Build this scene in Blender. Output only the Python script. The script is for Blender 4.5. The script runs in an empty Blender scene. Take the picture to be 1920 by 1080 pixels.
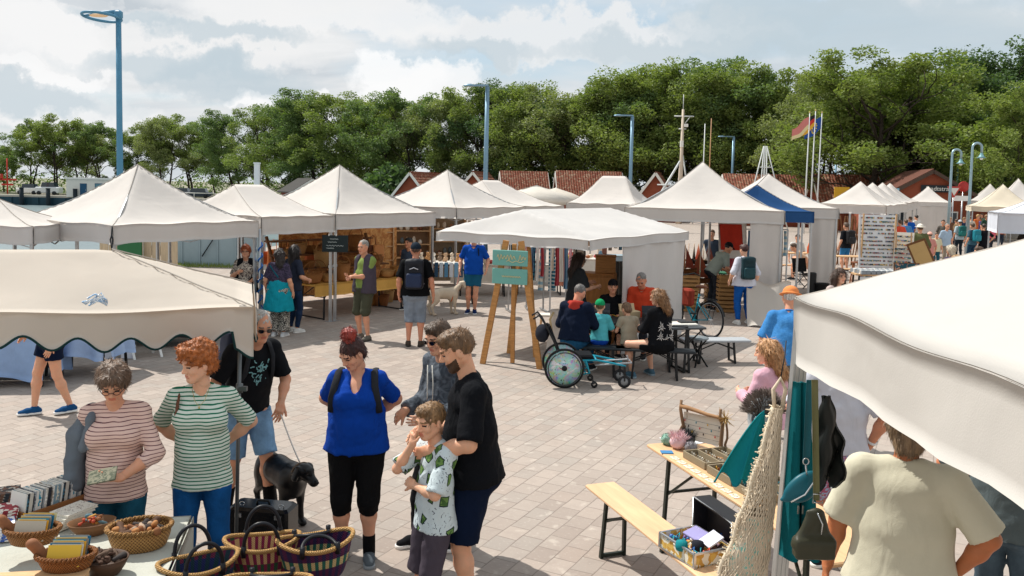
import bpy, math, random
import numpy as np
from mathutils import Vector, Matrix, Euler
R = math.radians
SC = bpy.context.scene
COL = SC.collection
# ------------------------------------------------------------------ camera
F_PX = 1600.0
PITCH = R(3.9); ROLL = R(1.25); CAMZ = 2.75; HORY = 350.0
SHIFT = (HORY - 540 + F_PX * math.tan(PITCH)) / 1920.0
CAM_R = Matrix.Rotation(math.pi/2 - PITCH, 3, 'X') @ Matrix.Rotation(ROLL, 3, 'Z')
cam_d = bpy.data.cameras.new('camera'); cam = bpy.data.objects.new('camera', cam_d); COL.objects.link(cam)
cam_d.sensor_width = 36; cam_d.lens = 36 * F_PX / 1920; cam_d.shift_y = SHIFT
cam_d.clip_end = 4000; cam_d.clip_start = 0.05
cam.matrix_world = Matrix.Translation((0, 0, CAMZ)) @ CAM_R.to_4x4()
SC.camera = cam
def U(px, py, z=0.0):
    """point of the horizontal plane z seen at photo pixel (px,py)"""
    d = CAM_R @ Vector(((px-960)/F_PX, (540-py)/F_PX + SHIFT*1920/F_PX, -1))
    t = (z - CAMZ) / d.z
    return Vector((d.x*t, d.y*t, z))
def D(px, py, Y):
    """point at distance Y (world +Y) seen at photo pixel"""
    d = CAM_R @ Vector(((px-960)/F_PX, (540-py)/F_PX + SHIFT*1920/F_PX, -1))
    t = Y / d.y
    return Vector((d.x*t, Y, CAMZ + d.z*t))
# ------------------------------------------------------------------ objects
def tag(o, label=None, cat=None, group=None, kind=None):
    if label: o['label'] = label
    if cat: o['category'] = cat
    if group: o['group'] = group
    if kind: o['kind'] = kind
    return o
def thing(name, label, cat, loc=(0,0,0), rz=0.0, group=None):
    o = bpy.data.objects.new(name, None); COL.objects.link(o)
    o.location = loc; o.rotation_euler = (0, 0, rz); o.empty_display_size = .2
    return tag(o, label, cat, group)
def copy_tree(o, parent=None):
    c = o.copy(); COL.objects.link(c)
    if parent is not None: c.parent = parent
    for ch in list(o.children): copy_tree(ch, c)
    return c
def dup(o, loc, rz, label=None, group=None, s=None):
    c = copy_tree(o); c.location = loc; c.rotation_euler = (0, 0, rz)
    if s: c.scale = (s, s, s) if not hasattr(s, '__len__') else s
    if label: c['label'] = label
    if group: c['group'] = group
    return c
def mesh_obj(name, V, Fc, mats, parent=None, smooth=False, mi=None):
    me = bpy.data.meshes.new(name)
    if isinstance(Fc, np.ndarray):
        V = np.asarray(V, dtype=np.float32)
        me.vertices.add(len(V)); me.vertices.foreach_set('co', V.ravel())
        n, k = Fc.shape
        me.loops.add(n*k); me.loops.foreach_set('vertex_index', Fc.astype(np.int32).ravel())
        me.polygons.add(n); me.polygons.foreach_set('loop_start', np.arange(0, n*k, k, dtype=np.int32))
        me.polygons.foreach_set('loop_total', np.full(n, k, dtype=np.int32))
    else:
        me.from_pydata([tuple(v) for v in V], [], Fc)
    if not isinstance(mats, (list, tuple)): mats = [mats]
    for m in mats: me.materials.append(m)
    if mi is not None: me.polygons.foreach_set('material_index', np.asarray(mi, dtype=np.int32))
    me.update(calc_edges=True)
    if isinstance(smooth, (list, np.ndarray)): me.polygons.foreach_set('use_smooth', np.asarray(smooth, dtype=bool))
    elif smooth: me.polygons.foreach_set('use_smooth', np.ones(len(me.polygons), dtype=bool))
    o = bpy.data.objects.new(name, me); COL.objects.link(o)
    if parent is not None: o.parent = parent
    return o
class MB:
    """collects shapes into one mesh"""
    def __init__(s): s.v=[]; s.f=[]; s.m=[]; s.s=[]; s.M=None
    def add(s, V, Fc, m=0, sm=False):
        b=len(s.v)
        for v in V:
            v=Vector(v); s.v.append(s.M@v if s.M is not None else v)
        for f in Fc: s.f.append([i+b for i in f]); s.m.append(m); s.s.append(sm)
        return s
    def box(s, c, d, m=0, rz=0, rx=0, ry=0, taper=1.0, bev=0.0):
        c=Vector(c); hx,hy,hz=d[0]/2,d[1]/2,d[2]/2
        Rm=Euler((rx,ry,rz)).to_matrix()
        if bev>0:
            V=[];b=bev
            for z,i in ((-hz,b),(-hz+b,0),(hz-b,0),(hz,b)):
                t=taper if z>0 else 1
                for x,y in ((-hx+i+b,-hy+i),(hx-i-b,-hy+i),(hx-i,-hy+i+b),(hx-i,hy-i-b),(hx-i-b,hy-i),(-hx+i+b,hy-i),(-hx+i,hy-i-b),(-hx+i,-hy+i+b)):
                    V.append(c+Rm@Vector((x*t,y*t,z)))
            Fc=[list(range(7,-1,-1)),list(range(24,32))]
            for k in range(3):
                for i in range(8): Fc.append([k*8+i,k*8+(i+1)%8,(k+1)*8+(i+1)%8,(k+1)*8+i])
            return s.add(V,Fc,m)
        V=[c+Rm@Vector((x*hx*(taper if z>0 else 1),y*hy*(taper if z>0 else 1),z*hz)) for z in (-1,1) for x,y in ((-1,-1),(1,-1),(1,1),(-1,1))]
        return s.add(V,[[3,2,1,0],[4,5,6,7],[0,1,5,4],[1,2,6,5],[2,3,7,6],[3,0,4,7]],m)
    def tube(s, pts, r, m=0, n=8, cap=True, closed=False, flat=None):
        pts=[Vector(p) for p in pts]; N=len(pts)
        rr=r if hasattr(r,'__len__') else [r]*N
        V=[];Fc=[];up=None
        for i,p in enumerate(pts):
            if closed: d=pts[(i+1)%N]-pts[i-1]
            else: d=pts[min(i+1,N-1)]-pts[max(i-1,0)]
            if d.length<1e-9: d=Vector((0,0,1))
            d.normalize()
            if up is None:
                up=Vector((0,0,1)) if abs(d.z)<.9 else Vector((0,1,0))
            a=d.cross(up)
            if a.length<1e-6: a=d.orthogonal()
            a.normalize(); b=a.cross(d).normalized(); up=b
            for k in range(n):
                t=2*math.pi*k/n
                V.append(p+a*(math.cos(t)*rr[i])+b*(math.sin(t)*rr[i]*(flat or 1)))
        L=N if closed else N-1
        for i in range(L):
            for k in range(n):
                j=(i+1)%N
                Fc.append([i*n+k,i*n+(k+1)%n,j*n+(k+1)%n,j*n+k])
        if cap and not closed: Fc.append(list(range(n-1,-1,-1))); Fc.append([(N-1)*n+k for k in range(n)])
        return s.add(V,Fc,m,n>4)
    def bar(s, a, b, w, t=None, m=0):
        a=Vector(a);b=Vector(b);t=t or w;d=(b-a).normalized()
        up=Vector((0,0,1)) if abs(d.z)<.95 else Vector((0,1,0))
        x=d.cross(up).normalized();y=x.cross(d).normalized()
        V=[p+x*(i*w/2)+y*(j*t/2) for p in (a,b) for i,j in ((-1,-1),(1,-1),(1,1),(-1,1))]
        return s.add(V,[[3,2,1,0],[4,5,6,7],[0,1,5,4],[1,2,6,5],[2,3,7,6],[3,0,4,7]],m)
    def lathe(s, prof, c=(0,0,0), m=0, n=20, sx=1, sy=1, axis='Z', cap=False, wob=0):
        c=Vector(c);V=[];Fc=[]
        for i,(r,z) in enumerate(prof):
            for k in range(n):
                t=2*math.pi*k/n; q=1+wob*math.sin(3*t+i*.3)+wob*.6*math.sin(7*t)
                p=Vector((r*math.cos(t)*sx*q,r*math.sin(t)*sy*q,z))
                if axis=='X': p=Vector((p.z,p.x,p.y))
                if axis=='Y': p=Vector((p.x,p.z,p.y))
                V.append(c+p)
        for i in range(len(prof)-1):
            for k in range(n): Fc.append([i*n+k,i*n+(k+1)%n,(i+1)*n+(k+1)%n,(i+1)*n+k])
        if cap: Fc.append(list(range(n-1,-1,-1))); Fc.append([(len(prof)-1)*n+k for k in range(n)])
        return s.add(V,Fc,m,True)
    def ball(s, c, r, m=0, n=10, Rm=None):
        c=Vector(c); r=r if hasattr(r,'__len__') else (r,r,r);V=[];Fc=[]
        h=n//2+1
        for i in range(h+1):
            a=math.pi*i/h
            for k in range(n):
                t=2*math.pi*k/n
                p=Vector((r[0]*math.sin(a)*math.cos(t),r[1]*math.sin(a)*math.sin(t),r[2]*math.cos(a)))
                if Rm is not None: p=Rm@p
                V.append(c+p)
        for i in range(h):
            for k in range(n): Fc.append([i*n+k,(i+1)*n+k,(i+1)*n+(k+1)%n,i*n+(k+1)%n])
        return s.add(V,Fc,m,True)
    def poly(s, pts, th, m=0, axis=(0,0,1)):
        """prism: polygon pts extruded by th along axis"""
        a=Vector(axis)*th; n=len(pts); P=[Vector(p) for p in pts]
        V=P+[p+a for p in P]
        return s.add(V,[list(range(n-1,-1,-1)),list(range(n,2*n))]+[[i,(i+1)%n,(i+1)%n+n,i+n] for i in range(n)],m)
    def sheet(s, fn, nu, nv, th=0.0, m=0):
        """fn(u,v)->point for u,v in 0..1 ; with thickness as a closed shell"""
        G=[[Vector(fn(i/nu,j/nv)) for j in range(nv+1)] for i in range(nu+1)]
        V=[p for row in G for p in row]; W=nv+1
        Fc=[[i*W+j,(i+1)*W+j,(i+1)*W+j+1,i*W+j+1] for i in range(nu) for j in range(nv)]
        if th:
            Nn=len(V); N=[]
            for i in range(nu+1):
                for j in range(nv+1):
                    a=G[min(i+1,nu)][j]-G[max(i-1,0)][j]; b=G[i][min(j+1,nv)]-G[i][max(j-1,0)]
                    c=a.cross(b); N.append(c.normalized() if c.length>1e-12 else Vector((0,0,1)))
            V=V+[V[q]-N[q]*th for q in range(Nn)]
            Fc=Fc+[[x+Nn for x in reversed(f)] for f in Fc]
            ed=[i*W for i in range(nu+1)]+[nu*W+j for j in range(1,W)]+[i*W+nv for i in range(nu-1,-1,-1)]+[j for j in range(nv-1,0,-1)]
            for q in range(len(ed)):
                a,b=ed[q],ed[(q+1)%len(ed)]; Fc.append([a,b,b+Nn,a+Nn])
        return s.add(V,Fc,m,True)
    def build(s, name, mats, parent=None, smooth=None):
        return mesh_obj(name, s.v, s.f, mats, parent, s.s if smooth is None else smooth, s.m)
# ------------------------------------------------------------------ materials
_mc = {}
def _hex(c):
    if isinstance(c, str):
        c=c.lstrip('#'); v=[int(c[i:i+2],16)/255 for i in (0,2,4)]
        return [x/12.92 if x<=.04045 else ((x+.055)/1.055)**2.4 for x in v]
    return list(c)
class NT:
    def __init__(s, name):
        s.m=bpy.data.materials.new(name); s.m.use_nodes=True; s.t=s.m.node_tree; s.t.nodes.clear()
        s.out=s.n('ShaderNodeOutputMaterial'); s.b=s.n('ShaderNodeBsdfPrincipled')
        s.l(s.b.outputs[0], s.out.inputs['Surface'])
    def n(s, t, **k):
        x=s.t.nodes.new(t)
        for a,b in k.items():
            if a in ('i',):
                for q,w in b.items(): x.inputs[q].default_value=w
            else: setattr(x,a,b)
        return x
    def l(s,a,b): s.t.links.new(a,b)
    def coord(s, which='Object'): return s.n('ShaderNodeTexCoord').outputs[which]
    def noise(s, scale, detail=3, vec=None, rough=.55, out=0, dist=0):
        x=s.n('ShaderNodeTexNoise',i={'Scale':scale,'Detail':detail,'Roughness':rough,'Distortion':dist})
        s.l(vec if vec is not None else s.coord(), x.inputs['Vector']); return x.outputs[out]
    def ramp(s, f, stops, interp='LINEAR'):
        x=s.n('ShaderNodeValToRGB'); x.color_ramp.interpolation=interp
        e=x.color_ramp.elements
        while len(e)<len(stops): e.new(.5)
        for q,(p,c) in zip(e,stops):
            q.position=p; c=_hex(c) if not isinstance(c,(int,float)) else [c]*3; q.color=(c[0],c[1],c[2],1)
        s.l(f,x.inputs[0]); return x.outputs[0]
    def mix(s, f, a, b, mode='MIX'):
        x=s.n('ShaderNodeMix',data_type='RGBA',blend_type=mode)
        for v,k in ((f,0),(a,6),(b,7)):
            if isinstance(v,(int,float)): x.inputs[k].default_value = v if k==0 else (v,v,v,1)
            elif isinstance(v,(list,tuple)) : x.inputs[k].default_value=(*v[:3],1)
            elif isinstance(v,str): x.inputs[k].default_value=(*_hex(v),1)
            else: s.l(v,x.inputs[k])
        return x.outputs[2]
    def math(s, op, a, b=0.0, c=None):
        x=s.n('ShaderNodeMath',operation=op)
        for k,v in enumerate((a,b) if c is None else (a,b,c)):
            if isinstance(v,(int,float)): x.inputs[k].default_value=v
            else: s.l(v,x.inputs[k])
        return x.outputs[0]
    def xyz(s, vec=None):
        x=s.n('ShaderNodeSeparateXYZ'); s.l(vec if vec is not None else s.coord(), x.inputs[0]); return x.outputs
    def map(s, vec=None, scale=(1,1,1), rot=(0,0,0), loc=(0,0,0)):
        x=s.n('ShaderNodeMapping'); x.inputs['Scale'].default_value=scale; x.inputs['Rotation'].default_value=rot; x.inputs['Location'].default_value=loc
        s.l(vec if vec is not None else s.coord(), x.inputs[0]); return x.outputs[0]
    def bump(s, h, strength=.3, dist=.01):
        x=s.n('ShaderNodeBump',i={'Strength':strength,'Distance':dist}); s.l(h,x.inputs['Height']); s.l(x.outputs[0],s.b.inputs['Normal'])
    def fin(s, col, rough=.8, metal=0, spec=.3):
        if isinstance(col,(list,tuple,str)): s.b.inputs['Base Color'].default_value=(*_hex(col)[:3],1)
        else: s.l(col,s.b.inputs['Base Color'])
        if isinstance(rough,(int,float)): s.b.inputs['Roughness'].default_value=rough
        else: s.l(rough,s.b.inputs['Roughness'])
        s.b.inputs['Metallic'].default_value=metal; s.b.inputs['Specular IOR Level'].default_value=spec
        return s.m
def cache(fn):
    def w(*a,**k):
        key=(fn.__name__,str(a),str(k))
        if key not in _mc: _mc[key]=fn(*a,**k)
        return _mc[key]
    return w
def sc(c,k): return [min(1,x*k) for x in _hex(c)]
@cache
def plain(c, rough=.7, metal=0, var=.12, scale=6, spec=.3, bump=0.0, bs=60):
    t=NT('paint'); n=t.noise(scale,4)
    col=t.mix(n, sc(c,1-var), sc(c,1+var)); 
    if bump: t.bump(t.noise(bs,4),bump,.01)
    return t.fin(col,rough,metal,spec)
@cache
def cloth(c, var=.14, bump=.35, spec=.12, fine=240):
    t=NT('cloth'); n=t.noise(9,4); col=t.mix(n, sc(c,1-var), sc(c,1+var))
    w=t.noise(fine,2); f=t.noise(11,3,t.map(scale=(1,1,.4),rot=(.25,.3,0)),dist=1.4)
    t.bump(t.math('ADD',t.math('MULTIPLY',w,.15),f),bump,.02)
    return t.fin(col,.9,0,spec)
@cache
def stripes(a, b, freq, duty=.5, axis=2, warp=.012):
    t=NT('striped_cloth'); o=t.xyz(); n=t.noise(5,2)
    z=t.math('ADD',o[axis],t.math('MULTIPLY',n,warp*2))
    fr=t.math('FRACT',t.math('MULTIPLY',z,freq))
    msk=t.math('GREATER_THAN',fr,duty)
    t.bump(t.noise(16,3),.3,.02)
    return t.fin(t.mix(msk,a,b),.9,0,.1)
@cache
def pattern(base, spots, scale=30, thr=.5, soft=.02):
    t=NT('patterned_cloth'); n=t.noise(scale,2,dist=1.5)
    col=_hex(base); cur=None
    f=t.ramp(n,[(thr-soft,0.0),(thr+soft,1.0)])
    t.bump(t.noise(16,3),.3,.02)
    return t.fin(t.mix(f,base,spots),.9,0,.1)
@cache
def patches(colors, scale=12, rough=.7):
    """cells of different colours"""
    t=NT('mixed_colours'); v=t.n('ShaderNodeTexVoronoi',i={'Scale':scale}); t.l(t.coord(),v.inputs['Vector'])
    h=t.xyz(v.outputs['Color'])[0]; n=len(colors)
    return t.fin(t.ramp(h,[(i/n,c) for i,c in enumerate(colors)],'CONSTANT'),rough)
@cache
def denim(c, fade=.25):
    t=NT('denim'); n=t.noise(7,4); w=t.noise(300,1)
    col=t.mix(t.ramp(n,[(.35,0.0),(.7,1.0)]), sc(c,1-fade*.6), sc(c,1+fade*1.6))
    t.bump(t.math('ADD',t.math('MULTIPLY',w,.2),t.noise(14,3,dist=1)),.45,.02)
    return t.fin(col,.9,0,.12)
@cache
def wood(c, ring=14, var=.3, rough=.55, axis='X'):
    t=NT('wood'); s={'X':(1,9,9),'Y':(9,1,9),'Z':(9,9,1)}[axis]
    m=t.map(scale=s); n=t.noise(ring/3,5,m,dist=.6); k=t.noise(3,3)
    col=t.mix(t.ramp(n,[(.3,0.0),(.7,1.0)]), sc(c,1-var), sc(c,1+var*.5))
    col=t.mix(t.math('MULTIPLY',k,.25),col,sc(c,.6))
    t.bump(n,.15,.005)
    return t.fin(col,rough,0,.3)
@cache
def metal(c='#8a8f92', rough=.4):
    t=NT('metal'); n=t.noise(8,4)
    return t.fin(t.mix(n,sc(c,.8),sc(c,1.1)),t.math('ADD',t.math('MULTIPLY',n,.2),rough-.1),.85,.5)
@cache
def canvas(c='#e9e3da', trans=.28, dirt=.1, tint=(1,.93,.84)):
    t=NT('canvas'); n=t.noise(.9,5); n2=t.noise(5,4); st=t.noise(1.6,4,t.map(scale=(1,1,.35)))
    col=t.mix(t.ramp(n,[(.35,0.0),(.75,1.0)]), sc(c,1-dirt), sc(c,1.02))
    col=t.mix(t.math('MULTIPLY',t.ramp(st,[(.55,0.0),(.8,1.0)]),.26),col,sc(c,.70))
    f=t.math('MULTIPLY',t.noise(2.2,2,dist=.6),.5); f2=t.math('MULTIPLY',t.noise(.8,2,t.map(scale=(1,3.2,1),rot=(0,0,.7)),dist=.8),.6)
    t.bump(t.math('ADD',t.math('ADD',t.math('MULTIPLY',t.noise(160,2),.03),f),f2),.4,.05)
    m=t.fin(col,.85,0,.15)
    tr=t.n('ShaderNodeBsdfTranslucent'); t.l(t.mix(1.0,col,list(tint),'MULTIPLY'),tr.inputs[0])
    mx=t.n('ShaderNodeMixShader',i={0:trans}); t.l(t.b.outputs[0],mx.inputs[1]); t.l(tr.outputs[0],mx.inputs[2]); t.l(mx.outputs[0],t.out.inputs['Surface'])
    return m
@cache
def skin(c='#d9a384', red=.5):
    t=NT('skin'); n=t.noise(18,5); n2=t.noise(60,4)
    col=t.mix(t.ramp(n,[(.3,0.0),(.7,1.0)]), sc(c,.90), [sc(c,1.07)[0],sc(c,.95)[1],sc(c,.90)[2]])
    t.b.inputs['Subsurface Weight'].default_value=.12; t.b.inputs['Subsurface Radius'].default_value=(.01,.004,.002); t.b.inputs['Subsurface Scale'].default_value=1
    t.bump(n2,.08,.004)
    return t.fin(col,.52,0,.35)
@cache
def hairmat(c='#5a3b22', var=.6):
    t=NT('hair'); m=t.map(scale=(60,60,7)); n=t.noise(1.0,4,m,dist=.4); k=t.noise(9,3)
    col=t.mix(t.ramp(n,[(.3,0.0),(.72,1.0)]), sc(c,1-var), sc(c,1+var*.9))
    col=t.mix(t.math('MULTIPLY',k,.3),col,sc(c,.55))
    t.bump(n,.7,.01)
    return t.fin(col,.5,0,.45)
@cache
def wicker(c='#a9743f', c2='#6b4020', su=40, sv=90, axis=2):
    t=NT('wicker'); o=t.xyz(); 
    a=t.n('ShaderNodeMath',operation='ARCTAN2'); t.l(o[1],a.inputs[0]); t.l(o[0],a.inputs[1])
    u=t.math('MULTIPLY',a.outputs[0],su/6.283); v=t.math('MULTIPLY',o[2],sv)
    # over-under weave
    w=t.math('MULTIPLY',t.math('SINE',t.math('MULTIPLY',u,6.283)),t.math('SINE',t.math('MULTIPLY',v,3.1416)))
    h=t.math('ADD',t.math('MULTIPLY',w,.5),.5)
    n=t.noise(20,3)
    col=t.mix(t.ramp(h,[(.15,0.0),(.65,1.0)]),c2,c); col=t.mix(t.math('MULTIPLY',n,.5),col,sc(c,.55))
    t.bump(h,.8,.012)
    return t.fin(col,.6,0,.3)
@cache
def glassy(c='#202428', rough=.08): return NT('dark_glass').fin(c,rough,0,.6)
@cache
def emis(c, s=1.0):
    t=NT('lamp_glow'); t.b.inputs['Emission Color'].default_value=(*_hex(c),1); t.b.inputs['Emission Strength'].default_value=s
    return t.fin(c)
# ------------------------------------------------------------------ distance-field modelling
def V3(*a): return np.array(a if len(a)==3 else a[0], dtype=float)
def cap(a, b, ra, rb=None, k=.02, wide=None, w=1.0, cut=False, sub=False, cuta=False):
    return dict(t='c', a=V3(*a), b=V3(*b), ra=ra, rb=ra if rb is None else rb, k=k, wide=None if wide is None else V3(*wide), w=w, cut=cut, sub=sub, cuta=cuta)
def ell(c, r, k=.02, rot=None, sub=False):
    r=r if hasattr(r,'__len__') else (r,r,r)
    return dict(t='e', c=V3(*c), r=V3(*r), k=k, rot=None if rot is None else np.array(rot), sub=sub)
def rbox(c, h, rad=.01, k=.01, rot=None, sub=False):
    return dict(t='b', c=V3(*c), h=V3(*h), rad=rad, k=k, rot=None if rot is None else np.array(rot), sub=sub)
def xf(prims, Rm, T, s=1.0):
    """move primitives by rotation Rm (3x3), translation T"""
    Rm=np.array(Rm); T=V3(*T); out=[]
    for p in prims:
        q=dict(p)
        if q['t']=='c':
            q['a']=Rm@(q['a']*s)+T; q['b']=Rm@(q['b']*s)+T; q['ra']*=s; q['rb']*=s
            if q['wide'] is not None: q['wide']=Rm@q['wide']
        else:
            q['c']=Rm@(q['c']*s)+T
            q['rot']=Rm@q['rot'] if q['rot'] is not None else Rm
            if q['t']=='e': q['r']=q['r']*s
            else: q['h']=q['h']*s; q['rad']*=s
        out.append(q)
    return out
def _bb(p):
    if p['t']=='c':
        r=max(p['ra'],p['rb'])*max(p['w'],1); return np.minimum(p['a'],p['b'])-r, np.maximum(p['a'],p['b'])+r
    if p['t']=='e': m=max(p['r']); return p['c']-m, p['c']+m
    m=float(np.linalg.norm(p['h']))+p['rad']; return p['c']-m, p['c']+m
def _dist(p, P):
    if p['t']=='c':
        a,b=p['a'],p['b']; ab=b-a; L2=float(ab@ab)+1e-12
        q=P-a; t=np.clip((q@ab)/L2,0,1); v=q-t[...,None]*ab
        d2=(v*v).sum(-1)
        if p['wide'] is not None:
            L=p['wide']/np.linalg.norm(p['wide']); d2=d2-(v@L)**2*(1-1/p['w']**2)
        d=np.sqrt(np.maximum(d2,0))-(p['ra']+t*(p['rb']-p['ra']))
        if p['cut']: d=np.maximum(d, (P-b)@(ab/math.sqrt(L2)))
        if p['cuta']: d=np.maximum(d, (a-P)@(ab/math.sqrt(L2)))
        return d
    q=P-p['c']
    if p['rot'] is not None: q=q@p['rot']
    if p['t']=='e':
        k0=np.sqrt(((q/p['r'])**2).sum(-1)); k1=np.sqrt(((q/p['r']**2)**2).sum(-1))+1e-9
        return k0*(k0-1)/k1
    e=np.abs(q)-p['h']
    return np.sqrt((np.maximum(e,0)**2).sum(-1))+np.minimum(e.max(-1),0)-p['rad']
_rg=np.random.RandomState(7)
_W=[(_rg.normal(size=3),_rg.uniform(0,6.28)) for _ in range(24)]
def wnoise(P, f, seed=0):
    """cheap smooth noise, about -1..1"""
    r=np.random.RandomState(seed); s=0
    w1=np.sin(P@(r.normal(size=3)*f*.6)+r.uniform(0,6))
    w2=np.sin(P@(r.normal(size=3)*f*.7)+r.uniform(0,6))
    for i in range(5):
        d=r.normal(size=3); d/=np.linalg.norm(d)
        s=s+np.sin(P@(d*f*(1+.35*i))+r.uniform(0,6)+1.3*w1*(i%2)+1.1*w2*((i+1)%2))/(1+.3*i)
    return s/2.6
def sdf(prims, h=.01, noise=None, post=None):
    lo=np.min([_bb(p)[0] for p in prims if not p['sub']],0)-3*h; hi=np.max([_bb(p)[1] for p in prims if not p['sub']],0)+3*h
    n=np.ceil((hi-lo)/h).astype(int)+1
    ax=[lo[i]+h*np.arange(n[i]) for i in range(3)]
    Fd=np.full(n,.25)
    for p in prims:
        a,b=_bb(p); m=p['k']*1.5+3*h
        i0=np.maximum(((a-m-lo)/h).astype(int),0); i1=np.minimum(((b+m-lo)/h).astype(int)+2,n)
        if (i1<=i0).any(): continue
        S=tuple(slice(i0[i],i1[i]) for i in range(3))
        G=np.stack(np.meshgrid(ax[0][S[0]],ax[1][S[1]],ax[2][S[2]],indexing='ij'),-1)
        d=_dist(p,G); k=max(p['k'],1e-4); f=Fd[S]
        if p['sub']:
            e=-d; hh=np.maximum(k-np.abs(f-e),0)/k; Fd[S]=np.maximum(f,e)+hh*hh*k/4
        else:
            hh=np.maximum(k-np.abs(f-d),0)/k; Fd[S]=np.minimum(f,d)-hh*hh*k/4
    if noise or post:
        I=np.nonzero(np.abs(Fd)<max(.06,3*h))
        P=np.stack([ax[i][I[i]] for i in range(3)],-1); val=Fd[I]
        if noise:
            for (amp,fr,seed) in noise: val=val+amp*wnoise(P,fr,seed)
        if post: val=post(P,val)
        Fd[I]=val
    return nets(Fd,lo,h)
def nets(Fd, lo, h):
    S=Fd<0; nx,ny,nz=Fd.shape
    c=np.zeros((nx-1,ny-1,nz-1),int)
    for dx in (0,1):
        for dy in (0,1):
            for dz in (0,1): c+=S[dx:nx-1+dx,dy:ny-1+dy,dz:nz-1+dz]
    act=(c>0)&(c<8); I=np.argwhere(act); idx=-np.ones(act.shape,int); idx[act]=np.arange(len(I))
    pos=np.zeros((len(I),3)); cnt=np.zeros(len(I))
    for a in range(3):
        o=[x for x in range(3) if x!=a]
        for u in (0,1):
            for v in (0,1):
                p0=I.copy(); p0[:,o[0]]+=u; p0[:,o[1]]+=v; p1=p0.copy(); p1[:,a]+=1
                f0=Fd[tuple(p0.T)]; f1=Fd[tuple(p1.T)]; m=(f0<0)!=(f1<0)
                t=np.where(m,f0/(f0-f1+1e-12),0)
                q=p0.astype(float); q[:,a]+=t
                pos[m]+=q[m]; cnt[m]+=1
    V=lo+h*(pos/np.maximum(cnt,1)[:,None])
    Fs=[]
    for a in range(3):
        o=[x for x in range(3) if x!=a]
        sl0=[slice(None)]*3; sl1=[slice(None)]*3
        sl0[a]=slice(0,-1); sl1[a]=slice(1,None)
        e=S[tuple(sl0)]!=S[tuple(sl1)]
        E=np.argwhere(e); ok=(E[:,o[0]]>0)&(E[:,o[1]]>0)&(E[:,o[0]]<Fd.shape[o[0]]-1)&(E[:,o[1]]<Fd.shape[o[1]]-1); E=E[ok]
        q=[]
        for u,v in ((-1,-1),(0,-1),(0,0),(-1,0)):
            c_=E.copy(); c_[:,o[0]]+=u; c_[:,o[1]]+=v; q.append(idx[tuple(c_.T)])
        q=np.stack(q,1); ins=S[tuple(E.T)]
        flip=ins if a!=1 else ~ins
        q=np.where(flip[:,None],q,q[:,::-1])
        Fs.append(q)
    Fa=np.concatenate(Fs); Fa=Fa[(Fa>=0).all(1)]
    return V,Fa
def join(parts):
    """parts: list of (V,F,mi) with mi int or array"""
    Vs=[];Fs=[];Ms=[];b=0
    for V,Fc,m in parts:
        if len(V)==0: continue
        Vs.append(V);Fs.append(Fc+b);Ms.append(np.full(len(Fc),m) if np.isscalar(m) else m);b+=len(V)
    return np.concatenate(Vs),np.concatenate(Fs),np.concatenate(Ms)
def sdf_obj(name, prims, h, mat, parent=None, noise=None, scale=1.0, post=None):
    V,Fc=sdf(prims,h,noise,post); return mesh_obj(name,V*scale,Fc,mat,parent,True)
def strands(V, Fc, n, L, wdt, dirfn, rs, lift=.25, seg=2):
    """thin flat strands leaving a surface; dirfn(points,normals)->directions"""
    a,b,c=V[Fc[:,0]],V[Fc[:,1]],V[Fc[:,2]]
    N=np.cross(b-a,c-a); Aa=np.linalg.norm(N,axis=1)+1e-12; N=N/Aa[:,None]
    i=rs.choice(len(Fc),n,p=Aa/Aa.sum()); w=rs.dirichlet((1,1,1),n)
    P=a[i]*w[:,:1]+b[i]*w[:,1:2]+c[i]*w[:,2:]; Nn=N[i]
    Dd=dirfn(P,Nn); Dd=Dd-(Dd*Nn).sum(1)[:,None]*Nn*(1-lift); Dd+=rs.normal(size=Dd.shape)*.18
    Dd/=np.linalg.norm(Dd,axis=1)[:,None]+1e-9
    Ls=L*rs.uniform(.5,1.2,n)[:,None]; Sd=np.cross(Dd,Nn); Sd/=np.linalg.norm(Sd,axis=1)[:,None]+1e-9; Sd*=wdt/2
    P0=P-Nn*.003; P1=P0+Dd*Ls*.5+Nn*Ls*lift*.3; P2=P0+Dd*Ls+Nn*Ls*lift*.15
    Q=np.stack([P0-Sd,P0+Sd,P1+Sd,P1-Sd,P2+Sd*.25,P2-Sd*.25],1).reshape(-1,3)
    k=np.arange(n)[:,None]*6
    Fq=np.concatenate([k+np.array([[0,1,2,3]]),k+np.array([[3,2,4,5]])])
    return Q,Fq
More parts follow.
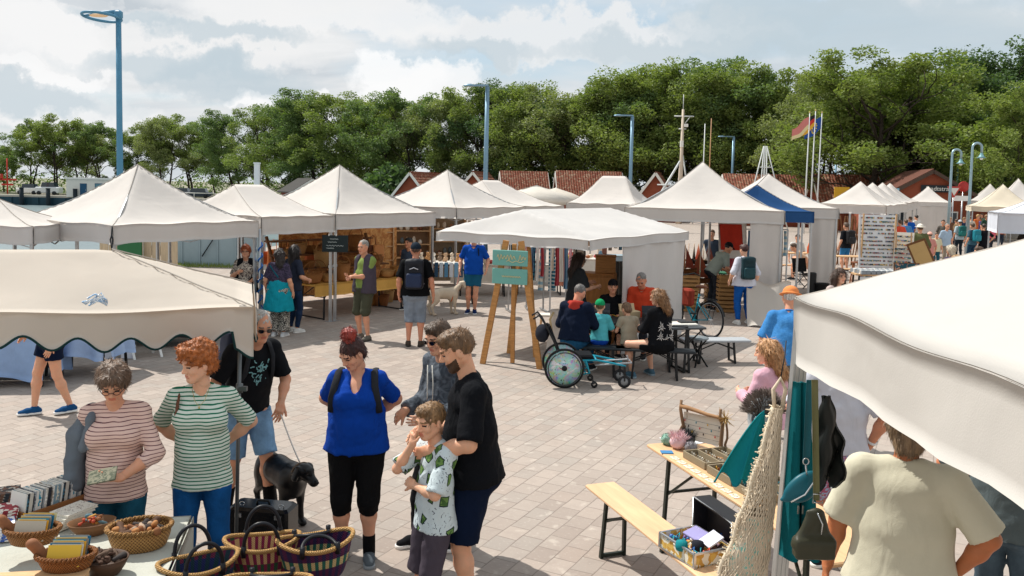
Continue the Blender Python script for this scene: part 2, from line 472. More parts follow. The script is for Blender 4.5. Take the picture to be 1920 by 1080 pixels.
# ------------------------------------------------------------------ people
def ik(a, c, l1, l2, pole):
    a=V3(*a); c=V3(*c); pole=V3(*pole); d=c-a; L=np.linalg.norm(d)
    if L>.995*(l1+l2): d=d/L; L=.995*(l1+l2); c=a+d*L
    else: d=d/L
    x=(l1*l1-l2*l2+L*L)/(2*L); hgt=math.sqrt(max(l1*l1-x*x,0))
    p=pole-(pole@d)*d; n=np.linalg.norm(p); p=p/n if n>1e-6 else V3(0,0,1)
    return a+d*x+p*hgt, c
def rotm(yaw=0,pitch=0,roll=0):
    """yaw about z (deg, left positive), pitch: nod forward, roll: tilt to own right"""
    return np.array(Matrix.Rotation(R(yaw),3,'Z')@Matrix.Rotation(R(-pitch),3,'X')@Matrix.Rotation(R(roll),3,'Y'))
def hand(wr, d, n, side, curl=.5, spread=1.0, thumb=.6, point=False, s=1.0):
    """wrist point, finger direction, palm normal; side=+1 right hand"""
    d=d/np.linalg.norm(d); n=n-(n@d)*d; n=n/np.linalg.norm(n); x=np.cross(d,n)*side   # x: towards little finger
    P=[cap(wr,wr+d*.02*s,.024*s,.026*s,k=.015,wide=x,w=1.2),
       cap(wr+d*.015*s,wr+d*.075*s,.017*s,.0155*s,k=.015,wide=x,w=2.2)]
    for i,(o,L,f) in enumerate(((-.030,.066,.086),(-.010,.076,.092),(.010,.071,.088),(.028,.056,.080))):
        b=wr+(d*f+x*o*spread)*s; dd=d+x*o*3*(spread-.6); dd/=np.linalg.norm(dd); c=curl*(.85+.12*i)
        if point and i==0: c=.1
        r=.0092-.0006*(i==3); p=b-dd*.012*s
        for j,(fr,cc) in enumerate(((.45,.55),(.32,.9),(.26,.6))):
            a_=c*cc; dd=dd*math.cos(a_)+n*math.sin(a_); dd/=np.linalg.norm(dd)
            q=p+dd*(L*fr+(.012 if j==0 else 0))*s; P.append(cap(p,q,r*s,(r-.0009)*s,k=.004)); p=q; r-=.0009
    b=wr+(d*.022-x*.024)*s; td=d*.75-x*.75+n*.35*thumb; td/=np.linalg.norm(td)
    q=b+td*.042*s; P.append(cap(b,q,.0125*s,.0108*s,k=.012)); td2=td+d*.5+n*.3*thumb; td2/=np.linalg.norm(td2)
    P.append(cap(q,q+td2*.030*s,.0105*s,.0085*s,k=.004))
    return P
def head_prims(fem=False, child=0.0, beard=0):
    j=1-.12*child-(.05 if fem else 0)
    P=[ell((0,-.014,.030),(.0735,.093,.086)), ell((0,.026,-.028),(.0585*j,.060,.075),k=.04),
       cap((-.05*j,-.005,-.045),(-.014,.060,-.093*j),.022,.018,k=.03), cap((.05*j,-.005,-.045),(.014,.060,-.093*j),.022,.018,k=.03),
       ell((0,.068,-.090*j),(.020,.016,.017),k=.025), cap((-.030,.076,.026),(.030,.076,.026),.014,k=.02),
       ell((.036,.062,-.025),(.020,.018,.020),k=.02), ell((-.036,.062,-.025),(.020,.018,.020),k=.02),
       ell((.031,.098,.006),(.017,.016,.012),k=.010,sub=True), ell((-.031,.098,.006),(.017,.016,.012),k=.010,sub=True),
       cap((0,.080,.018),(0,.104,-.022),.0085,.0115,k=.012), ell((.012,.094,-.027),(.008,.009,.007),k=.006), ell((-.012,.094,-.027),(.008,.009,.007),k=.006),
       cap((-.018,.083,-.052),(.018,.083,-.052),.0075,k=.008), cap((-.016,.081,-.063),(.016,.081,-.063),.0078,k=.006),
       ell((.077,-.006,-.008),(.009,.020,.031),k=.008,rot=rotm(-18)), ell((-.077,-.006,-.008),(.009,.020,.031),k=.008,rot=rotm(18))]
    return P
HEADC=(0,.012,.085)
def person(name='person', label='', at=(0,0), yaw=180, h=1.75, g=1.0, fem=False, lod=1, skinc='#d3a184', hair='short', hairc='#4b3524',
           lean=0, side=0, twist=0, sit=None, head=(0,0), headroll=0, bust=0.0, belly=0.0, hips=1.0, shw=1.0,
           armR=None, armL=None, poleR=None, poleL=None, hR=None, hL=None, footR=None, footL=None, kneeR=(0,1,0), kneeL=(0,1,0), toeR=-8, toeL=8,
           top=None, bottom=None, shoes=('#22262b','#e8e6e0'), socks=None, group=None, extra=None, loc=None, child=0.0, glasses=None, cap_=None,
           beard=None, brow=None, gloss=None, category='person', faceup=True, headsize=1.03, clear_back=0):
    s=h/1.75
    if loc is None: loc=U(at[0],at[1],0)
    root=thing(name,label,category,loc,R(yaw),group); rs=np.random.RandomState(abs(hash_(label))%10000)
    hz=sit if sit is not None else .93
    hz_=hz; Z0=V3(0,0,hz)
    Rt=rotm(twist,lean,side)
    def T(x,y,z): return Z0+Rt@V3(x,y,z)
    hv=[.013,.016,.034][lod]; hh=[.0052,.0085,.020][lod]; hd=[.0042,.0062,.011][lod]
    if child: hsz=1.0+.22*child
    else: hsz=1.0
    hsz*=headsize
    # joints
    sw=.166*shw*(.90 if fem else 1)
    ShR,ShL=T(sw,-.012,.438),T(-sw,-.012,.438)
    def arm(t,pole,Sh,sd):
        if t is None: t=(sd*.27,.04,-.06)
        if pole is None: pole=(sd*.4,-1,0)
        w=T(*t); return ik(Sh,w,.285,.255,Rt@V3(*pole))
    ElR,WrR=arm(armR,poleR,ShR,1); ElL,WrL=arm(armL,poleL,ShL,-1)
    HipR,HipL=Z0+V3(.088*hips,0,-.03),Z0+V3(-.088*hips,0,-.03)
    if footR is None: footR=(.10,.0,.085) if sit is None else (.11,.42,.085)
    if footL is None: footL=(-.10,.0,.085) if sit is None else (-.11,.42,.085)
    KnR,AnR=ik(HipR,footR,.418,.410,kneeR); KnL,AnL=ik(HipL,footL,.418,.410,kneeL)
    nb=T(0,-.005,.50); hb=T(0,.022,.585)
    Rh=rotm(twist,lean*.35,side*.5)@rotm(head[0],head[1],headroll)
    Hc=hb+Rh@V3(0,.010,.078*hsz)
    X=Rt@V3(1,0,0)
    def torso(i, bi=None, kk=.05):
        a=g; P=[cap(T(-.055*hips,0,-.015),T(.055*hips,0,-.015),(.112*a)+i,k=kk), ell(Z0+Rt@V3(.07*hips,-.055,-.05),(.085*a+i,.08*a+i,.09+i),k=kk), ell(Z0+Rt@V3(-.07*hips,-.055,-.05),(.085*a+i,.08*a+i,.09+i),k=kk),
             cap(T(0,.005,.06),T(0,0,.2),.100*a+i,.098*a+i,k=kk,wide=X,w=1.34 if not fem else 1.24),
             cap(T(0,0,.2),T(0,-.005,.365),.100*a+i,.092*a+i,k=kk,wide=X,w=1.42 if not fem else 1.30),
             cap(T(-sw*.70,-.012,.415),T(sw*.70,-.012,.415),.052+i,k=kk*.6),
             cap(T(-.035,-.014,.480),T(-sw*.95,-.014,.447),.038+i*.8,.036+i*.8,k=kk*.5),cap(T(.035,-.014,.480),T(sw*.95,-.014,.447),.038+i*.8,.036+i*.8,k=kk*.5)]
        if bust: P+=[ell(T(sx*.075,.085,.315),(.066*(.8+bust*.5)+i,.055*(.6+bust)+i,.066*(.8+bust*.4)+i),k=.06) for sx in (-1,1)]
        if belly: P+=[ell(T(0,.045,.11),(.135*(.7+belly*.5)+i,.10*(.6+belly)+i,.13+i),k=.06)]
        return P
    ag=.5+.5*g
    def armp(Sh,El,Wr,i,frac=2.0,flare=0.0,kk=.03):
        P=[]; r0,r1,r2,r3=.046*ag,.038*ag,.038*ag,.026
        P.append(ell(Sh,.046*ag+i,k=kk*.7))
        if frac<=1:
            e=Sh+(El-Sh)*frac; P.append(cap(Sh,e,r0+i,r0+(r1-r0)*frac+i+flare,k=kk,cut=True)); return P
        P.append(cap(Sh,El,r0+i,r1+i,k=kk))
        f=frac-1; e=El+(Wr-El)*f; rm=r2+(r3-r2)*f
        if f<.97: P.append(cap(El,e,r2+i,rm+i+flare,k=kk,cut=True))
        else: P+=[cap(El,El+(Wr-El)*.35,r2+i,r2*1.02+i,k=kk),cap(El+(Wr-El)*.35,Wr,r2*1.02+i,r3+i+flare,k=kk,cut=i>0)]
        return P
    def legp(Hp,Kn,An,i,frac=2.0,flare=0.0,kk=.03,i2=None):
        r0,r1,r2,r3=.088*(.35+.65*g),.056*(.6+.4*g),.050*(.6+.4*g),.035; i2=i if i2 is None else i2
        if frac<=1:
            e=Hp+(Kn-Hp)*frac; return [cap(Hp,e,r0+i,r0+(r1-r0)*frac+i+flare,k=kk,cut=True)]
        P=[cap(Hp,Kn,r0+i,r1+i2,k=kk)]; f=frac-1; d=(An-Kn); bk=Kn+d*.32
        cr=.056*(.6+.4*g)
        if f<=.32: P.append(cap(Kn,Kn+d*f,r2+i2,r2+i2+flare,k=kk,cut=True))
        else:
            P.append(cap(Kn,bk,r2+i2,cr+i2,k=kk)); P.append(cap(bk,Kn+d*min(f,1),cr+i2,(cr+(r3-cr)*(f-.32)/.68)+i2+flare,k=kk,cut=i>0))
        return P
    # ---- body: one mesh
    shr=-.008 if top else 0
    B=torso(shr); B[0]=dict(B[0],ra=B[0]['ra']-.022,rb=B[0]['rb']-.022); B[1]=dict(B[1],r=B[1]['r']-.018); B[2]=dict(B[2],r=B[2]['r']-.018)
    B=B+armp(ShR,ElR,WrR,0)+armp(ShL,ElL,WrL,0)+legp(HipR,KnR,AnR,-.004)+legp(HipL,KnL,AnL,-.004)+[cap(nb-Rt@V3(0,0,.03),hb+Rh@V3(0,0,.02),.058 if not fem else .050,.050 if not fem else .043,k=.03)]
    for An,toe in ((AnR,toeR),(AnL,toeL)):
        fw=rotm(toe)@V3(0,1,0); B.append(cap(An+V3(0,0,-.035),An+fw*.13+V3(0,0,-.055),.034,.024,k=.02))
    parts=[(*sdf([p for p in B],hv,None),0)]
    HV,HF=sdf(xf(head_prims(fem,child),Rh,Hc,hsz)+[cap(hb-Rh@V3(0,0,.05),Hc+Rh@V3(0,-.02,-.02),.050 if not fem else .043,k=.02)],hh)
    # face zones by head-local position
    cen=HV[HF].mean(1); q=(cen-Hc)@Rh/hsz; mi=np.zeros(len(HF),int)
    ax_=np.abs(q[:,0])
    mi[(ax_<.021)&(q[:,2]<-.047)&(q[:,2]>-.069)&(q[:,1]>.078)]=1
    mi[(ax_>.012)&(ax_<.047)&(q[:,2]>.022+.06*(ax_-.03)*-1)&(q[:,2]<.033)&(q[:,1]>.055)]=2
    mi[(ax_>.017)&(ax_<.045)&(np.abs(q[:,2]-.004)<.0055)&(q[:,1]>.060)]=3
    if beard: mi[(q[:,2]<-.050-.35*(q[:,1]-.085).clip(-.08,0))&(q[:,1]>.022)&~((ax_<.019)&(q[:,2]<-.048)&(q[:,2]>-.066)&(q[:,1]>.08))&~((q[:,2]>-.044)&(q[:,1]>.075)&(ax_<.03))&(q[:,2]>-.115)]=4
    parts.append((HV,HF,mi))
    fR=(WrR-ElR); fL=(WrL-ElL)
    hp=[]
    for (Wr,fd,cfg,sd) in ((WrR,fR,hR,1),(WrL,fL,hL,-1)):
        c=dict(d=None,n=None,curl=.45); c.update(cfg or {})
        fd=fd/np.linalg.norm(fd)
        d=Rt@V3(*c['d']) if c['d'] is not None else fd
        n=Rt@V3(*c['n']) if c['n'] is not None else Rt@V3(-sd,.0,0.0)
        hs=.92 if fem else 1.0
        pr=hand(Wr,d,n,sd,c['curl'],c.get('spread',1.0),c.get('thumb',.6),c.get('point',False),hs)+[cap(Wr-fd*.07,Wr,.029 if not fem else .026,.026 if not fem else .023,k=.012)]
        HVd,HFd=sdf(pr,hd); parts.append((HVd,HFd,0)); hp.append((Wr,d,n))
    V,Fc,M=join(parts)
    browc=brow or hairc
    mats=[skin(skinc),plain(sc([_hex(skinc)[0]*.82,_hex(skinc)[1]*.52,_hex(skinc)[2]*.52],1),.45,0,.05),hairmat(browc,.2),glassy('#1c1512',.25)]
    mats.append(hairmat(beard if isinstance(beard,str) else browc,.35))
    mesh_obj('body',V*s,Fc,mats,root,True,M)
    info=dict(root=root,s=s,T=T,Rt=Rt,Rh=Rh,Hc=Hc*s,hsz=hsz,ShR=ShR,ShL=ShL,ElR=ElR,ElL=ElL,WrR=WrR,WrL=WrL,KnR=KnR,KnL=KnL,AnR=AnR,AnL=AnL,HipR=HipR,HipL=HipL,torso=torso,armp=armp,legp=legp,Z0=Z0,hv=hv,nb=nb,rs=rs,hands=hp,X=X)
    def HW(x,y,z): return (Hc+Rh@(V3(x,y,z)*hsz))
    info['HW']=HW
    # ---- hair
    if hair: hair_obj(hair,hairc,root,Rh,Hc,hsz,s,lod,rs,T)
    # ---- clothes
    def garment(nm,P,mat,hvv=None,noise=True,amp=.0042):
        nz=[(amp,26,rs.randint(99)),(amp*.8,55,rs.randint(99))] if (noise and lod<2) else None
        return sdf_obj(nm,P,hvv or hv,mat,root,nz,s)
    info['garment']=garment
    if bottom:
        b=dict(kind='trousers',mat=None,frac=1.95,i=.009,flare=0.0,i2=None); b.update(bottom)
        i=b['i']
        if b['kind']=='skirt':
            zl=b.get('len',.45); P=torso(i)[:3]+[cap(T(0,0,.02),Z0+V3(0,.0,-zl),.125*g+i,.16*g+b['flare'],k=.04,wide=X,w=1.25,cut=True)]
        else:
            P=[p for p in torso(i)[:4]]; P[3]=cap(T(0,.005,-.02),T(0,.003,b.get('waist',.10)),.100*g+i,k=.05,wide=X,w=1.34 if not fem else 1.26,cut=True)
            P+=legp(HipR,KnR,AnR,i,b['frac'],b['flare'],i2=b['i2'])+legp(HipL,KnL,AnL,i,b['frac'],b['flare'],i2=b['i2'])
        hm=(top or {}).get('hem',-.02)
        if top and not b.get('over'): P.append(dict(rbox((0,0,0),(.5,.5,.3),.001,.004,sub=True),c=T(0,0,max(hm+.012,-.2)+.3),rot=Rt))
        garment(b['kind'],P,b['mat'])
    if top:
        t=dict(kind='shirt',mat=None,sleeve=.55,i=.013,hem=-.02,flare=.008,vneck=0.0,loose=0.0,collar=None,open=0.0); t.update(top)
        i=t['i']; P=torso(i)
        hem=t['hem']
        P[0]=cap(T(0,-.004,.16),T(0,-.008,hem),.102*g+i,.131*g+i+t['loose'],k=.04,wide=X,w=(1.36 if not fem else 1.32)*(.6+.4*hips),cut=True)
        if hem>-.06: P[1]['k']=.001; P=[P[0]]+P[3:]
        if hem<=-.06: P=[P[0]]+P[3:]
        if t['sleeve']>0:
            P+=armp(ShR,ElR,WrR,i,t['sleeve'],t['flare'])+armp(ShL,ElL,WrL,i,t['sleeve'],t['flare'])
        P.append(ell(T(0,.040,.540),(.070,.085,.058),k=.01,sub=True))
        if t['vneck']: P.append(cap(T(0,.075,.53),T(0,.135,.43-t['vneck']*.08),.085,.012,k=.008,sub=True))
        if t['open']: P.append(dict(rbox((0,0,0),(t['open'],.2,.42),.001,.01,sub=True),c=T(0,.25,.2),rot=Rt))
        if t.get('pre'): P+=t['pre'](info)
        garment(t['kind'],P,t['mat'],amp=t.get('amp',.0045))
        if t['collar']:
            Pc=[]
            for a in range(12):
                a0=2*math.pi*a/12; a1=2*math.pi*(a+1)/12
                Pc.append(cap(T(.062*math.cos(a0),.010+.062*math.sin(a0),.505-.02*math.sin(a0)),T(.062*math.cos(a1),.010+.062*math.sin(a1),.505-.02*math.sin(a1)),.012,k=.01))
            garment('collar',Pc,t['collar'],noise=False)
    if socks:
        for An,Kn in ((AnR,KnR),(AnL,KnL)):
            d=Kn-An; d/=np.linalg.norm(d); sdf_obj('sock',[cap(An+V3(0,0,-.03),An+d*socks[1],.046,.048,k=.01,cut=True)],max(hv*.8,.009),cloth(socks[0]),root,None,s)
    if shoes:
        for An,toe in ((AnR,toeR),(AnL,toeL)):
            fw=rotm(toe)@V3(0,1,0); sx=rotm(toe)@V3(1,0,0); z=An[2]-.085
            g0=An.copy(); g0[2]=z
            up=[cap(g0+fw*-.045+V3(0,0,.040),g0+fw*.075+V3(0,0,.040),.037,.040,k=.02,wide=sx,w=1.0),cap(g0+fw*.07+V3(0,0,.038),g0+fw*.150+V3(0,0,.030),.036,.026,k=.02,wide=sx,w=1.25),cap(g0+V3(0,0,.04),An+V3(0,0,.012)-fw*.01,.042,.041,k=.02,cut=True)]
            VV,FF=sdf(up,[.009,.013,.026][lod]); cz=VV[FF].mean(1)[:,2]-z
            VV[:,2]=np.maximum(VV[:,2],z+.004)
            sole=[cap(g0+fw*-.042+V3(0,0,.012),g0+fw*.145+V3(0,0,.012),.041,.041,k=.01,wide=sx,w=1.08)]
            V2,F2=sdf(sole,[.009,.013,.026][lod]); V2[:,2]=np.clip(V2[:,2],z+.001,z+.026)
            a,b,c=join([(VV,FF,0),(V2,F2,1)])
            mesh_obj('shoe',a*s,b,[cloth(shoes[0],.15),plain(shoes[1],.6,0,.05)],root,True,c)
    if glasses:
        mb=MB(); k=.020
        def W(x,y,z): return Vector(HW(x,y,z)*s)
        for sx in (-1,1):
            ring=[W(sx*.032+.020*math.cos(a),.104-.25*abs(.020*math.cos(a)+.0)*(1 if sx*math.cos(a)>0 else 0),.004+.0145*math.sin(a)) for a in [2*math.pi*i/14 for i in range(14)]]
            mb.tube(ring,.0022*s,0,6,closed=True)
            if glasses=='sun': mb.add(ring,[list(range(14))],1)
            mb.tube([W(sx*.052,.100,.006),W(sx*.072,.07,.008),W(sx*.078,.0,.006)],.0022*s,0,5)
        mb.tube([W(-.013,.105,.008),W(0,.110,.009),W(.013,.105,.008)],.0022*s,0,5)
        mb.build('glasses' if glasses!='sun' else 'sunglasses',[plain('#17151a',.3),glassy('#0a0a0c')],root)
    if cap_:
        c=dict(c='#23252b',brim=True,back=False,wide=False); c.update(cap_)
        if c['wide']:
            P=[ell((0,-.012,.062),(.087,.104,.078)),rbox((0,0,-.03),(.2,.2,.03),.001,.005,sub=True),ell((0,-.012,.048),(.165,.175,.012),k=.015)]
            P=[ell((0,-.012,.062),(.087,.104,.078)),rbox((0,0,-.0),(.2,.2,.03),.001,.005,sub=True),ell((0,-.008,.040),(c['wide'],c['wide']*1.06,.010),k=.02)]
        else:
            P=[ell((0,-.012,.040),(.085,.104,.092)),rbox((0,0,-.055),(.2,.2,.075),.001,.005,sub=True)]
            if c['brim']:
                y=-1 if c['back'] else 1; P.append(ell((0,y*.115-.01,.030),(.060,.062,.008),k=.008,rot=rotm(0,12*y)))
        sdf_obj('cap' if not c['wide'] else 'hat',xf(P,Rh,Hc,hsz),[.007,.010,.02][lod],cloth(c['c'],.1),root,None,s)
        if c.get('band'): 
            sdf_obj('hat_band',xf([cap((0,-.012,.042),(0,-.012,.062),.093,.092,k=.01,wide=(0,1,0),w=1.17,cut=True,cuta=True)],Rh,Hc,hsz),[.006,.009,.02][lod],cloth(c['band']),root,None,s)
    if extra: extra(info)
    return root
def hash_(t):
    h=7
    for ch in t: h=(h*131+ord(ch))%1000003
    return h
def hair_obj(style,c,root,Rh,Hc,hsz,s,lod,rs,T):
    n=[.0062,.010,.02][lod]; amp=.004; fr=90; sn=0; L=.05
    face=ell((0,.125,-.035),(.070,.085,.112),k=.012,sub=True)
    nape=ell((0,.050,-.10),(.12,.105,.072),k=.02,sub=True)
    base=ell((0,-.018,.034),(.080,.098,.090),k=.02)
    if style=='short': P=[base,ell((0,.040,.088),(.055,.045,.030),k=.03),nape,face]; sn=1600; L=.024
    elif style=='crop': P=[ell((0,-.018,.033),(.0765,.0945,.0865),k=.02),nape,face]; sn=1700; L=.016
    elif style=='quiff': P=[base,ell((0,.035,.095),(.062,.062,.042),k=.03),nape,face]; sn=1500; L=.022; amp=.004
    elif style=='curly': P=[ell((0,-.016,.055),(.104,.118,.105),k=.02),ell((.0,.060,.105),(.075,.05,.045),k=.03),ell((0,-.05,-.03),(.085,.07,.055),k=.03),face]; amp=.012; fr=75; sn=2400; L=.018
    elif style=='bob': P=[ell((0,-.020,.042),(.095,.110,.095),k=.02),cap((0,-.035,.0),(0,-.045,-.07),.082,.062,k=.03,wide=(1,0,0),w=1.18),ell((.0,.060,.078),(.068,.03,.030),k=.03),face]; sn=2400; L=.045
    elif style=='long': P=[base,cap((0,-.045,.0),(0,-.085,-.24),.080,.050,k=.03,wide=(1,0,0),w=1.35),cap((.066,.0,.02),(.085,.01,-.20),.028,.020,k=.03),cap((-.066,.0,.02),(-.085,.01,-.20),.028,.020,k=.03),face]; sn=2600; L=.12; amp=.005
    elif style=='wavy': P=[base,cap((0,-.055,.0),(0,-.11,-.20),.085,.055,k=.03,wide=(1,0,0),w=1.25),face]; sn=2200; L=.07; amp=.012; fr=60
    elif style=='tail': P=[base,ell((0,-.10,.075),(.028,.03,.03),k=.02),cap((0,-.10,.07),(0,-.135,-.22),.036,.022,k=.02),nape,face]; sn=1500; L=.08
    elif style=='bun': P=[base,ell((0,-.045,.145),(.052,.050,.045),k=.012),nape,face]; sn=1500; L=.05
    elif style=='fringe': P=[base,ell((0,-.05,-.03),(.075,.06,.055),k=.03),face]; sn=1200; L=.04
    V,Fc=sdf(xf(P,Rh,Hc,hsz),n,[(amp,fr,rs.randint(99)),(amp*.6,fr*2,rs.randint(99))] if lod<2 else None)
    parts=[(V,Fc,0)]
    if lod<2 and sn:
        sn=int(sn*(1 if lod==0 else .45)); crown=Hc+Rh@V3(0,-.03,.10)*hsz
        dn=Rh@V3(0,-.15,-1)
        def df(P_,N_):
            q=P_-crown; q/=np.linalg.norm(q,axis=1)[:,None]+1e-9
            if style in('curly',): return q+rs.normal(size=q.shape)*.9
            if style in ('quiff','short','crop'): return q*.4+(Rh@V3(0,.55,-.1))+rs.normal(size=q.shape)*.3
            return q*.6+dn
        Q,Fq=strands(V,Fc,sn,L*hsz,[.0042,.007,.01][lod],df,rs,lift={'curly':.3,'quiff':.22,'short':.12}.get(style,.05))
        parts.append((Q,Fq,0))
    a,b,m=join(parts); mesh_obj('hair',a*s,b,hairmat(c),root,True,m)
# ------------------------------------------------------------------ light and sky
SUN_AZ=Vector((-.80,.60,0)).normalized(); SUN_EL=R(54)
sd=SUN_AZ*math.cos(SUN_EL)+Vector((0,0,math.sin(SUN_EL)))
ld=bpy.data.lights.new('sun','SUN'); ld.energy=4.4; ld.angle=R(.55); ld.color=(1,.955,.88)
lo=bpy.data.objects.new('sun',ld); COL.objects.link(lo); lo.rotation_euler=sd.to_track_quat('Z','Y').to_euler(); lo.location=(0,0,60)
W=bpy.data.worlds.new('World'); SC.world=W; W.use_nodes=True; wt=W.node_tree; wt.nodes.clear()
class WT(NT):
    def __init__(s): s.t=wt
w=WT()
bg=w.n('ShaderNodeBackground',i={'Strength':.118}); ow=w.n('ShaderNodeOutputWorld'); w.l(bg.outputs[0],ow.inputs[0])
sky=w.n('ShaderNodeTexSky',sky_type='NISHITA',sun_disc=False,sun_elevation=SUN_EL,sun_rotation=math.atan2(SUN_AZ.x,SUN_AZ.y)%(2*math.pi),air_density=1.0,dust_density=1.6,ozone_density=1.0)
gen=w.coord('Generated'); o=w.xyz(gen)
zz=w.math('ADD',w.math('MAXIMUM',o[2],0.0),.16)
cx=w.math('DIVIDE',o[0],zz); cy=w.math('DIVIDE',o[1],zz)
cmb=w.n('ShaderNodeCombineXYZ'); w.l(cx,cmb.inputs[0]); w.l(cy,cmb.inputs[1])
cl=cmb.outputs[0]
big=w.noise(.55,6,w.map(cl,(1,1.25,1),(0,0,.3),(5.1,2.9,0)),.52,dist=.3)
fine=w.noise(1.9,6,w.map(cl,(1,1.3,1),(0,0,.2),(7.3,2.2,0)),.55,dist=.3)
cov=w.math('ADD',w.math('MULTIPLY',big,.7),w.math('MULTIPLY',fine,.3))
mask=w.ramp(cov,[(.36,0.0),(.50,1.0)])
shade=w.noise(1.25,6,w.map(cl,(1,1.2,1),(0,0,.2),(1.4,4.1,0)),.55,dist=.5)
ccol=w.ramp(shade,[(.30,(4.1,4.5,4.85)),(.43,(5.0,5.3,5.55)),(.55,(5.7,5.85,5.95)),(.70,(6.6,6.65,6.7))])
blue=w.mix(.72,sky.outputs[0],[4.2,5.15,5.75])
c1=w.mix(mask,blue,ccol)
# individual cumulus heads low over the trees
pn=w.noise(16,6,gen,.6,out=1); wp=w.n('ShaderNodeMixRGB',blend_type='LINEAR_LIGHT',i={0:.055}); w.l(gen,wp.inputs[1]); w.l(pn,wp.inputs[2])
def puff(px,py,rx_,rz_):
    d_=(CAM_R@Vector(((px-960)/F_PX,(540-py)/F_PX+SHIFT*1920/F_PX,-1))).normalized(); u_=Vector((d_.y,-d_.x,0)).normalized()
    v=w.n('ShaderNodeVectorMath',operation='SUBTRACT'); w.l(wp.outputs[0],v.inputs[0]); v.inputs[1].default_value=d_
    a=w.n('ShaderNodeVectorMath',operation='DOT_PRODUCT'); w.l(v.outputs[0],a.inputs[0]); a.inputs[1].default_value=u_/rx_
    q=w.xyz(v.outputs[0]); b=w.math('DIVIDE',q[2],rz_)
    return w.math('SUBTRACT',1.0,w.math('ADD',w.math('MULTIPLY',a.outputs['Value'],a.outputs['Value']),w.math('MULTIPLY',b,b)))
cur=c1
for px,py,rx_,rz_,br in ((745,152,.065,.030,7.4),(820,165,.06,.028,7.1),(500,195,.05,.014,7.3),(560,190,.045,.013,7.2),(120,215,.09,.03,6.7),(270,75,.20,.035,6.5),(90,140,.06,.012,7.1),(1100,70,.25,.03,6.4),(600,20,.18,.03,6.7),(30,60,.09,.04,6.8)):
    cur=w.mix(w.math('MULTIPLY',w.ramp(puff(px,py,rx_,rz_),[(0.0,0.0),(.45,1.0)]),.8),cur,[br,br,br])
for px,py,rx_,rz_ in ((430,150,.10,.030),(330,120,.12,.02),(1700,60,.25,.04),(60,190,.1,.02),(1450,30,.15,.02),(1300,90,.2,.02),(900,90,.08,.015),(230,30,.06,.01),(420,60,.1,.015)):
    cur=w.mix(w.math('MULTIPLY',w.ramp(puff(px,py,rx_,rz_),[(0.0,0.0),(.7,1.0)]),.7),cur,[3.9,4.6,5.05])
c2=cur
w.l(c2,bg.inputs['Color'])
SC.view_settings.view_transform='Standard'; SC.view_settings.look='None'; SC.view_settings.exposure=.22; SC.view_settings.gamma=1
# ------------------------------------------------------------------ ground
def paving():
    t=NT('brick_paving'); m=t.map(rot=(0,0,R(-62)))
    wv=t.noise(1.3,3,out=1); wa=t.n('ShaderNodeMixRGB',blend_type='LINEAR_LIGHT',i={0:.022}); t.l(m,wa.inputs[1]); t.l(wv,wa.inputs[2]); m=wa.outputs[0]
    def brick(off,bw,rh,mortar=.006,smooth=.35):
        b=t.n('ShaderNodeTexBrick',offset=.5,squash=1.0,i={'Scale':1.0,'Mortar Size':mortar,'Mortar Smooth':smooth,'Bias':0.0,'Brick Width':bw,'Row Height':rh,'Color1':(0,0,0,1),'Color2':(1,1,1,1),'Mortar':(.5,.5,.5,1)})
        t.l(m,b.inputs['Vector']); return b
    b=brick(.5,.235,.185,.005,.4)
    v=t.xyz(b.outputs['Color'])[0]
    tint=t.ramp(v,[(0.0,(.315,.262,.228)),(.35,(.37,.312,.272)),(.6,(.33,.29,.258)),(.85,(.405,.34,.295)),(1.0,(.345,.28,.24))])
    big=t.noise(.35,4); sp=t.noise(34,4); sp2=t.noise(7,5)
    col=t.mix(t.math('MULTIPLY',t.ramp(big,[(.35,0.0),(.7,1.0)]),.30),tint,(.395,.345,.30))
    col=t.mix(t.math('MULTIPLY',t.ramp(sp2,[(.5,0.0),(.8,1.0)]),.35),col,(.27,.225,.20))
    col=t.mix(t.math('MULTIPLY',t.ramp(sp,[(.58,0.0),(.72,1.0)]),.30),col,(.60,.55,.48))
    wornn=t.noise(3.1,4); wm=t.math('MULTIPLY',t.ramp(t.noise(6.5,4,t.map(rot=(0,0,R(-62)))),[(.60,0.0),(.70,1.0)]),.32)
    col=t.mix(wm,col,(.66,.60,.52))
    mo=t.math('MULTIPLY',b.outputs['Fac'],t.ramp(wornn,[(.3,.45),(.65,.95)]))
    col=t.mix(mo,col,(.20,.165,.14))
    h=t.math('SUBTRACT',t.math('MULTIPLY',t.noise(60,3),.18),b.outputs['Fac']); t.bump(h,.5,.008)
    return t.fin(col,.82,0,.25)
def asphalt_far():
    t=NT('far_ground'); n=t.noise(.08,5); n2=t.noise(1.5,4)
    col=t.mix(t.ramp(n,[(.4,0.0),(.6,1.0)]),(.34,.30,.25),(.10,.13,.05)); col=t.mix(t.math('MULTIPLY',n2,.4),col,(.22,.2,.16))
    return t.fin(col,.95)
def water():
    t=NT('water'); n=t.noise(1.2,4,t.map(scale=(1,.35,1))); t.bump(n,.35,.25)
    t.fin((.16,.22,.24),.28,0,.5); return t.m
GX=-17.0   # quay edge on the left runs away from the camera
def flat(name,pts,z,mat,label=None,kind='structure'):
    o=mesh_obj(name,[(x,y,z) for x,y in pts],[list(range(len(pts)))],mat); tag(o,label,None,None,kind); return o
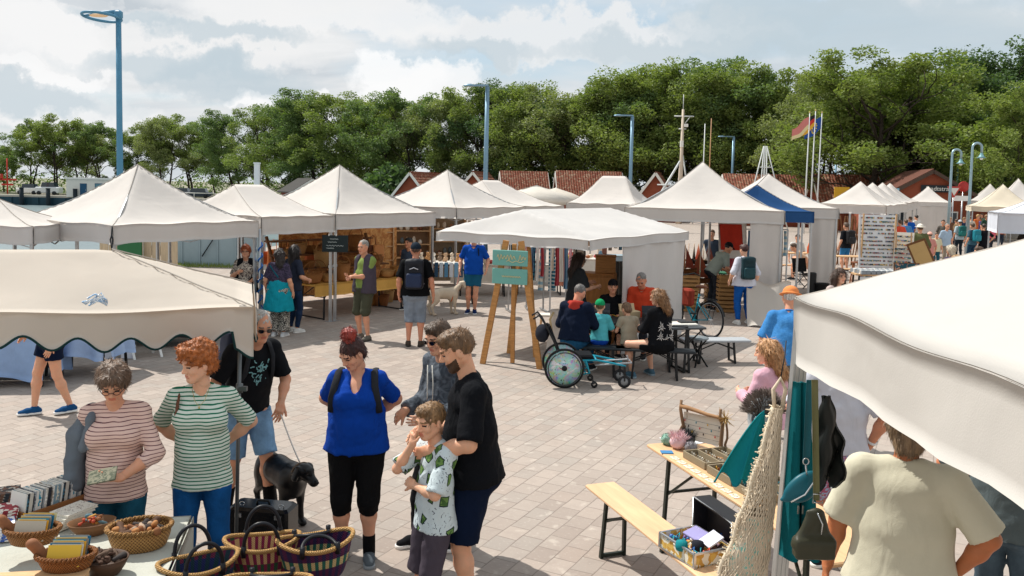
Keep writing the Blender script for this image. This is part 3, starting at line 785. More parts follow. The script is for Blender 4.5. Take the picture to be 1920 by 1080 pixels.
# plaza with the harbour basin cut away on the far left
plaza=MB(); pts=[(-60,-12),(70,-12),(70,140),(-6,140),(-6,62),(-11,31),(-30,27),(-60,27)]
plaza.poly([(x,y,-1.6) for x,y in pts],1.6)
po=plaza.build('plaza_paving',[paving()],None,False); tag(po,kind='structure')
g=flat('ground',[(-1500,-300),(1500,-300),(1500,2500),(-1500,2500)],-3.0,asphalt_far())
wv=flat('water',[(-900,18),(-2,18),(-2,119),(-900,119)],-1.25,water())
sb=MB(); sb.box((-160,600,-1.3),(600,962,2.2)); tag(sb.build('far_shore',[asphalt_far()]),kind='structure')
fg=MB(); fg.box((600,1000,-1.0),(1060,1720,1.95)); fg.box((102,64,-1.0),(62,151,1.95))
tag(fg.build('far_field',[asphalt_far()]),kind='structure')
# far quay: sheet piling wall with fender posts
q=thing('quay_wall','dark sheet piled quay wall with pale concrete top across the water','wall',(-60,119,0))
mb=MB()
for i in range(150): x=-76+i*.93; mb.box((x,-.28-(i%2)*.16,-.78),(.93,.4,1.25))
mb.build('sheet_piling',plain('#1d3c48',.6),q)
mb=MB(); mb.box((-6,.2,-.02),(141,1.1,.36),bev=.04); mb.build('coping',plain('#b9b2a4',.9),q)
for i,px in enumerate((37,87,138)):
    p=D(px,352,117.5); o=MB().tube([(0,0,-2.2),(0,0,1.05)],.28,0,10).tube([(0,0,1.05),(0,0,1.15)],.30,0,10)
    tag(o.build('mooring_post',plain('#17242c',.7)), 'dark round mooring post at the far quay, %s from the left edge'%('first','second','third')[i],'post','mooring posts on the far quay').location=(p.x,117.9,0)
# ------------------------------------------------------------------ trees
def leafmat(c1,c2,c3):
    t=NT('foliage'); v=t.noise(.8,3); v2=t.n('ShaderNodeTexVoronoi',i={'Scale':3.2}); t.l(t.coord(),v2.inputs['Vector'])
    col=t.mix(t.ramp(v,[(.35,0.0),(.65,1.0)]),c1,c2); h=t.xyz(v2.outputs['Color'])[0]; col=t.mix(t.math('MULTIPLY',h,.55),col,c3)
    m=t.fin(col,.6,0,.25)
    tr=t.n('ShaderNodeBsdfTranslucent'); t.l(t.mix(1.0,col,(1.1,1.25,.5),'MULTIPLY'),tr.inputs[0])
    mx=t.n('ShaderNodeMixShader',i={0:.36}); t.l(t.b.outputs[0],mx.inputs[1]); t.l(tr.outputs[0],mx.inputs[2]); t.l(mx.outputs[0],t.out.inputs['Surface'])
    return m
LEAF=[leafmat((.125,.19,.055),(.22,.28,.075),(.31,.34,.11)),leafmat((.09,.16,.065),(.15,.225,.08),(.24,.29,.11)),leafmat((.175,.22,.095),(.25,.29,.125),(.34,.36,.16)),leafmat((.05,.10,.05),(.085,.15,.06),(.15,.21,.085))]
BARK=plain('#3a322b',.95,0,.3,3)
def tree_proto(seed,Ht=14.0,spread=5.2,base=.28,nl=15,leaf=.30,dens=150,mat=0,flatt=.75,multi=1):
    rs=np.random.RandomState(seed); random.seed(seed)
    root=thing('broadleaf_tree','x','tree',(0,0,0)); tr=MB(); tips=[]
    def limb(p,d,L,r,dep):
        n=5; pts=[p]; dd=d.copy()
        for i in range(n):
            dd=(dd+Vector(rs.normal(size=3))*.16+Vector((0,0,.05))).normalized(); pts.append(pts[-1]+dd*L/n)
        tr.tube(pts,[r*(1-.55*i/n) for i in range(n+1)],0,6 if dep<2 else 4)
        if dep<2:
            for k in range(3 if dep==0 else 2):
                a=Vector(rs.normal(size=3)); a=(a-a.dot(dd)*dd).normalized()
                limb(pts[-1 if k==0 else rs.randint(2,n+1)],(dd*.75+a*.75+Vector((0,0,.15))).normalized(),L*.62,r*.5,dep+1)
        else: tips.append(pts[-1]); tips.append(pts[3])
    for m_ in range(multi):
        off=Vector((rs.normal()*.5,rs.normal()*.5,0))*(multi>1); hz=Ht*base; top=Ht*.80
        n=9; pts=[off+Vector((0,0,-.2))]
        dr=Vector((rs.normal()*.06,rs.normal()*.06,0))*(2.0 if multi>1 else 1)
        for i in range(n): pts.append(pts[-1]+Vector((0,0,top/n))+dr*top/n+Vector((rs.normal(),rs.normal(),0))*.12)
        r0=Ht*.020/(multi**.4); tr.tube(pts,[r0*(1.25 if i==0 else 1-.08*i) for i in range(n+1)],0,8)
        for i in range(nl//multi):
            f=base+(1-base)*.92*(i+.5)/(nl//multi)*.85; a=i*2.4+rs.rand(); idx=f*n/.85; j=min(int(idx),n-1); p=pts[j].lerp(pts[j+1],idx-j) if idx<n else pts[n]
            up=.25+.9*f; limb(p,Vector((math.cos(a),math.sin(a),up)).normalized(),spread*(.55+.35*math.sin(math.pi*min(1,(f-base)/(1-base)*.8+.25))),r0*.36,0)
    tr.build('trunk',BARK,root)
    C=np.array([list(t) for t in tips]); C=C[C[:,2]>Ht*base*.8]
    # rescale heights so the crown top is Ht
    nC=len(C); per=dens; rad=rs.uniform(.55,1.15,nC)*Ht/14*.95
    d=rs.normal(size=(nC,per,3)); d/=np.linalg.norm(d,axis=2)[:,:,None]
    rr=rs.uniform(.25,1,(nC,per))**.5
    P=(C[:,None,:]+d*(rr*rad[:,None])[:,:,None]*np.array([1.15,1.15,flatt])).reshape(-1,3)
    n=len(P); Nn=rs.normal(size=(n,3))+np.array([0,0,.9]); Nn/=np.linalg.norm(Nn,axis=1)[:,None]
    A=np.cross(Nn,rs.normal(size=(n,3))); A/=np.linalg.norm(A,axis=1)[:,None]; B=np.cross(Nn,A)
    L=(leaf*rs.uniform(.5,1.25,n))[:,None]/2
    V=np.stack([P-A*L,P+B*L*.62-A*L*.1,P+A*L,P-B*L*.62+A*L*.1],1).reshape(-1,3)
    V[:,2]=np.maximum(V[:,2],Ht*.08)
    mesh_obj('crown',V,np.arange(n*4).reshape(-1,4),LEAF[mat],root,False)
    root['Ht']=float(V[:,2].max()); root['zz']=0
    return root
PROT=[tree_proto(1,14,4.6,.12,20,.24,185,0,.9),tree_proto(5,14,4.0,.14,18,.24,185,1,.95,2),tree_proto(9,13,4.4,.15,18,.24,170,2,.95,2),tree_proto(13,15,4.3,.09,22,.24,185,0,.95),tree_proto(21,14,5.0,.11,21,.25,185,3,.9),tree_proto(33,12,4.6,.20,16,.25,160,1,.8,2),tree_proto(41,12,4.4,.22,16,.25,160,0,.8,2)]
PH=[p['Ht'] for p in PROT]; used_p=[False]*len(PROT)
TREES=[ # px, top px y, distance, proto, width factor
 (6,268,150,6,1,'low leafy tree at the left edge beyond the harbour'),(50,222,146,5,1.1,'broad tree with see-through crown beyond the red quay marker'),(100,214,141,6,1.1,'tree with dark forked stems left of the white quay house'),(150,232,147,2,1.1,'bushy tree directly above the white quay house'),(196,224,142,5,1.1,'tree just left of the tall near lamp post'),(262,236,146,6,1.1,'low wide tree just right of the tall near lamp post'),(312,218,139,2,1.0,'taller tree with spreading limbs behind the first white tent peak'),(362,212,143,6,1.15,'tree above the right slope of the first white tent'),(408,240,146,5,1,'thin tree with gaps left of the white column'),
 (447,206,128,1,1.1,'dark tree directly behind the white column'),(505,196,122,0,1.15,'bright green tree right of the white column'),(560,184,118,3,1.15,'full tree left of the basket tent peak'),(612,168,114,1,1.25,'tall dense tree above the basket tent peak'),(668,166,110,0,1.2,'tall lit tree right of the basket tent peak'),(722,180,108,3,1.1,'tree above the right slope of the basket tent'),(775,164,104,5,1.1,'thin crowned tree with bare dark stems left of the second lamp'),(832,176,102,2,1.15,'olive green tree just left of the second lamp'),(893,160,98,0,1.1,'tree directly behind the second lamp'),(945,138,96,4,1.1,'dark topped tree right of the second lamp'),(1003,146,94,3,1.15,'tree above the long low red roof'),(1062,152,92,2,1.2,'olive green tree above the truncated white tent'),(1118,142,90,1,1.2,'tree left of the third lamp'),
 (1172,118,88,0,1.2,'tall tree directly behind the third lamp'),(1232,106,86,3,1.2,'tall tree left of the ship mast'),(1290,98,86,1,1.15,'tallest dark tree above the ship mast'),(1345,112,84,0,1.1,'tree above the peak of the large right tent'),(1398,128,84,5,1.05,'tree with visible forked limbs above the fourth lamp'),(1448,134,84,6,1.05,'loose tree left of the flagpoles'),(1492,160,88,5,.8,'sparse tree behind the flags'),
 (1560,128,72,2,.9,'loose left flank tree of the big round crown'),(1625,92,66,0,1.35,'big round light green tree right of the flagpoles'),(1688,118,70,3,1.1,'tree overhanging the red roofed brick house'),(1745,128,74,1,1.1,'mid green tree above the house with the sign'),(1795,100,76,4,1.3,'dark green tree behind the gooseneck lamps'),(1852,96,74,4,1.3,'darkest tree at the upper right'),(1905,80,72,4,1.2,'dark tree cut by the right picture edge'),(1932,150,56,0,1.1,'bright yellow green tree at the right edge')]
for px,py,Y,k,wf,lab in TREES:
    rs_=np.random.RandomState(hash_(lab)); b=D(px,py,Y); H=b.z; s_=H/PH[k]; wf=wf*1.07
    if not used_p[k]: o=PROT[k]; used_p[k]=True; o.location=(b.x,Y,0); o.rotation_euler=(0,0,rs_.uniform(0,6.28)); o['label']=lab; o['group']='trees along the far shore'
    else: o=dup(PROT[k],(b.x,Y,0),rs_.uniform(0,6.28),lab,'trees along the far shore')
    o.scale=(s_*wf,s_*wf,s_)
for p in PROT:
    for q in [x for x in bpy.data.objects if x.name.startswith('broadleaf_tree')]:
        for kk in ('Ht','zz'):
            if kk in q: del q[kk]
# understory far off: one continuous mass behind the trunks
rs=np.random.RandomState(3); n=45000
X=rs.uniform(-95,75,n); Yb=152+rs.normal(size=n)*3; Z=rs.uniform(0,1,n)**1.4*(3.0+1.0*np.sin(X*.21)+.8*np.sin(X*.53))
keep=(X>-18)|(rs.rand(n)<.35); X=X[keep];Yb=Yb[keep];Z=Z[keep];n=len(X)
P=np.stack([X,Yb,Z],1); Nn=rs.normal(size=(n,3)); Nn/=np.linalg.norm(Nn,axis=1)[:,None]; A=np.cross(Nn,rs.normal(size=(n,3))); A/=np.linalg.norm(A,axis=1)[:,None]; B=np.cross(Nn,A); L=rs.uniform(.14,.30,n)[:,None]
tag(mesh_obj('far_wood',np.stack([P-A*L,P+B*L*.6,P+A*L,P-B*L*.6],1).reshape(-1,3),np.arange(n*4).reshape(-1,4),LEAF[1]),None,None,None,'stuff')
rs=np.random.RandomState(4); n=30000
X=rs.uniform(-20,60,n); Yb=97+rs.normal(size=n)*2.0-(X>22)*12; Z=rs.uniform(0,1,n)**1.3*(3.2+1.2*np.sin(X*.31)+1.0*np.sin(X*.83))
P=np.stack([X,Yb,Z],1); Nn=rs.normal(size=(n,3)); Nn/=np.linalg.norm(Nn,axis=1)[:,None]; A=np.cross(Nn,rs.normal(size=(n,3))); A/=np.linalg.norm(A,axis=1)[:,None]; B=np.cross(Nn,A); L=rs.uniform(.2,.42,n)[:,None]
tag(mesh_obj('undergrowth',np.stack([P-A*L,P+B*L*.6,P+A*L,P-B*L*.6],1).reshape(-1,3),np.arange(n*4).reshape(-1,4),LEAF[3]),None,None,None,'stuff')
# ------------------------------------------------------------------ pop-up tents
CANV=canvas('#dfdad5',.24,.07); CANV2=canvas('#d3cfc9',.2,.08); CSEAM=plain('#a39b92',.8,0,.1)
ALU=metal('#b7bbbe',.35)
def tent(name,label,A,B,peak,eave,val=.28,depth=None,ridge=0.0,ridge_axis=0,mat=None,walls=(),poles=(1,1,1,1),scallop=0,group='white market tents',seam=True,tip=.06,curve=1.45,frame=True,sag=.05,nseg=16,detail=True,flip=1,category='tent',jut=1.0):
    """A,B: world xy of two neighbouring eave corners (front edge); the tent extends away from the camera"""
    mat=mat or CANV
    A=Vector((A[0],A[1],0)); B=Vector((B[0],B[1],0)); e=B-A; Lx=e.length; ex=e/Lx; ey=Vector((-ex.y,ex.x,0))*flip
    Ly=depth or Lx; c=(A+B)/2+ey*Ly/2; rz=math.atan2(ex.y,ex.x)
    root=thing(name,label,category,(c.x,c.y,0),rz,group); hx,hy=Lx/2,Ly/2*flip
    seed=hash_(label)%50
    def hgt(u,v):
        au,av=abs(u),abs(v)
        if ridge: 
            if ridge_axis==0: au=max(0,au-ridge)/(1-ridge)
            else: av=max(0,av-ridge)/(1-ridge)
        t=max(au,av); z=eave+(peak-eave)*(max(0,1-t))**curve
        a=min(au,av)/max(t,1e-5)    # distance from seam
        z-=sag*(1-a)*math.sin(math.pi*min(1,t))*.9
        z+=.012*math.sin(u*9+seed)*math.sin(v*7+seed*2)*t
        return z
    N=nseg; mb=MB()
    def fn(i,j):
        u=-1+2*i; v=-1+2*j; return (u*hx,v*hy,hgt(u,v))
    mb.sheet(fn,N*2,N*2,.006*(flip if flip>0 else 1))
    mb.build('roof',mat,root)
    C=[(-1,-1),(1,-1),(1,1),(-1,1)]
    for k in range(4):
        (u0,v0),(u1,v1)=C[k],C[(k+1)%4]; m=MB()
        def fv(i,j,u0=u0,v0=v0,u1=u1,v1=v1):
            u=u0+(u1-u0)*i; v=v0+(v1-v0)*i; z=hgt(u,v)+.002
            o=.012*math.sin(i*17+k+seed)*j+.01*math.sin(i*41+k)*j+.012
            nx=(v1-v0)/2*jut; ny=-(u1-u0)/2*jut
            w=val
            if scallop: sl=scallop if k%2==0 else max(2,round(scallop*Ly/Lx)); w=val*(1+.22*math.cos(i*2*math.pi*sl)+.10*math.sin(i*9))+(.10*(i>.97)*(k==0))
            return (u*hx+nx*o,v*hy+ny*o*flip,z-j*w)
        m.sheet(fv,220 if scallop else 26,5,.004)
        vo=m.build('valance',mat,root)
        if scallop:
            m=MB(); m.tube([Vector(fv(i/220,1.0)) for i in range(221)],.009,0,5); m.build('hem_piping',cloth('#1d3a3a'),vo)
    if seam:
        for (u,v) in C:
            m=MB(); pts=[]
            for i in range(13):
                f=i/12
                if ridge: 
                    q=(u*(ridge+(1-ridge)*f),v*f) if ridge_axis==0 else (u*f,v*(ridge+(1-ridge)*f))
                else: q=(u*f,v*f)
                pts.append((q[0]*hx,q[1]*hy,hgt(*q)+.004))
            m.tube(pts,.005,0,4); m.build('seam',CSEAM,root)
    for (u,v),p in zip(C,poles):
        if not p: continue
        m=MB(); x,y=u*(hx-.04),v*(hy-.04*flip); m.box((x,y,(eave-.02)/2),(.045,.045,eave-.04)); m.box((x,y,eave*.52),(.058,.058,.05)); m.box((x,y,.008),(.13,.13,.014)); m.box((x,y,eave-.1),(.07,.07,.09))
        m.build('pole',ALU,root)
    if frame:
        m=MB(); zf=eave-.07; zl=eave-.42
        for k in range(4):
            (u0,v0),(u1,v1)=C[k],C[(k+1)%4]
            a=Vector((u0*(hx-.05),v0*(hy-.05),0)); b=Vector((u1*(hx-.05),v1*(hy-.05),0)); mid=(a+b)/2
            for p,q2 in ((a,mid),(mid,b)):
                m.bar(p+Vector((0,0,zf)),q2+Vector((0,0,zl+.1)),.022,.012); m.bar(p+Vector((0,0,zl+.1)),q2+Vector((0,0,zf)),.022,.012)
        for k in range(4):
            (u0,v0)=C[k]; m.bar((u0*hx*.97,v0*hy*.97,zf),(u0*hx*.03,v0*hy*.03,peak-.18),.022,.014)
        m.bar((0,0,peak-.45),(0,0,peak-.03),.035)
        m.build('scissor_frame',ALU,root)
    for wl in walls:
        k,f0,f1=wl[:3]; (u0,v0),(u1,v1)=C[k],C[(k+1)%4]; m=MB()
        def fw(i,j):
            f=f0+(f1-f0)*i; u=u0+(u1-u0)*f; v=v0+(v1-v0)*f
            o=.03*math.sin(f*23+seed)*math.sin(j*3)+.015*math.sin(f*61)*(.3+j); nx=(v1-v0)/2; ny=-(u1-u0)/2
            return (u*hx*.985+nx*o,v*hy*.985+ny*o*flip,(eave-.05)*(1-j)+.02)
        m.sheet(fw,30,14,.004); m.build('side_wall',mat,root)
    return root
def eave_pts(a,b,z): return U(a[0],a[1],z),U(b[0],b[1],z)
def proj(P):
    v=CAM_R.transposed()@(Vector(P)-Vector((0,0,CAMZ))); return 960+F_PX*v.x/-v.z, 540-F_PX*(v.y/-v.z)+SHIFT*1920, -v.z
def tent_px(name,label,a,b,eave_py,peak_px,**k):
    """a,b = (pixel column, distance) of the front eave corners; heights follow from pixel rows"""
    mid=((a[0]+b[0])/2); A=D(a[0],eave_py,a[1]); B=D(b[0],eave_py,b[1]); eave=B.z if k.pop('useB',True) else A.z
    e=Vector((B.x-A.x,B.y-A.y,0)); dep=k.get('depth') or e.length; n=Vector((-e.y,e.x,0)).normalized()*k.get('flip',1); c=(A+B)/2+n*dep/2
    pk=3.0
    for _ in range(6):
        _,py,dz=proj((c.x,c.y,pk)); pk+=(py-peak_px)*dz/F_PX
    return tent(name,label,A,B,pk,eave,**k)
far=dict(nseg=8,frame=False,sag=.03)
tent_px('market_tent','white pyramid tent left of the lamp post with a black strap on its corner',(211,12.8),(484,15.2),414,308,val=.29)
T3=tent_px('market_tent','low white tent with a short flat ridge behind the first pyramid tent',(490,15.4),(626,16.8),404,346,val=.33,depth=3.0,ridge=.42)
T4=tent_px('market_tent','white pyramid tent with dark seams over the basket stall',(629,16.85),(816,19.3),398,309,val=.31)
T5=tent_px('market_tent','white tent with dark seams and a green spot left of the second lamp',(856,20.7),(985,23.2),388,318,val=.27)
T6=tent_px('market_tent','pale ridge tent just right of the second lamp post',(950,24.5),(1057,27),386,338,val=.27,ridge=.3,depth=3.5,frame=False)
T7=tent_px('market_tent','white tent with short flat ridge below the long red roof',(1062,28),(1196,27),384,330,val=.25,ridge=.35,frame=False)
T9=tent_px('market_tent','large white tent with high peak and one hanging side wall',(1172,18.5),(1471,17.9),396,303,val=.28,walls=((0,.80,1.0),(1,0,.4)))
T10=tent_px('market_tent','blue canopy tent squeezed between two white tents',(1330,21.3),(1526,21.3),397,346,val=.28,depth=1.0,mat=canvas('#2f588c',.1),group=None)
T11=tent_px('market_tent','white peaked tent behind the blue canopy with one full side wall',(1358,22.6),(1573,22.5),391,325,val=.28,walls=((0,.78,1.0),(1,0,.3)))
for a,b,e,pk,w in (((1535,35.5),(1662,34),385,340,'nearest'),((1566,39),(1678,37.5),383,342,'second'),((1592,42.5),(1690,41),380,342,'third'),((1612,46),(1698,44.5),378,343,'farthest')):
    tent_px('market_tent','%s of four small white tents standing in a row right of the flagpoles'%w,a,b,e,pk,val=.38,**far)
tent_px('market_tent','small white tent with closed front wall beside the gooseneck lamps',(1697,52),(1785,51),380,349,val=.25,walls=((0,0,1),),**far)
tent_px('market_tent','small white tent just right of the gooseneck lamps',(1816,53),(1900,52),378,344,val=.3,**far)
tent_px('market_tent','white tent at the right edge behind the blue white canopy',(1862,46),(1965,45),382,334,val=.3,**far)
tent_px('market_tent','white tent with yellow lit interior at the right edge',(1822,37),(1950,36),390,345,val=.22,mat=canvas('#ece4d2',.35),**far)
tent_px('market_tent','bluish white canopy with crumpled side at the right edge',(1872,23),(2080,22),405,358,val=.55,mat=canvas('#dfe4ee',.2),**far)
tent_px('market_tent','white tent cut off by the left edge beside the first pyramid tent',(-180,12.4),(62,12.6),425,372,val=.27)
# near left canopy (scalloped) and near right canopy
NL=tent('market_tent','near cream canopy at left with green edged scalloped valance',(-5.7,4.34),(-1.70,5.60),2.25,1.91,val=.19,scallop=14,depth=1.35,ridge=.55,group=None,curve=1.0,sag=.01,poles=(0,0,0,0),frame=False,mat=canvas('#ded7cd',.34,.08,(1,.86,.70)))
mb=MB(); mb.tube([(-1.84,5.66,0),(-1.80,5.64,1.80)],.0135,0,10); mb.tube([(-1.81,5.65,1.33),(-1.808,5.65,1.39)],.024,0,10); mb.box((-1.78,5.64,1.36),(.05,.03,.03)); mb.box((-1.84,5.66,.01),(.12,.12,.015))
po=mb.build('pole',metal('#6d7274',.45),NL)
inv=(Matrix.Translation(NL.location)@Matrix.Rotation(NL.rotation_euler.z,4,'Z')).inverted(); po.data.transform(inv)
# blue white rope tied round the eave bar
p=D(193,566,5.1); mb=MB(); rs=np.random.RandomState(5)
for i in range(9): a=rs.normal(size=3)*.03; mb.tube([p+Vector((-.03-.01*i,-.03,a[2]*.4)),p+Vector((a[0],-.05,.03+a[2]*.4)),p+Vector((.04,-.03,a[1]*.5))],.006,0,5)
tag(mb.build('rope_knot',pattern('#8fb4d8','#e9edf0',60,.5)),'blue and white rope knot tied on the near left canopy edge','rope')
NR=tent('market_tent','near white tent at right whose roof and valance fill the corner',(1.30,1.0),(1.345,4.0),3.03,2.26,val=.30,flip=-1,group=None,curve=1.05,sag=.03,poles=(0,0,0,0),mat=CANV2,frame=False)
mb=MB(); a=Vector((1.27,3.96,0)); b=Vector((1.375,3.97,2.24)); mb.bar(a,b,.062,.050)
for o in (-.020,0,.020): mb.bar(a+Vector((o,-.027,0)),b+Vector((o,-.027,0)),.006,.006)
mb.box((1.27,3.96,.01),(.14,.14,.015)); po=mb.build('pole',metal('#c3c6c6',.38),NR)
inv=(Matrix.Translation(NR.location)@Matrix.Rotation(NR.rotation_euler.z,4,'Z')).inverted(); po.data.transform(inv)
# ------------------------------------------------------------------ far things: houses, lamps, masts, flags
BRICK=plain('#8a4a34',.9,0,.18,3); WHT=plain('#dcdad2',.6,0,.05); DK=plain('#22262a',.6)
def tiles():
    t=NT('roof_tiles'); o=t.xyz(); a=t.math('SINE',t.math('MULTIPLY',o[0],28.0)); n=t.noise(1.7,4); n2=t.noise(5.5,4)
    col=t.ramp(n,[(.3,'#6a3426'),(.55,'#8a4a34'),(.75,'#86705c')]); col=t.mix(t.math('MULTIPLY',t.ramp(n2,[(.52,0.0),(.62,1.0)]),.6),col,'#b9a48a')
    col=t.mix(t.math('MULTIPLY',t.math('ADD',t.math('MULTIPLY',a,.5),.5),.45),col,(.06,.025,.015)); t.bump(a,.6,.04)
    return t.fin(col,.85)
TILE=tiles()
def hut(label,px,apex,Y,w,dp,wallh,rz,gable_front=True,name='brick_hut',roof=None,chim=False,over=.35,windows=(),doors=()):
    b=D(px,apex,Y); H=b.z; root=thing(name,label,'house',(b.x,Y,0),rz)
    wl=MB(); wl.box((0,0,wallh/2),(w,dp,wallh)); 
    # gables on -y/+y ends if gable_front else on x ends
    if gable_front:
        for y in (-dp/2,dp/2-.2): wl.poly([(-w/2,y,wallh),(w/2,y,wallh),(0,y,H-.15)],.2,0,(0,1,0))
    else:
        for x in (-w/2,w/2-.2): wl.poly([(x,-dp/2,wallh),(x,dp/2,wallh),(x,0,H-.15)],.2,0,(1,0,0))
    wl.build('wall',BRICK,root)
    r=MB()
    if gable_front:
        for sx in (-1,1):
            s=(H-wallh+.05)/(w/2); r.poly([(0,-dp/2-over,H),(sx*(w/2+over),-dp/2-over,wallh-s*over),(sx*(w/2+over),dp/2+over,wallh-s*over),(0,dp/2+over,H)],-.12 if sx>0 else .12,0,(0,0,1))
    else:
        for sy in (-1,1):
            s=(H-wallh+.05)/(dp/2); r.poly([(-w/2-over,0,H),(-w/2-over,sy*(dp/2+over),wallh-s*over),(w/2+over,sy*(dp/2+over),wallh-s*over),(w/2+over,0,H)],.12,0,(0,0,1))
    r.build('roof',roof or TILE,root,False)
    t=MB()
    if gable_front:
        for sx in (-1,1): s=(H-wallh+.05)/(w/2); t.bar((0,-dp/2-over-.03,H-.06),(sx*(w/2+over),-dp/2-over-.03,wallh-s*over-.06),.06,.22)
    else:
        t.bar((-w/2-over,-dp/2-over-.03,wallh-.32),(w/2+over,-dp/2-over-.03,wallh-.32),.12,.06)
        for sx in (-1,1):
            for sy in (-1,1): t.bar((sx*(w/2+over+.02),0,H-.05),(sx*(w/2+over+.02),sy*(dp/2+over),wallh-(H-wallh)/(dp/2)*over-.05),.06,.2)
    t.build('bargeboard',WHT if name!='brick_house' else plain('#4a3a30'),root)
    for x,z,ww,hh in windows:
        m=MB(); m.box((x,-dp/2-.03,z),(ww+.16,.06,hh+.16)); wo=m.build('window',WHT,root); m=MB(); m.box((x,-dp/2-.07,z),(ww,.03,hh)); m.build('pane',glassy('#27343d',.1),wo)
    for x,ww,hh in doors: m=MB(); m.box((x,-dp/2-.03,hh/2),(ww,.06,hh)); m.build('door',plain('#2f4b5d'),root)
    if chim: m=MB(); m.box((w*.2,.4,H+.2),(.6,.6,1.2)); m.box((w*.2,.4,H+.85),(.75,.75,.12)); m.build('chimney',BRICK,root)
    return root
hut('small brick gable hut with red roof left of the second lamp',800,325,82,3.4,6,1.9,R(-22),windows=((0,1.2,.7,.8),))
hut('small brick gable hut with red roof behind the second lamp post',903,324,82,3.6,6,1.9,R(-12),windows=((0,1.2,.7,.8),))
hut('brick hut with mottled red roof seen along its long side',982,323,80,3.8,4.2,1.7,R(8),False)
hut('longest low red tiled roof above the truncated white tent',1104,323,78,5.4,4.4,1.7,R(4),False)
hut('small brick gable hut left of the large tent peak',1235,325,76,3.8,6,1.6,R(-14),windows=((0,1.0,.7,.8),))
hut('dark gabled hut behind the left slope of the basket tent',572,336,95,4,5,1.8,R(30),roof=plain('#3c3a38',.9))
hut('long brick building behind the flagpoles with red tiled roof',1470,330,72,9.5,6,2.0,R(-4),False,'brick_building',windows=((-3,1.2,.8,1),(-1,1.2,.8,1),(1.5,1.2,.8,1)))
hut('brick side wing with yellow sign panel right of the flagpoles',1585,330,66,4.2,5,2.0,R(-6),False,'brick_building')
HB=hut('red roofed brick house with white lettering on a dark sign',1722,322,58,7.4,7,2.2,R(-12),True,'brick_house',plain('#5e3a2e',.9,0,.3,3),chim=False,windows=((-1.5,1.3,.55,.9),(.2,1.3,.5,.8),(1.3,1.3,.5,.8)),doors=((-2.2,.7,1.7),))
def text_on(parent,name,txt,size,loc,rot,mat,align='CENTER',ext=.004):
    c=bpy.data.curves.new(name,'FONT'); c.body=txt; c.size=size; c.align_x=align; c.align_y='CENTER'; c.extrude=ext
    tmp=bpy.data.objects.new('tmp_text',c); COL.objects.link(tmp); bpy.context.view_layer.update()
    me=bpy.data.meshes.new_from_object(tmp.evaluated_get(bpy.context.evaluated_depsgraph_get())); bpy.data.objects.remove(tmp); bpy.data.curves.remove(c)
    me.materials.clear(); me.materials.append(mat); o=bpy.data.objects.new(name,me); COL.objects.link(o); o.location=loc; o.rotation_euler=rot; o.parent=parent; return o
m=MB(); m.box((.5,-3.62,3.2),(2.3,.06,.45)); sg=m.build('sign_board',plain('#20282c'),HB)
text_on(sg,'lettering','Stadtstrand',.38,(.5,-3.66,3.2),(R(90),0,0),WHT)
m=MB(); m.poly([(0,0,0),(1,0,0),(1,0,.9),(0,0,.9)],.05,0,(0,1,0)); p=D(1578,372,57); yb=m.build('billboard',plain('#c79a2a')); yb.location=(p.x-.5,57,2.3); tag(yb,'yellow advertising panel on the brick building right of the flagpoles','sign')
# quay house
b=D(205,362,121); q=thing('quay_house','flat roofed white quay house with blue door and window','house',(b.x,121,0),R(4))
m=MB(); m.box((0,0,1.25),(9.6,5,2.5)); m.build('wall',plain('#d8d5cc',.8,0,.08),q)
m=MB(); m.box((0,0,2.6),(10.1,5.4,.22)); m.build('roof',plain('#e4e2dc',.7),q)
m=MB(); m.box((-2.5,-2.53,.95),(.9,.06,1.9)); dd=m.build('door',plain('#24506e'),q); m=MB(); m.box((-2.15,-2.58,1),(.05,.05,.14)); m.build('handle',ALU,dd)
for x in (-.2,2.6): 
    m=MB(); m.box((x,-2.53,1.45),(1.5,.06,1.0)); wo=m.build('window',plain('#2d5a78'),q); m=MB(); m.box((x,-2.57,1.45),(1.3,.03,.8)); m.build('pane',glassy('#4f7f8c',.1),wo)
for i,(px,w_,h_,lab,c) in enumerate(((55,3.2,1.6,'white caravan under the trees at the far left quay','#dcdcd8'),(92,3.4,1.9,'pale van parked left of the white quay house','#cfd4d8'),(372,4.0,1.5,'dark car parked on the quay right of the first tent peak','#2b3a48'),(340,3.6,1.5,'grey car parked right behind the first tent','#69737a'))):
    b=D(px,352,128); o=thing('parked_car',lab,'car',(b.x,128,0),R(5),'cars under the trees across the water')
    m=MB(); m.box((0,0,h_*.38),(w_,1.7,h_*.5),bev=.12); m.build('body',plain(c,.3),o); m=MB(); m.box((.1,0,h_*.78),(w_*.6,1.5,h_*.42),taper=.82); m.build('cabin',glassy('#2a353d'),o)
    for x in (-w_*.32,w_*.32): m=MB(); m.lathe([(0,-.1),(.3,-.1),(.3,.1),(0,.1)],(x,-.85,.3),0,12,axis='Y'); m.build('wheel',DK,o)
# red quay marker
b=D(14,352,121); r_=thing('harbour_marker','red lattice harbour marker at the far left quay','marker',(b.x,121,0)); m=MB(); m.tube([(0,0,0),(0,0,5.2)],.09); m.build('post',plain('#b8382c'),r_)
m=MB(); m.box((0,0,2.2),(2.6,.2,.25)); m.box((0,0,1.5),(1.6,.2,.25)); m.box((-.8,0,2.6),(.3,.2,.8)); m.build('frame',plain('#b8382c'),r_)
b=D(352,352,119.5); o=MB().tube([(-3,0,.9),(3,0,.9)],.05).tube([(-3,0,0),(-3,0,.9)],.05).tube([(0,0,0),(0,0,.9)],.05).tube([(3,0,0),(3,0,.9)],.05).build('railing',WHT); o.location=(b.x+1,119.2,0); tag(o,'white railing on the far quay between two white tents','railing')
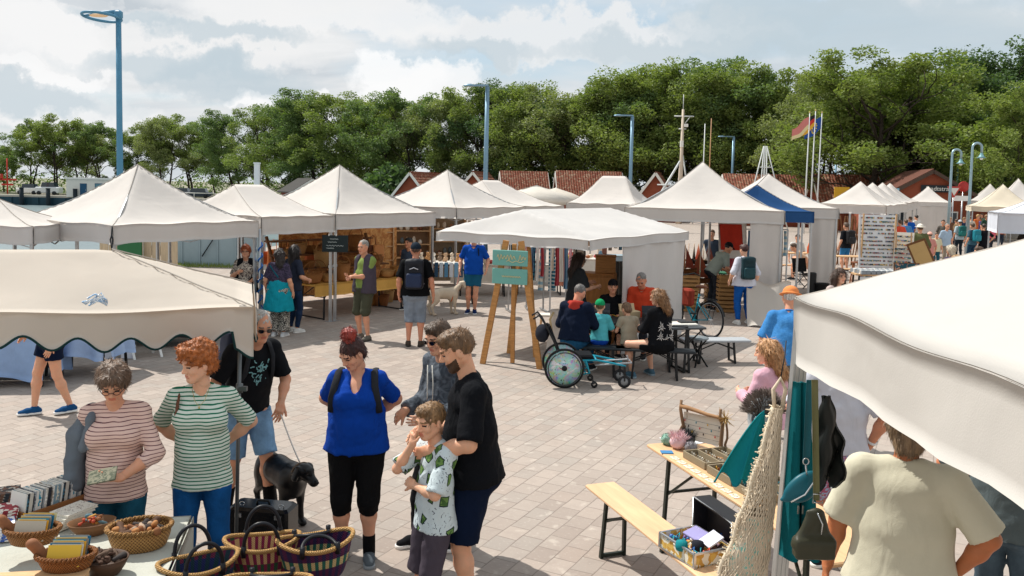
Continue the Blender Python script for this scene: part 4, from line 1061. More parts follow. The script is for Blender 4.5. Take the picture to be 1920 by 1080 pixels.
# ------------------------------------------------------------------ lamps
LB=metal('#7f9db0',.45); LB2=plain('#4f88a8',.45)
def arm_lamp(px,top,Y,head_l,label,r=.075,mat=None,ring=False):
    b=D(px,top,Y); H=b.z; o=thing('street_lamp',label,'street lamp',(b.x,Y,0),0,'tall lamps along the harbour')
    mat=mat or LB2
    MB().tube([(0,0,0),(0,0,1.2),(0,0,H*.5),(0,0,H-.12)],[r*1.35,r*1.3,r*1.15,r]).tube([(0,0,0),(0,0,.1)],r*2).build('pole',mat,o)
    L=head_l
    if ring:
        m=MB(); pts=[]
        for i in range(28):
            a=2*math.pi*i/28; pts.append((-L*.5+(L*.5)*math.cos(a)+.05,-L*.46*math.sin(a),H-.22+.05*math.sin(a)-.03*math.cos(a)))
        m.tube(pts,.038,0,8,closed=True,flat=1.2); m.tube([(.02,0,H-.06),(-.35,0,H-.08),(-L*.62,0,H-.12),(-L+.07,0,H-.20)],[.075,.065,.05,.035],0,8); m.box((0,0,H-.14),(.22,.22,.26),bev=.04)
        m.build('head',mat,o); MB().lathe([(0,-.05),(.13,-.04),(.16,0),(.1,.03),(0,.04)],(-.62,0,H-.17),0,16,sx=1.9).build('lamp_lens',emis('#d9b890',.25),o); return
    m=MB(); m.bar((.06,0,H-.06),(-L*.55,0,H-.06),.16,.09); m.lathe([(0,-.01),(L*.23,0),(L*.25,.03),(L*.2,.08),(.05,.13)],(-L*.74,0,H-.12),0,16,sx=1.15,sy=.55); m.build('head',mat,o)
    m=MB(); m.lathe([(0,-.012),(L*.17,-.012)],(-L*.74,0,H-.115),0,14,sx=1.1,sy=.55); m.build('lamp_lens',plain('#d8dde0',.2),o)
arm_lamp(222,19,27,1.15,'tall blue lamp post with ring shaped head above the first white tent',.085,LB2,True)
arm_lamp(914,158,42,1.15,'second lamp post from the left with pale blue arm',.10,LB)
arm_lamp(1186,215,58,1.25,'third lamp post from the left above the truncated tent',.11,LB)
arm_lamp(1376,255,76,1.4,'fourth lamp post just right of the large tent peak',.12,LB)
arm_lamp(1489,275,88,1.35,'fifth lamp post directly left of the flagpoles',.12,LB)
arm_lamp(1568,295,104,1.4,'sixth lamp post right of the flagpoles',.13,LB)
def goose(px,top,Y,label):
    b=D(px,top,Y); H=b.z; o=thing('street_lamp',label,'street lamp',(b.x,Y,0),0,'curved gooseneck lamps'); r=.22
    m=MB(); pts=[(0,0,0),(0,0,H*.5),(0,0,H-r)]+[(r-r*math.cos(a),0,H-r+r*math.sin(a)) for a in [math.pi*i/10 for i in range(1,11)]]+[(2*r,0,H-r-.25)]
    m.tube(pts,[.075,.07]+[.055]*(len(pts)-2),0,8); m.build('pole',metal('#9db6c0',.4),o)
    MB().lathe([(.04,.12),(.07,.02),(.12,-.08),(.21,-.15),(.19,-.15),(.04,-.06)],(2*r,0,H-r-.32),0,16).build('lamp_shade',plain('#79a5ad',.4),o)
    MB().ball((2*r,0,H-r-.48),.08).build('bulb',plain('#eeeeea',.3),o)
goose(1786,280,42,'left one of the two pale gooseneck street lamps'); goose(1824,268,40,'right one of the two pale gooseneck street lamps')
b=D(1797,302,60); o=thing('street_lamp','small teal bell lamp hanging between the two gooseneck lamps','street lamp',(b.x,60,0)); MB().tube([(0,0,0),(0,0,b.z)],.06).build('pole',plain('#4f7f84'),o); MB().lathe([(.05,.3),(.12,.1),(.36,-.2),(.33,-.2)],(0,0,b.z),0,14).build('lamp_shade',plain('#2f7f8a'),o)
# ------------------------------------------------------------------ ship masts
STL=plain('#cfd3d2',.5,0,.1)
b=D(1281,205,70); H=b.z; o=thing('ship_mast','white ship mast with crosstree and slanting struts left of the large tent peak','mast',(b.x,70,0))
m=MB(); m.tube([(0,0,0),(0,0,H)],[.2,.1],0,8); m.tube([(-.22,.1,0),(-.1,0,H*.55)],.07); m.build('pole',plain('#c9b9a6',.6),o)
m=MB(); m.tube([(-3.0,0,0),(-.1,0,H*.55)],.09); m.tube([(-1.9,0,H*.34),(1.3,0,H*.34)],.05); m.tube([(1.2,.5,0),(.1,0,H*.6)],.06); m.tube([(-.7,0,H*.94),(.9,0,H*.94)],.05); m.tube([(-.3,0,H*.83),(.3,0,H*.83)],.05); m.tube([(0,0,H),(0,0,H+1.2)],.03); m.tube([(.6,0,H*.94),(.2,0,H*.88)],.03); m.build('strut',STL,o)
m=MB(); m.box((.25,-.1,H*.86),(.3,.3,.25)); m.box((-.05,-.15,H*.70),(.25,.2,.5)); m.build('mast_light',plain('#e8e6df'),o)
for px,tp,lab in ((1322,232,'thin white yacht mast left of the large tent peak'),(1334,222,'slim orange brown mast just above the large tent peak')):
    b=D(px,tp,74); MB_=MB().tube([(0,0,0),(0,0,b.z)],[.07,.035],0,6); o=MB_.build('mast',plain('#b98d66' if 'orange' in lab else '#dfe2e2',.5)); o.location=(b.x,74,0); tag(o,lab,'mast')
b=D(1435,274,62); H=b.z; o=thing('ship_mast','tripod mast frame behind the blue canopy tent','mast',(b.x,62,0)); m=MB()
for x0,x1 in ((-1.4,-.1),(1.9,.1),(-.35,-.08),(.0,.0),(.25,.12)): m.tube([(x0,0,0),(x1,0,H)],.045)
m.tube([(-.7,0,H*.5),(1.0,0,H*.5)],.04); m.tube([(-.35,0,H*.75),(.5,0,H*.75)],.04); m.build('frame',STL,o)
# ------------------------------------------------------------------ flags
def flag(px,tp,Y,label,cols,star=False,dx=-1):
    b=D(px,tp,Y); o=thing('flagpole',label,'flagpole',(b.x,Y,0),0,'three flagpoles side by side'); H=b.z
    MB().tube([(0,0,0),(.02,0,H*.5),(.05,0,H)],[.06,.045,.03],0,8).build('pole',plain('#dfe3e4',.35),o)
    MB().ball((.05,0,H+.05),.06).build('finial',plain('#c9b27a',.3),o)
    if not cols: return
    L,h=1.35,.85; m=MB()
    def fn(i,j):
        x=.05-.03-L*i*.80; return (x,.14*math.sin(i*7+j)*i,H-.25-h*j-(L*i)*.62+.08*math.sin(i*6+j*2))
    m.sheet(fn,24,12,.01)
    t=NT('flag'); v=t.n('ShaderNodeAttribute'); v.attribute_name='fv'; 
    col=t.ramp(v.outputs['Fac'],[(i/len(cols),c) for i,c in enumerate(cols)],'CONSTANT') if len(cols)>1 else cols[0]
    mt=t.fin(col,.8); fo=m.build('flag',mt,o); me=fo.data
    at=me.attributes.new('fv','FLOAT','POINT'); N=13; at.data.foreach_set('value',[ (k%325%13)/12*.999 for k in range(len(me.vertices))])
    if star:
        s=MB()
        for k in range(12):
            a=2*math.pi*k/12; i=.45+.16*math.cos(a); j=.5+.30*math.sin(a); p=Vector(fn(i,j)); s.ball(p+Vector((0,-.03,0)),(.05,.02,.05),0,5)
        s.build('star_ring',plain('#e9d65a',.6),fo)
flag(1517,212,58,'front flagpole with red and yellow flag blowing left',['#cc7f78','#cc7f78','#dccd9c'])
flag(1528,208,59,'middle flagpole with black red gold flag blowing left',['#26262a','#c23a34','#d9a838'])
flag(1540,212,60,'right flagpole with blue flag with a ring of stars',['#24509c'],True)
# traffic signs by the gooseneck lamps
for px,py,Y,lab,kind in ((1788,360,46,'white triangular traffic sign below the left gooseneck lamp','tri'),(1804,372,47,'small white rectangular sign between the gooseneck lamps','rect'),(1806,350,48,'round red sign between the gooseneck lamps','round'),(1676,362,54,'blue square sign behind the row of small tents','sq')):
    b=D(px,py,Y); o=thing('traffic_sign',lab,'sign',(b.x,Y,0)); MB().tube([(0,0,0),(0,0,b.z)],.03,0,6).build('pole',ALU,o); m=MB(); z=b.z
    if kind=='tri': m.poly([(-.38,-.05,z+.3),(.38,-.05,z+.3),(0,-.05,z-.35)],.03,0,(0,1,0)); c='#b8443c'
    elif kind=='rect': m.box((0,-.05,z),(.9,.03,.28)); c='#e6e6e2'
    elif kind=='sq': m.box((0,-.05,z),(.6,.03,.6)); c='#7db4cc'
    else: m.lathe([(0,-.02),(.3,-.02),(.3,.02),(0,.02)],(0,-.05,z),0,16,axis='Y'); c='#a8302c'
    m.build('sign_plate',plain(c,.5),o)
    if kind=='tri': MB().poly([(-.24,-.07,z+.21),(.24,-.07,z+.21),(0,-.07,z-.2)],.015,0,(0,1,0)).build('inner_field',WHT,o)
# tall pale column behind the low tent, small boat jetty, grey blue container
b=D(482,306,60); o=MB().box((0,0,b.z/2),(.34,.34,b.z),bev=.03).box((0,0,b.z),(.4,.4,.1)).build('column',plain('#e3e6e8',.5)); o.location=(b.x,60,0); tag(o,'slim white square column rising above the low ridge tent','column')
p=U(404,492); o=thing('storage_container','grey blue steel container standing on grass behind the first tent','container',(p.x,p.y,0),R(-6)); m=MB(); m.box((0,0,1.0),(2.6,2.2,2.0))
for i in range(5): m.box((-1.2+i*.6,-1.115,1.0),(.04,.04,1.9))
m.build('body',plain('#8fa2aa',.6,0,.12,2),o); MB().box((0,-1.15,1.95),(2.7,.06,.12)).build('rim',plain('#8aa2aa'),o)
MB().tube([(.2,-1.17,1.4),(.5,-1.17,.9),(.1,-1.17,.3)],.02).build('cable',DK,o)
g_=MB(); rs=np.random.RandomState(2)
for i in range(1500):
    x,y=rs.uniform(-1.9,1.7),rs.uniform(-.6,.25); h=rs.uniform(.04,.16); a=rs.uniform(0,6.28); g_.add([(x,y,0),(x+.02*math.cos(a),y+.02*math.sin(a),0),(x+rs.normal()*.04,y+rs.normal()*.04,h)],[[0,1,2]])
go=g_.build('grass',LEAF[0]); go.location=(p.x,p.y-1.2,0); tag(go,None,None,None,'stuff')
for px,py,lab in ((318,478,'small grey boat moored at the quay seen under the first tent'),(345,470,'white boat with dark rail behind the first tent')):
    p=U(px,py,-.4); p.y=max(p.y,33); p=D(px,py,34); o=thing('moored_boat',lab,'boat',(p.x,34,-1.2),R(80),'boats seen under the first tent')
    m=MB(); m.sheet(lambda i,j:(-2.2+4.4*i,(-.75+1.5*j)*(1-.85*max(0,i-.55)**1.5*2),.05+.75*abs(2*j-1)**2.2+.15*i),14,8,.04); m.build('hull',plain('#c9d0d4' if 'white' in lab else '#7c878c',.4),o); MB().box((-.4,0,1.0),(1.2,.9,.7),taper=.85).build('cabin',plain('#3a4a55',.3),o)
    MB().tube([(-2,0,.8),(-2,0,1.7),(1.6,0,1.7)],.03).build('rail',ALU,o)
# ------------------------------------------------------------------ mid ground
PINE=wood('#c08a50',14,.3,.55); PALEW=wood('#d9b184',12,.22,.5); BLK=plain('#1a1c1e',.45,0,.1); DKW=wood('#7a5232',14,.35,.7)
# timber framed tent with draped white sheet
TA,TB=(-1.28,14.5),(1.16,12.9)
TT=tent('timber_tent','white draped sheet tent on timber A frames over the craft table',TA,TB,2.38,1.97,val=.16,depth=4.0,ridge=.80,ridge_axis=1,nseg=44,mat=canvas('#dddbd9',.24,.08),group=None,curve=.9,sag=.03,poles=(0,0,0,0),walls=((1,.30,.99),),frame=False,seam=False)
m=MB(); hx=1.46; hy=2.0
for y in (-1.75,1.75): m.bar((-hx,y,1.86),(hx,y,1.90),.07,.07)
m.bar((0,-1.75,2.10),(0,1.75,2.10),.06,.06); m.build('ridge_beam',PINE,TT)
for x,y,dx in ((.15,-1.75,.26),(1.15,1.3,.22)):
    for s_ in (-1,1): MB().bar((x+s_*dx,y,0),(x+s_*.04,y+.05*s_,1.88),.06,.045).build('leg',PINE,TT)
# teal sign boards on an A frame
p1,p2=U(905,682),U(1012,692); c=(p1+p2)/2; d=(p2-p1); rz=math.atan2(d.y,d.x)
SG=thing('a_board_sign','wooden A frame carrying two teal boards in front of the draped tent','sign',(c.x,c.y,0),rz)
w_=d.length/2
for x in (-1,1): MB().bar((x*w_,0,0),(x*.12,0,1.93),.085,.05).build('leg',PINE,SG)
MB().bar((-.05,.22,0),(0,.04,1.88),.06,.045).build('rear_leg',PINE,SG)
CRM=plain('#d9c99a',.7)
for z,t_ in ((1.67,0),(1.39,1)):
    bo=MB().box((-.03,-.06,z),(.56,.03,.235),bev=.006).build('board',plain('#6fa9a0',.7,0,.08),SG)
    m=MB()
    if t_==0:
        pts=[(-.23+.46*i/60,-.082,z+.01+.035*math.sin(i*.95)*(1+.4*math.sin(i*.31))) for i in range(61)]; m.tube(pts[:40],.005,0,4); m.tube([(-.08+.28*i/20,-.082,z-.05+.012*math.sin(i*.7)) for i in range(21)],.005,0,4); m.tube(pts[44:],.005,0,4)
    else: m.tube([(-.15+.30*i/50,-.082,z+.012*math.sin(i*1.5)) for i in range(51)],.004,0,4)
    m.build('lettering',CRM,bo)
MB().tube([(-w_,0,.03),(0,.0,.05),(w_,0,.03)],.006,0,4).build('rope',DK,SG)
# ---- craft table group
def folding_table(name,label,cat,c,rz,L,Wd,H,top,legc,group=None,th=.035):
    o=thing(name,label,cat,(c[0],c[1],0),rz,group); MB().box((0,0,H-th/2),(L,Wd,th),bev=.008).build('tabletop' if H>.6 else 'seat',top,o)
    for sx in (-1,1):
        m=MB(); x=sx*(L/2-.28)
        for sy in (-1,1): m.bar((x,sy*(Wd/2-.05),H-th),(x+sx*.03,sy*(Wd/2-.03),0),.032,.022)
        m.bar((x+sx*.03,-(Wd/2-.03),.02),(x+sx*.03,Wd/2-.03,.02),.024); m.bar((x,-(Wd/2-.05),H*.62),(x,Wd/2-.05,H*.62),.018)
        for sy in (-.5,.5): m.bar((x,sy*(Wd-.1),H*.60),(x-sx*.32,sy*(Wd-.1)*.6,H-th),.016)
        m.build('leg',legc,o)
    return o
g12=U(1180,690); th_=R(-8)
folding_table('folding_table','black folding craft table where children work under the draped tent','table',(1.85,13.15),th_,1.75,.72,.72,plain('#2a2c2f',.5),BLK)
folding_table('folding_bench','black folding bench under the hooded man and the child in cyan','bench',(1.22,12.45),th_,1.15,.28,.44,plain('#22272b',.5),BLK,'black folding benches')
folding_table('folding_bench','black folding bench under the woman in the flower print top','bench',(2.12,12.32),th_,1.15,.28,.44,plain('#22272b',.5),BLK,'black folding benches')
folding_table('folding_table','black plastic table with white tray right of the seated woman','table',(2.62,12.95),R(12),.58,.55,.70,plain('#4a4e52',.5),BLK)
folding_table('folding_bench','low pale grey bench in front of the teal bicycle','bench',(3.3,13.6),R(8),1.1,.32,.38,plain('#a8adb2',.5),BLK,'black folding benches')
o=thing('paper_tray','white paper tray lying on the black plastic table','tray',(2.62,12.95,.705),R(12)); MB().box((0,0,.012),(.42,.3,.02)).build('base',WHT,o); MB().box((.1,.02,.03),(.26,.12,.012)).build('card',BLK,o)
b=U(1310,690); o=thing('folding_stool','round grey folding stool with crossed black legs','stool',(b.x,b.y+.15,0),R(20))
MB().lathe([(0,.43),(.165,.43),(.175,.445),(.165,.46),(0,.46)],(0,0,0),0,24).build('seat',plain('#7c858a',.5),o)
for a in range(4):
    an=a*math.pi/2+.5; MB().bar((.15*math.cos(an),.15*math.sin(an),.43),(-.17*math.cos(an+.35),-.17*math.sin(an+.35),0),.022).build('leg',BLK,o)
MB().tube([(.09*math.cos(k),.09*math.sin(k),.2) for k in [i*.524 for i in range(12)]],.007,0,5,closed=True).build('ring',BLK,o)
# things on the craft table
for i,(x,y,c_,lab) in enumerate(((-.45,.1,'#3b3f45','dark craft box open on the craft table'),(.35,.05,'#30343a','black tool box standing on the craft table'),(.0,.2,'#c9b08a','pale wood block on the craft table'))):
    cx_=1.85+x*math.cos(th_)-y*math.sin(th_); cy_=13.15+x*math.sin(th_)+y*math.cos(th_); o=thing('craft_box',lab,'box',(cx_,cy_,.722),th_+.3*i); MB().box((0,0,.06),(.28,.2,.12),bev=.01).build('body',plain(c_),o); MB().box((0,.09,.16),(.28,.02,.12),rx=-.3).build('lid',plain(c_),o)
for i in range(14):
    rs_=np.random.RandomState(i+40); x,y=rs_.uniform(-.75,.75),rs_.uniform(-.3,.3); cx_=1.85+x*math.cos(th_)-y*math.sin(th_); cy_=13.15+x*math.sin(th_)+y*math.cos(th_)
    tag(MB().tube([(0,0,0),(.16*math.cos(i),.16*math.sin(i),.004)],.006,0,6).build('coloured_pencil',plain(['#b8443c','#2f6fa8','#d9a838','#4f9e6a','#dedad2'][i%5],.5)),'short coloured pencil lying loose on the craft table','pencil','pencils on the craft table').location=(cx_,cy_,.729)
# wooden cabinet, metal sheets, cask, box behind the craft table
b=D(1122,560,15.2); o=thing('wooden_cabinet','light brown wooden cabinet behind the woman in grey','cabinet',(b.x,15.3,0),R(-12)); MB().box((0,0,.62),(.62,.45,1.24),bev=.01).build('body',wood('#b07a45',10,.25,.5,'Z'),o); MB().box((0,-.235,.62),(.5,.02,1.1)).build('door',wood('#bd8650',10,.25,.5,'Z'),o); MB().ball((.2,-.26,.65),.02).build('handle',BLK,o)
o=thing('wooden_crate','small wooden box standing on top of the wooden cabinet','box',(b.x+.12,15.3,1.24),R(-5)); MB().box((0,0,.15),(.36,.3,.30),bev=.008).build('body',wood('#b9854f',10),o); MB().box((0,0,.31),(.38,.32,.02)).build('lid',wood('#a06c3a',10),o)
b=D(1152,520,15.4); o=MB()
for i in range(7): o.box((-.2+i*.065,0,.72),(.06,.03+.01*(i%2),1.44))
o=o.build('corrugated_panel',plain('#5c5f60',.45)); o.location=(b.x,15.45,0); tag(o,'dark grey corrugated panel right of the wooden cabinet','panel')
b=U(1052,566); o=thing('wooden_cask','low round wooden cask with dark opening beside the timber leg','cask',(b.x,14.5,0)); MB().lathe([(0,.0),(.27,.0),(.31,.2),(.30,.42),(.27,.42),(.26,.33),(0,.33)],(0,0,0),0,20).build('body',wood('#9a6a3a',10,.3,.6,'Z'),o); MB().lathe([(.31,.05),(.318,.05),(.318,.09),(.31,.09)],(0,0,0),0,20).build('hoop',BLK,o)
b=U(1043,640); o=thing('folding_stool','small pale wooden stool behind the wheelchair handles','stool',(b.x-.1,b.y+.9,0)); MB().box((0,0,.34),(.36,.3,.04),bev=.01).build('seat',plain('#e2ded6'),o)
for a,c_ in ((-1,-1),(1,-1),(1,1),(-1,1)): MB().bar((a*.14,c_*.11,.32),(a*.17,c_*.13,0),.03).build('leg',PALEW,o)
b=U(1038,600); o=thing('pedestal_table','white cloth covered pedestal left of the hooded man','table',(b.x,14.0,0)); MB().lathe([(.30,0),(.27,.3),(.24,.6),(.26,.72),(0,.73)],(0,0,0),0,18,wob=.05).build('cloth',cloth('#d6d0c8'),o); MB().tube([(-.2,-.2,.72),(-.26,-.3,.62),(-.22,-.28,.4)],.02,0,6).build('rope',cloth('#c9b48a'),o)
# sail emblem shield leaning in the timber tent
b=D(1098,470,15.6); o=thing('round_shield','white round shield with black ring hanging in the timber tent','shield',(b.x-.1,15.6,1.55),R(10)); MB().lathe([(0,-.02),(.2,-.01),(.21,0),(0,.02)],(0,0,0),0,20,sx=.5,axis='Y').build('disc',WHT,o); MB().tube([(.09*math.cos(k),-.03,.17*math.sin(k)) for k in [i*.4 for i in range(16)]],.012,0,5,closed=True).build('ring',BLK,o)
# ---- wheelchair
b=U(1057,727); wz=.275; WC=thing('wheelchair','teal childrens wheelchair with colourful disc wheel beside the bench','wheelchair',(b.x,b.y,0),R(2))
def cartoon_disc():
    t=NT('wheel_print'); v=t.noise(7,3,dist=1.5,out=1); n=t.noise(9,2,dist=2)
    hsv=t.n('ShaderNodeHueSaturation',i={'Saturation':1.6,'Value':1.15}); t.l(v,hsv.inputs['Color'])
    col=t.mix(t.ramp(n,[(.45,0.0),(.55,.85)]),hsv.outputs[0],'#9fd6d6'); n2=t.noise(14,2,dist=2.5); col=t.mix(t.ramp(n2,[(.64,0.0),(.66,1.0)]),col,'#26242c'); col=t.mix(t.ramp(t.noise(6,2,dist=1),[(.56,0.0),(.6,1.0)]),col,'#e9e6ee')
    return t.fin(col,.35)
TEAL=plain('#1f93ab',.35); 
def big_wheel(y,s_):
    w0=MB(); w0.lathe([(.246,-.012),(.262,-.018),(.275,-.010),(.277,0),(.275,.010),(.262,.018),(.246,.012),(.246,-.012)],(0,y,wz),0,48,axis='Y'); tw=w0.build('wheel',plain('#17181a',.7),WC)
    MB().lathe([(0,-.012),(.247,-.006),(.247,.006),(0,.012)],(0,y,wz),0,40,axis='Y').build('spoke_guard',cartoon_disc(),tw)
    MB().tube([(.225*math.cos(k),y-.045*s_,wz+.225*math.sin(k)) for k in [i*2*math.pi/36 for i in range(36)]],.009,0,6,closed=True).build('push_rim',plain('#3a3f44',.3),tw)
    MB().lathe([(0,-.035),(.035,-.03),(.04,.0),(.04,.03)],(0,y,wz),0,14,axis='Y').build('hub',plain('#14161a',.4),tw)
big_wheel(-.02,1); big_wheel(.46,-1)
m=MB()
for y in (.06,.38):
    m.tube([(-.06,y,.36),(.45,y,.38),(.72,y,.33),(.86,y,.30)],.014,0,8); m.tube([(0,y,wz),(.02,y,.40)],.018); m.tube([(.3,y,.38),(.36,y,.20),(.2,y,.16)],.014)
m.tube([(0,-.02,wz),(0,.46,wz)],.014); m.tube([(.45,.06,.38),(.45,.38,.38)],.012); m.tube([(.3,.06,.2),(.3,.38,.2)],.012); m.build('frame',TEAL,WC)
m=MB(); m.box((.2,.22,.42),(.42,.36,.06),bev=.02); m.build('seat',cloth('#16181c'),WC)
m=MB(); m.sheet(lambda i,j:(-.05-.17*j+.03*math.sin(i*3.14),.05+.34*i,.42+.42*j),6,8,.02); m.build('backrest',cloth('#14161a'),WC)
m=MB()
for y in (.05,.39):
    m.tube([(-.02,y,.40),(-.16,y,.66),(-.30,y,.92),(-.36,y,.99),(-.44,y,.94)],.014,0,8)
m.tube([(-.30,.05,.90),(-.30,.39,.90)],.010); m.tube([(-.1,.05,.55),(-.24,.39,.8)],.008); m.tube([(-.1,.39,.55),(-.24,.05,.8)],.008); m.build('push_handle',BLK,WC)
m=MB(); m.ball((-.30,.2,.72),(.10,.15,.13),0,12); m.build('bag',cloth('#23262f'),WC)
for y in (.02,.42):
    m=MB(); m.lathe([(.055,-.012),(.085,-.014),(.092,0),(.085,.014),(.055,.012)],(.84,y,.092),0,24,axis='Y'); cw=m.build('caster_wheel',plain('#202226',.6),WC)
    MB().lathe([(0,-.01),(.057,-.008),(.057,.008),(0,.01)],(.84,y,.092),0,18,axis='Y').build('rim',plain('#8b8f92',.4),cw)
    MB().bar((.84,y-.02,.10),(.84,y-.02,.30),.02,.014).bar((.84,y+.02,.10),(.84,y+.02,.30),.02,.014).build('fork',BLK,cw)
m=MB(); m.tube([(.44,.1,.30),(.95,.1,.34),(.95,.36,.34),(.44,.36,.30)],.012); m.bar((.93,.22,.34),(.90,.22,.42),.02); m.build('footrest_bar',plain('#9a9ea2',.3),WC)
for y in (.0,.44): MB().lathe([(.02,-.015),(.045,-.015),(.045,.015),(.02,.015)],(.42,y,.05),0,14,axis='Y').bar((.42,y,.06),(.36,y,.2),.02).build('anti_tip_wheel',BLK,WC)
# ---- teal bicycle
b=U(1330,634); BK=thing('bicycle','teal step through bicycle with brown saddle leaning by the model boats','bicycle',(b.x,b.y,0),R(122))
TB_=plain('#1d8fa3',.3)
for x,nm in ((0,'rear'),(1.06,'front')):
    w0=MB().tube([(x+.335*math.cos(k),0,.345+.335*math.sin(k)) for k in [i*2*math.pi/40 for i in range(40)]],.016,0,8,closed=True).build('wheel',plain('#1b1c1e',.7),BK)
    m=MB(); m.tube([(x+.315*math.cos(k),0,.345+.315*math.sin(k)) for k in [i*2*math.pi/40 for i in range(40)]],.009,0,6,closed=True); m.build('rim',metal('#b9bcbf',.3),w0)
    m=MB()
    for i in range(20): a=i*.314; m.tube([(x,.02*(-1)**i,.345),(x+.31*math.cos(a),0,.345+.31*math.sin(a))],.0018,0,3)
    m.tube([(x,-.05,.345),(x,.05,.345)],.02,0,8); m.build('spokes',metal('#c9cbcd',.3),w0)
    m=MB(); m.sheet(lambda i,j,x=x:(x+.365*math.cos(.25+2.6*i),-.028+.056*j,.345+.365*math.sin(.25+2.6*i)),24,3,.004); m.build('mudguard',BLK,BK)
m=MB(); m.tube([(.86,0,.98),(.84,0,.80),(.46,0,.30),(.42,0,.28)],.021,0,8); m.tube([(.42,0,.28),(.30,0,.80)],.019); 
for y in (-.05,.05): m.tube([(0,y,.345),(.42,y*.6,.28)],.010); m.tube([(0,y,.345),(.33,y*.5,.64)],.010); m.tube([(.87,y*.8,.78),(1.06,y,.345)],.012)
m.tube([(.86,0,.70),(.40,0,.40)],.016); m.tube([(.87,0,.74),(.86,0,1.04)],.02); m.build('frame',TB_,BK)
m=MB(); m.tube([(.30,0,.80),(.28,0,.90)],.014); m.ball((.25,0,.94),(.14,.10,.035),0,12); m.build('saddle',plain('#6b3d22',.5),BK)
m=MB(); m.tube([(.86,0,1.04),(.85,0,1.10)],.014); m.tube([(.62,-.30,1.10),(.75,-.28,1.14),(.86,-.12,1.10),(.86,.12,1.10),(.75,.28,1.14),(.62,.30,1.10)],.012,0,8); m.build('handlebar',BLK,BK)
m=MB(); m.tube([(-.12,-.06,.72),(.28,-.06,.74)],.007); m.tube([(-.12,.06,.72),(.28,.06,.74)],.007); m.tube([(-.1,-.06,.72),(0,-.06,.36)],.006); m.tube([(-.1,.06,.72),(0,.06,.36)],.006)
for i in range(5): m.tube([(-.12+.09*i,-.06,.725),(-.12+.09*i,.06,.725)],.005)
m.build('luggage_rack',BLK,BK)
m=MB(); m.lathe([(.0,-.05),(.09,-.045),(.095,-.04),(0,-.035)],(.42,0,.28),0,20,axis='Y'); m.bar((.42,-.06,.28),(.50,-.07,.14),.02,.012); m.box((.52,-.11,.13),(.09,.08,.025)); m.bar((.42,.06,.28),(.34,.07,.42),.02,.012); m.box((.33,.11,.43),(.09,.08,.025)); m.build('crank',BLK,BK)
m=MB(); m.box((.62,.0,.70),(.30,.16,.34),bev=.04); m.build('pannier_bag',cloth('#8e3a2c'),BK)
# ---- model boats stall under the large tent
def model_boat(label,x,y,z,rz,s_=1.0,c='#7a3426',hull='#7a5030'):
    o=thing('model_boat',label,'model boat',(x,y,z),rz,'model sailing boats on the crates'); 
    m=MB(); m.sheet(lambda i,j:((-.3+.6*i)*s_,(-.085+.17*j)*(1-abs(2*i-1)**2.4)*s_,(.10*abs(2*j-1)**2+.03*abs(2*i-1)**3)*s_),14,6,.01); m.build('hull',wood(hull,10),o)
    m=MB(); m.tube([(0,0,.02),(0,0,.66*s_)],.008); m.tube([(-.26*s_,0,.12*s_),(0,0,.12*s_)],.006); m.build('mast',PALEW,o)
    for (a_,b_,c_) in (((-.26,.12),(-.01,.14),(-.01,.64)),((.02,.60),(.02,.13),(.27,.10))):
        m=MB(); m.poly([(a_[0]*s_,-.004,a_[1]*s_),(b_[0]*s_,-.004,b_[1]*s_),(c_[0]*s_,-.004,c_[1]*s_)],.006,0,(0,1,0)); m.build('sail',cloth(c),o)
    return o
def crate(label,x,y,z,rz,L=.5,Wd=.32,H=.28,c='#b48a58',group='wooden fruit crates stacked under the large tent'):
    o=thing('wooden_crate',label,'crate',(x,y,z),rz,group); mt=wood(c,10,.3,.7)
    m=MB()
    for k in range(3):
        zz_=H*(.16+.33*k)
        m.box((0,-Wd/2,zz_),(L,.012,H*.24)); m.box((0,Wd/2,zz_),(L,.012,H*.24)); m.box((-L/2+.008,0,zz_),(.012,Wd-.02,H*.24)); m.box((L/2-.008,0,zz_),(.012,Wd-.02,H*.24))
    m.build('slats',mt,o); m=MB(); m.box((0,0,.012),(L-.03,Wd-.03,.014)); m.build('bottom',mt,o)
    m=MB()
    for a in (-1,1):
        for b_ in (-1,1): m.box((a*(L/2-.03),b_*(Wd/2-.02),H/2),(.03,.03,H))
    m.build('corner_post',mt,o); return o
k=0
cg=['bottom','middle','top']
for px,row in ((1286,3),(1362,3),(1340,2)):
    b=D(px,600,19.4 if px!=1340 else 20.0)
    for i in range(row):
        crate('%s wooden crate %s'%(cg[i],{1286:'of the stack below the brown sails',1362:'of the stack left of the woman with the green backpack',1340:'of the two crate pile behind the bicycle wheel'}[px]),b.x,b.y,.285*i,R(4*i-5))
        k+=1
for px,z,Y_,s_,c_,lab in ((1284,.86,19.4,1.0,'#7a3a2c','large brown sailed model boat at the left on the crates'),(1312,.62,19.6,1.1,'#8c4a36','large rust red sailed model boat beside the bicycle handlebar'),(1268,.90,20.0,.9,'#6e3226','dark brown sailed model boat half behind the white side wall')):
    b=D(px,500,Y_); model_boat(lab,b.x,Y_,z,R(15),s_,c_)
o=folding_table('folding_table','long grey table behind carrying small dark model boats','table',(D(1310,470,22.8).x,22.8),R(0),2.4,.7,.8,plain('#8f9294',.6),BLK)
for i,(px,c_) in enumerate(((1282,'#cfc8bc'),(1292,'#7a3426'),(1302,'#2e2a2a'),(1310,'#a9452f'),(1320,'#d9d4c9'),(1330,'#5a2c22'))):
    b=D(px,455,22.8); model_boat('%s small model boat from the left on the long grey table'%['first','second','third','fourth','fifth','sixth'][i],b.x,22.8,.81,R(70+10*i),.8,c_,'#3d2c22')
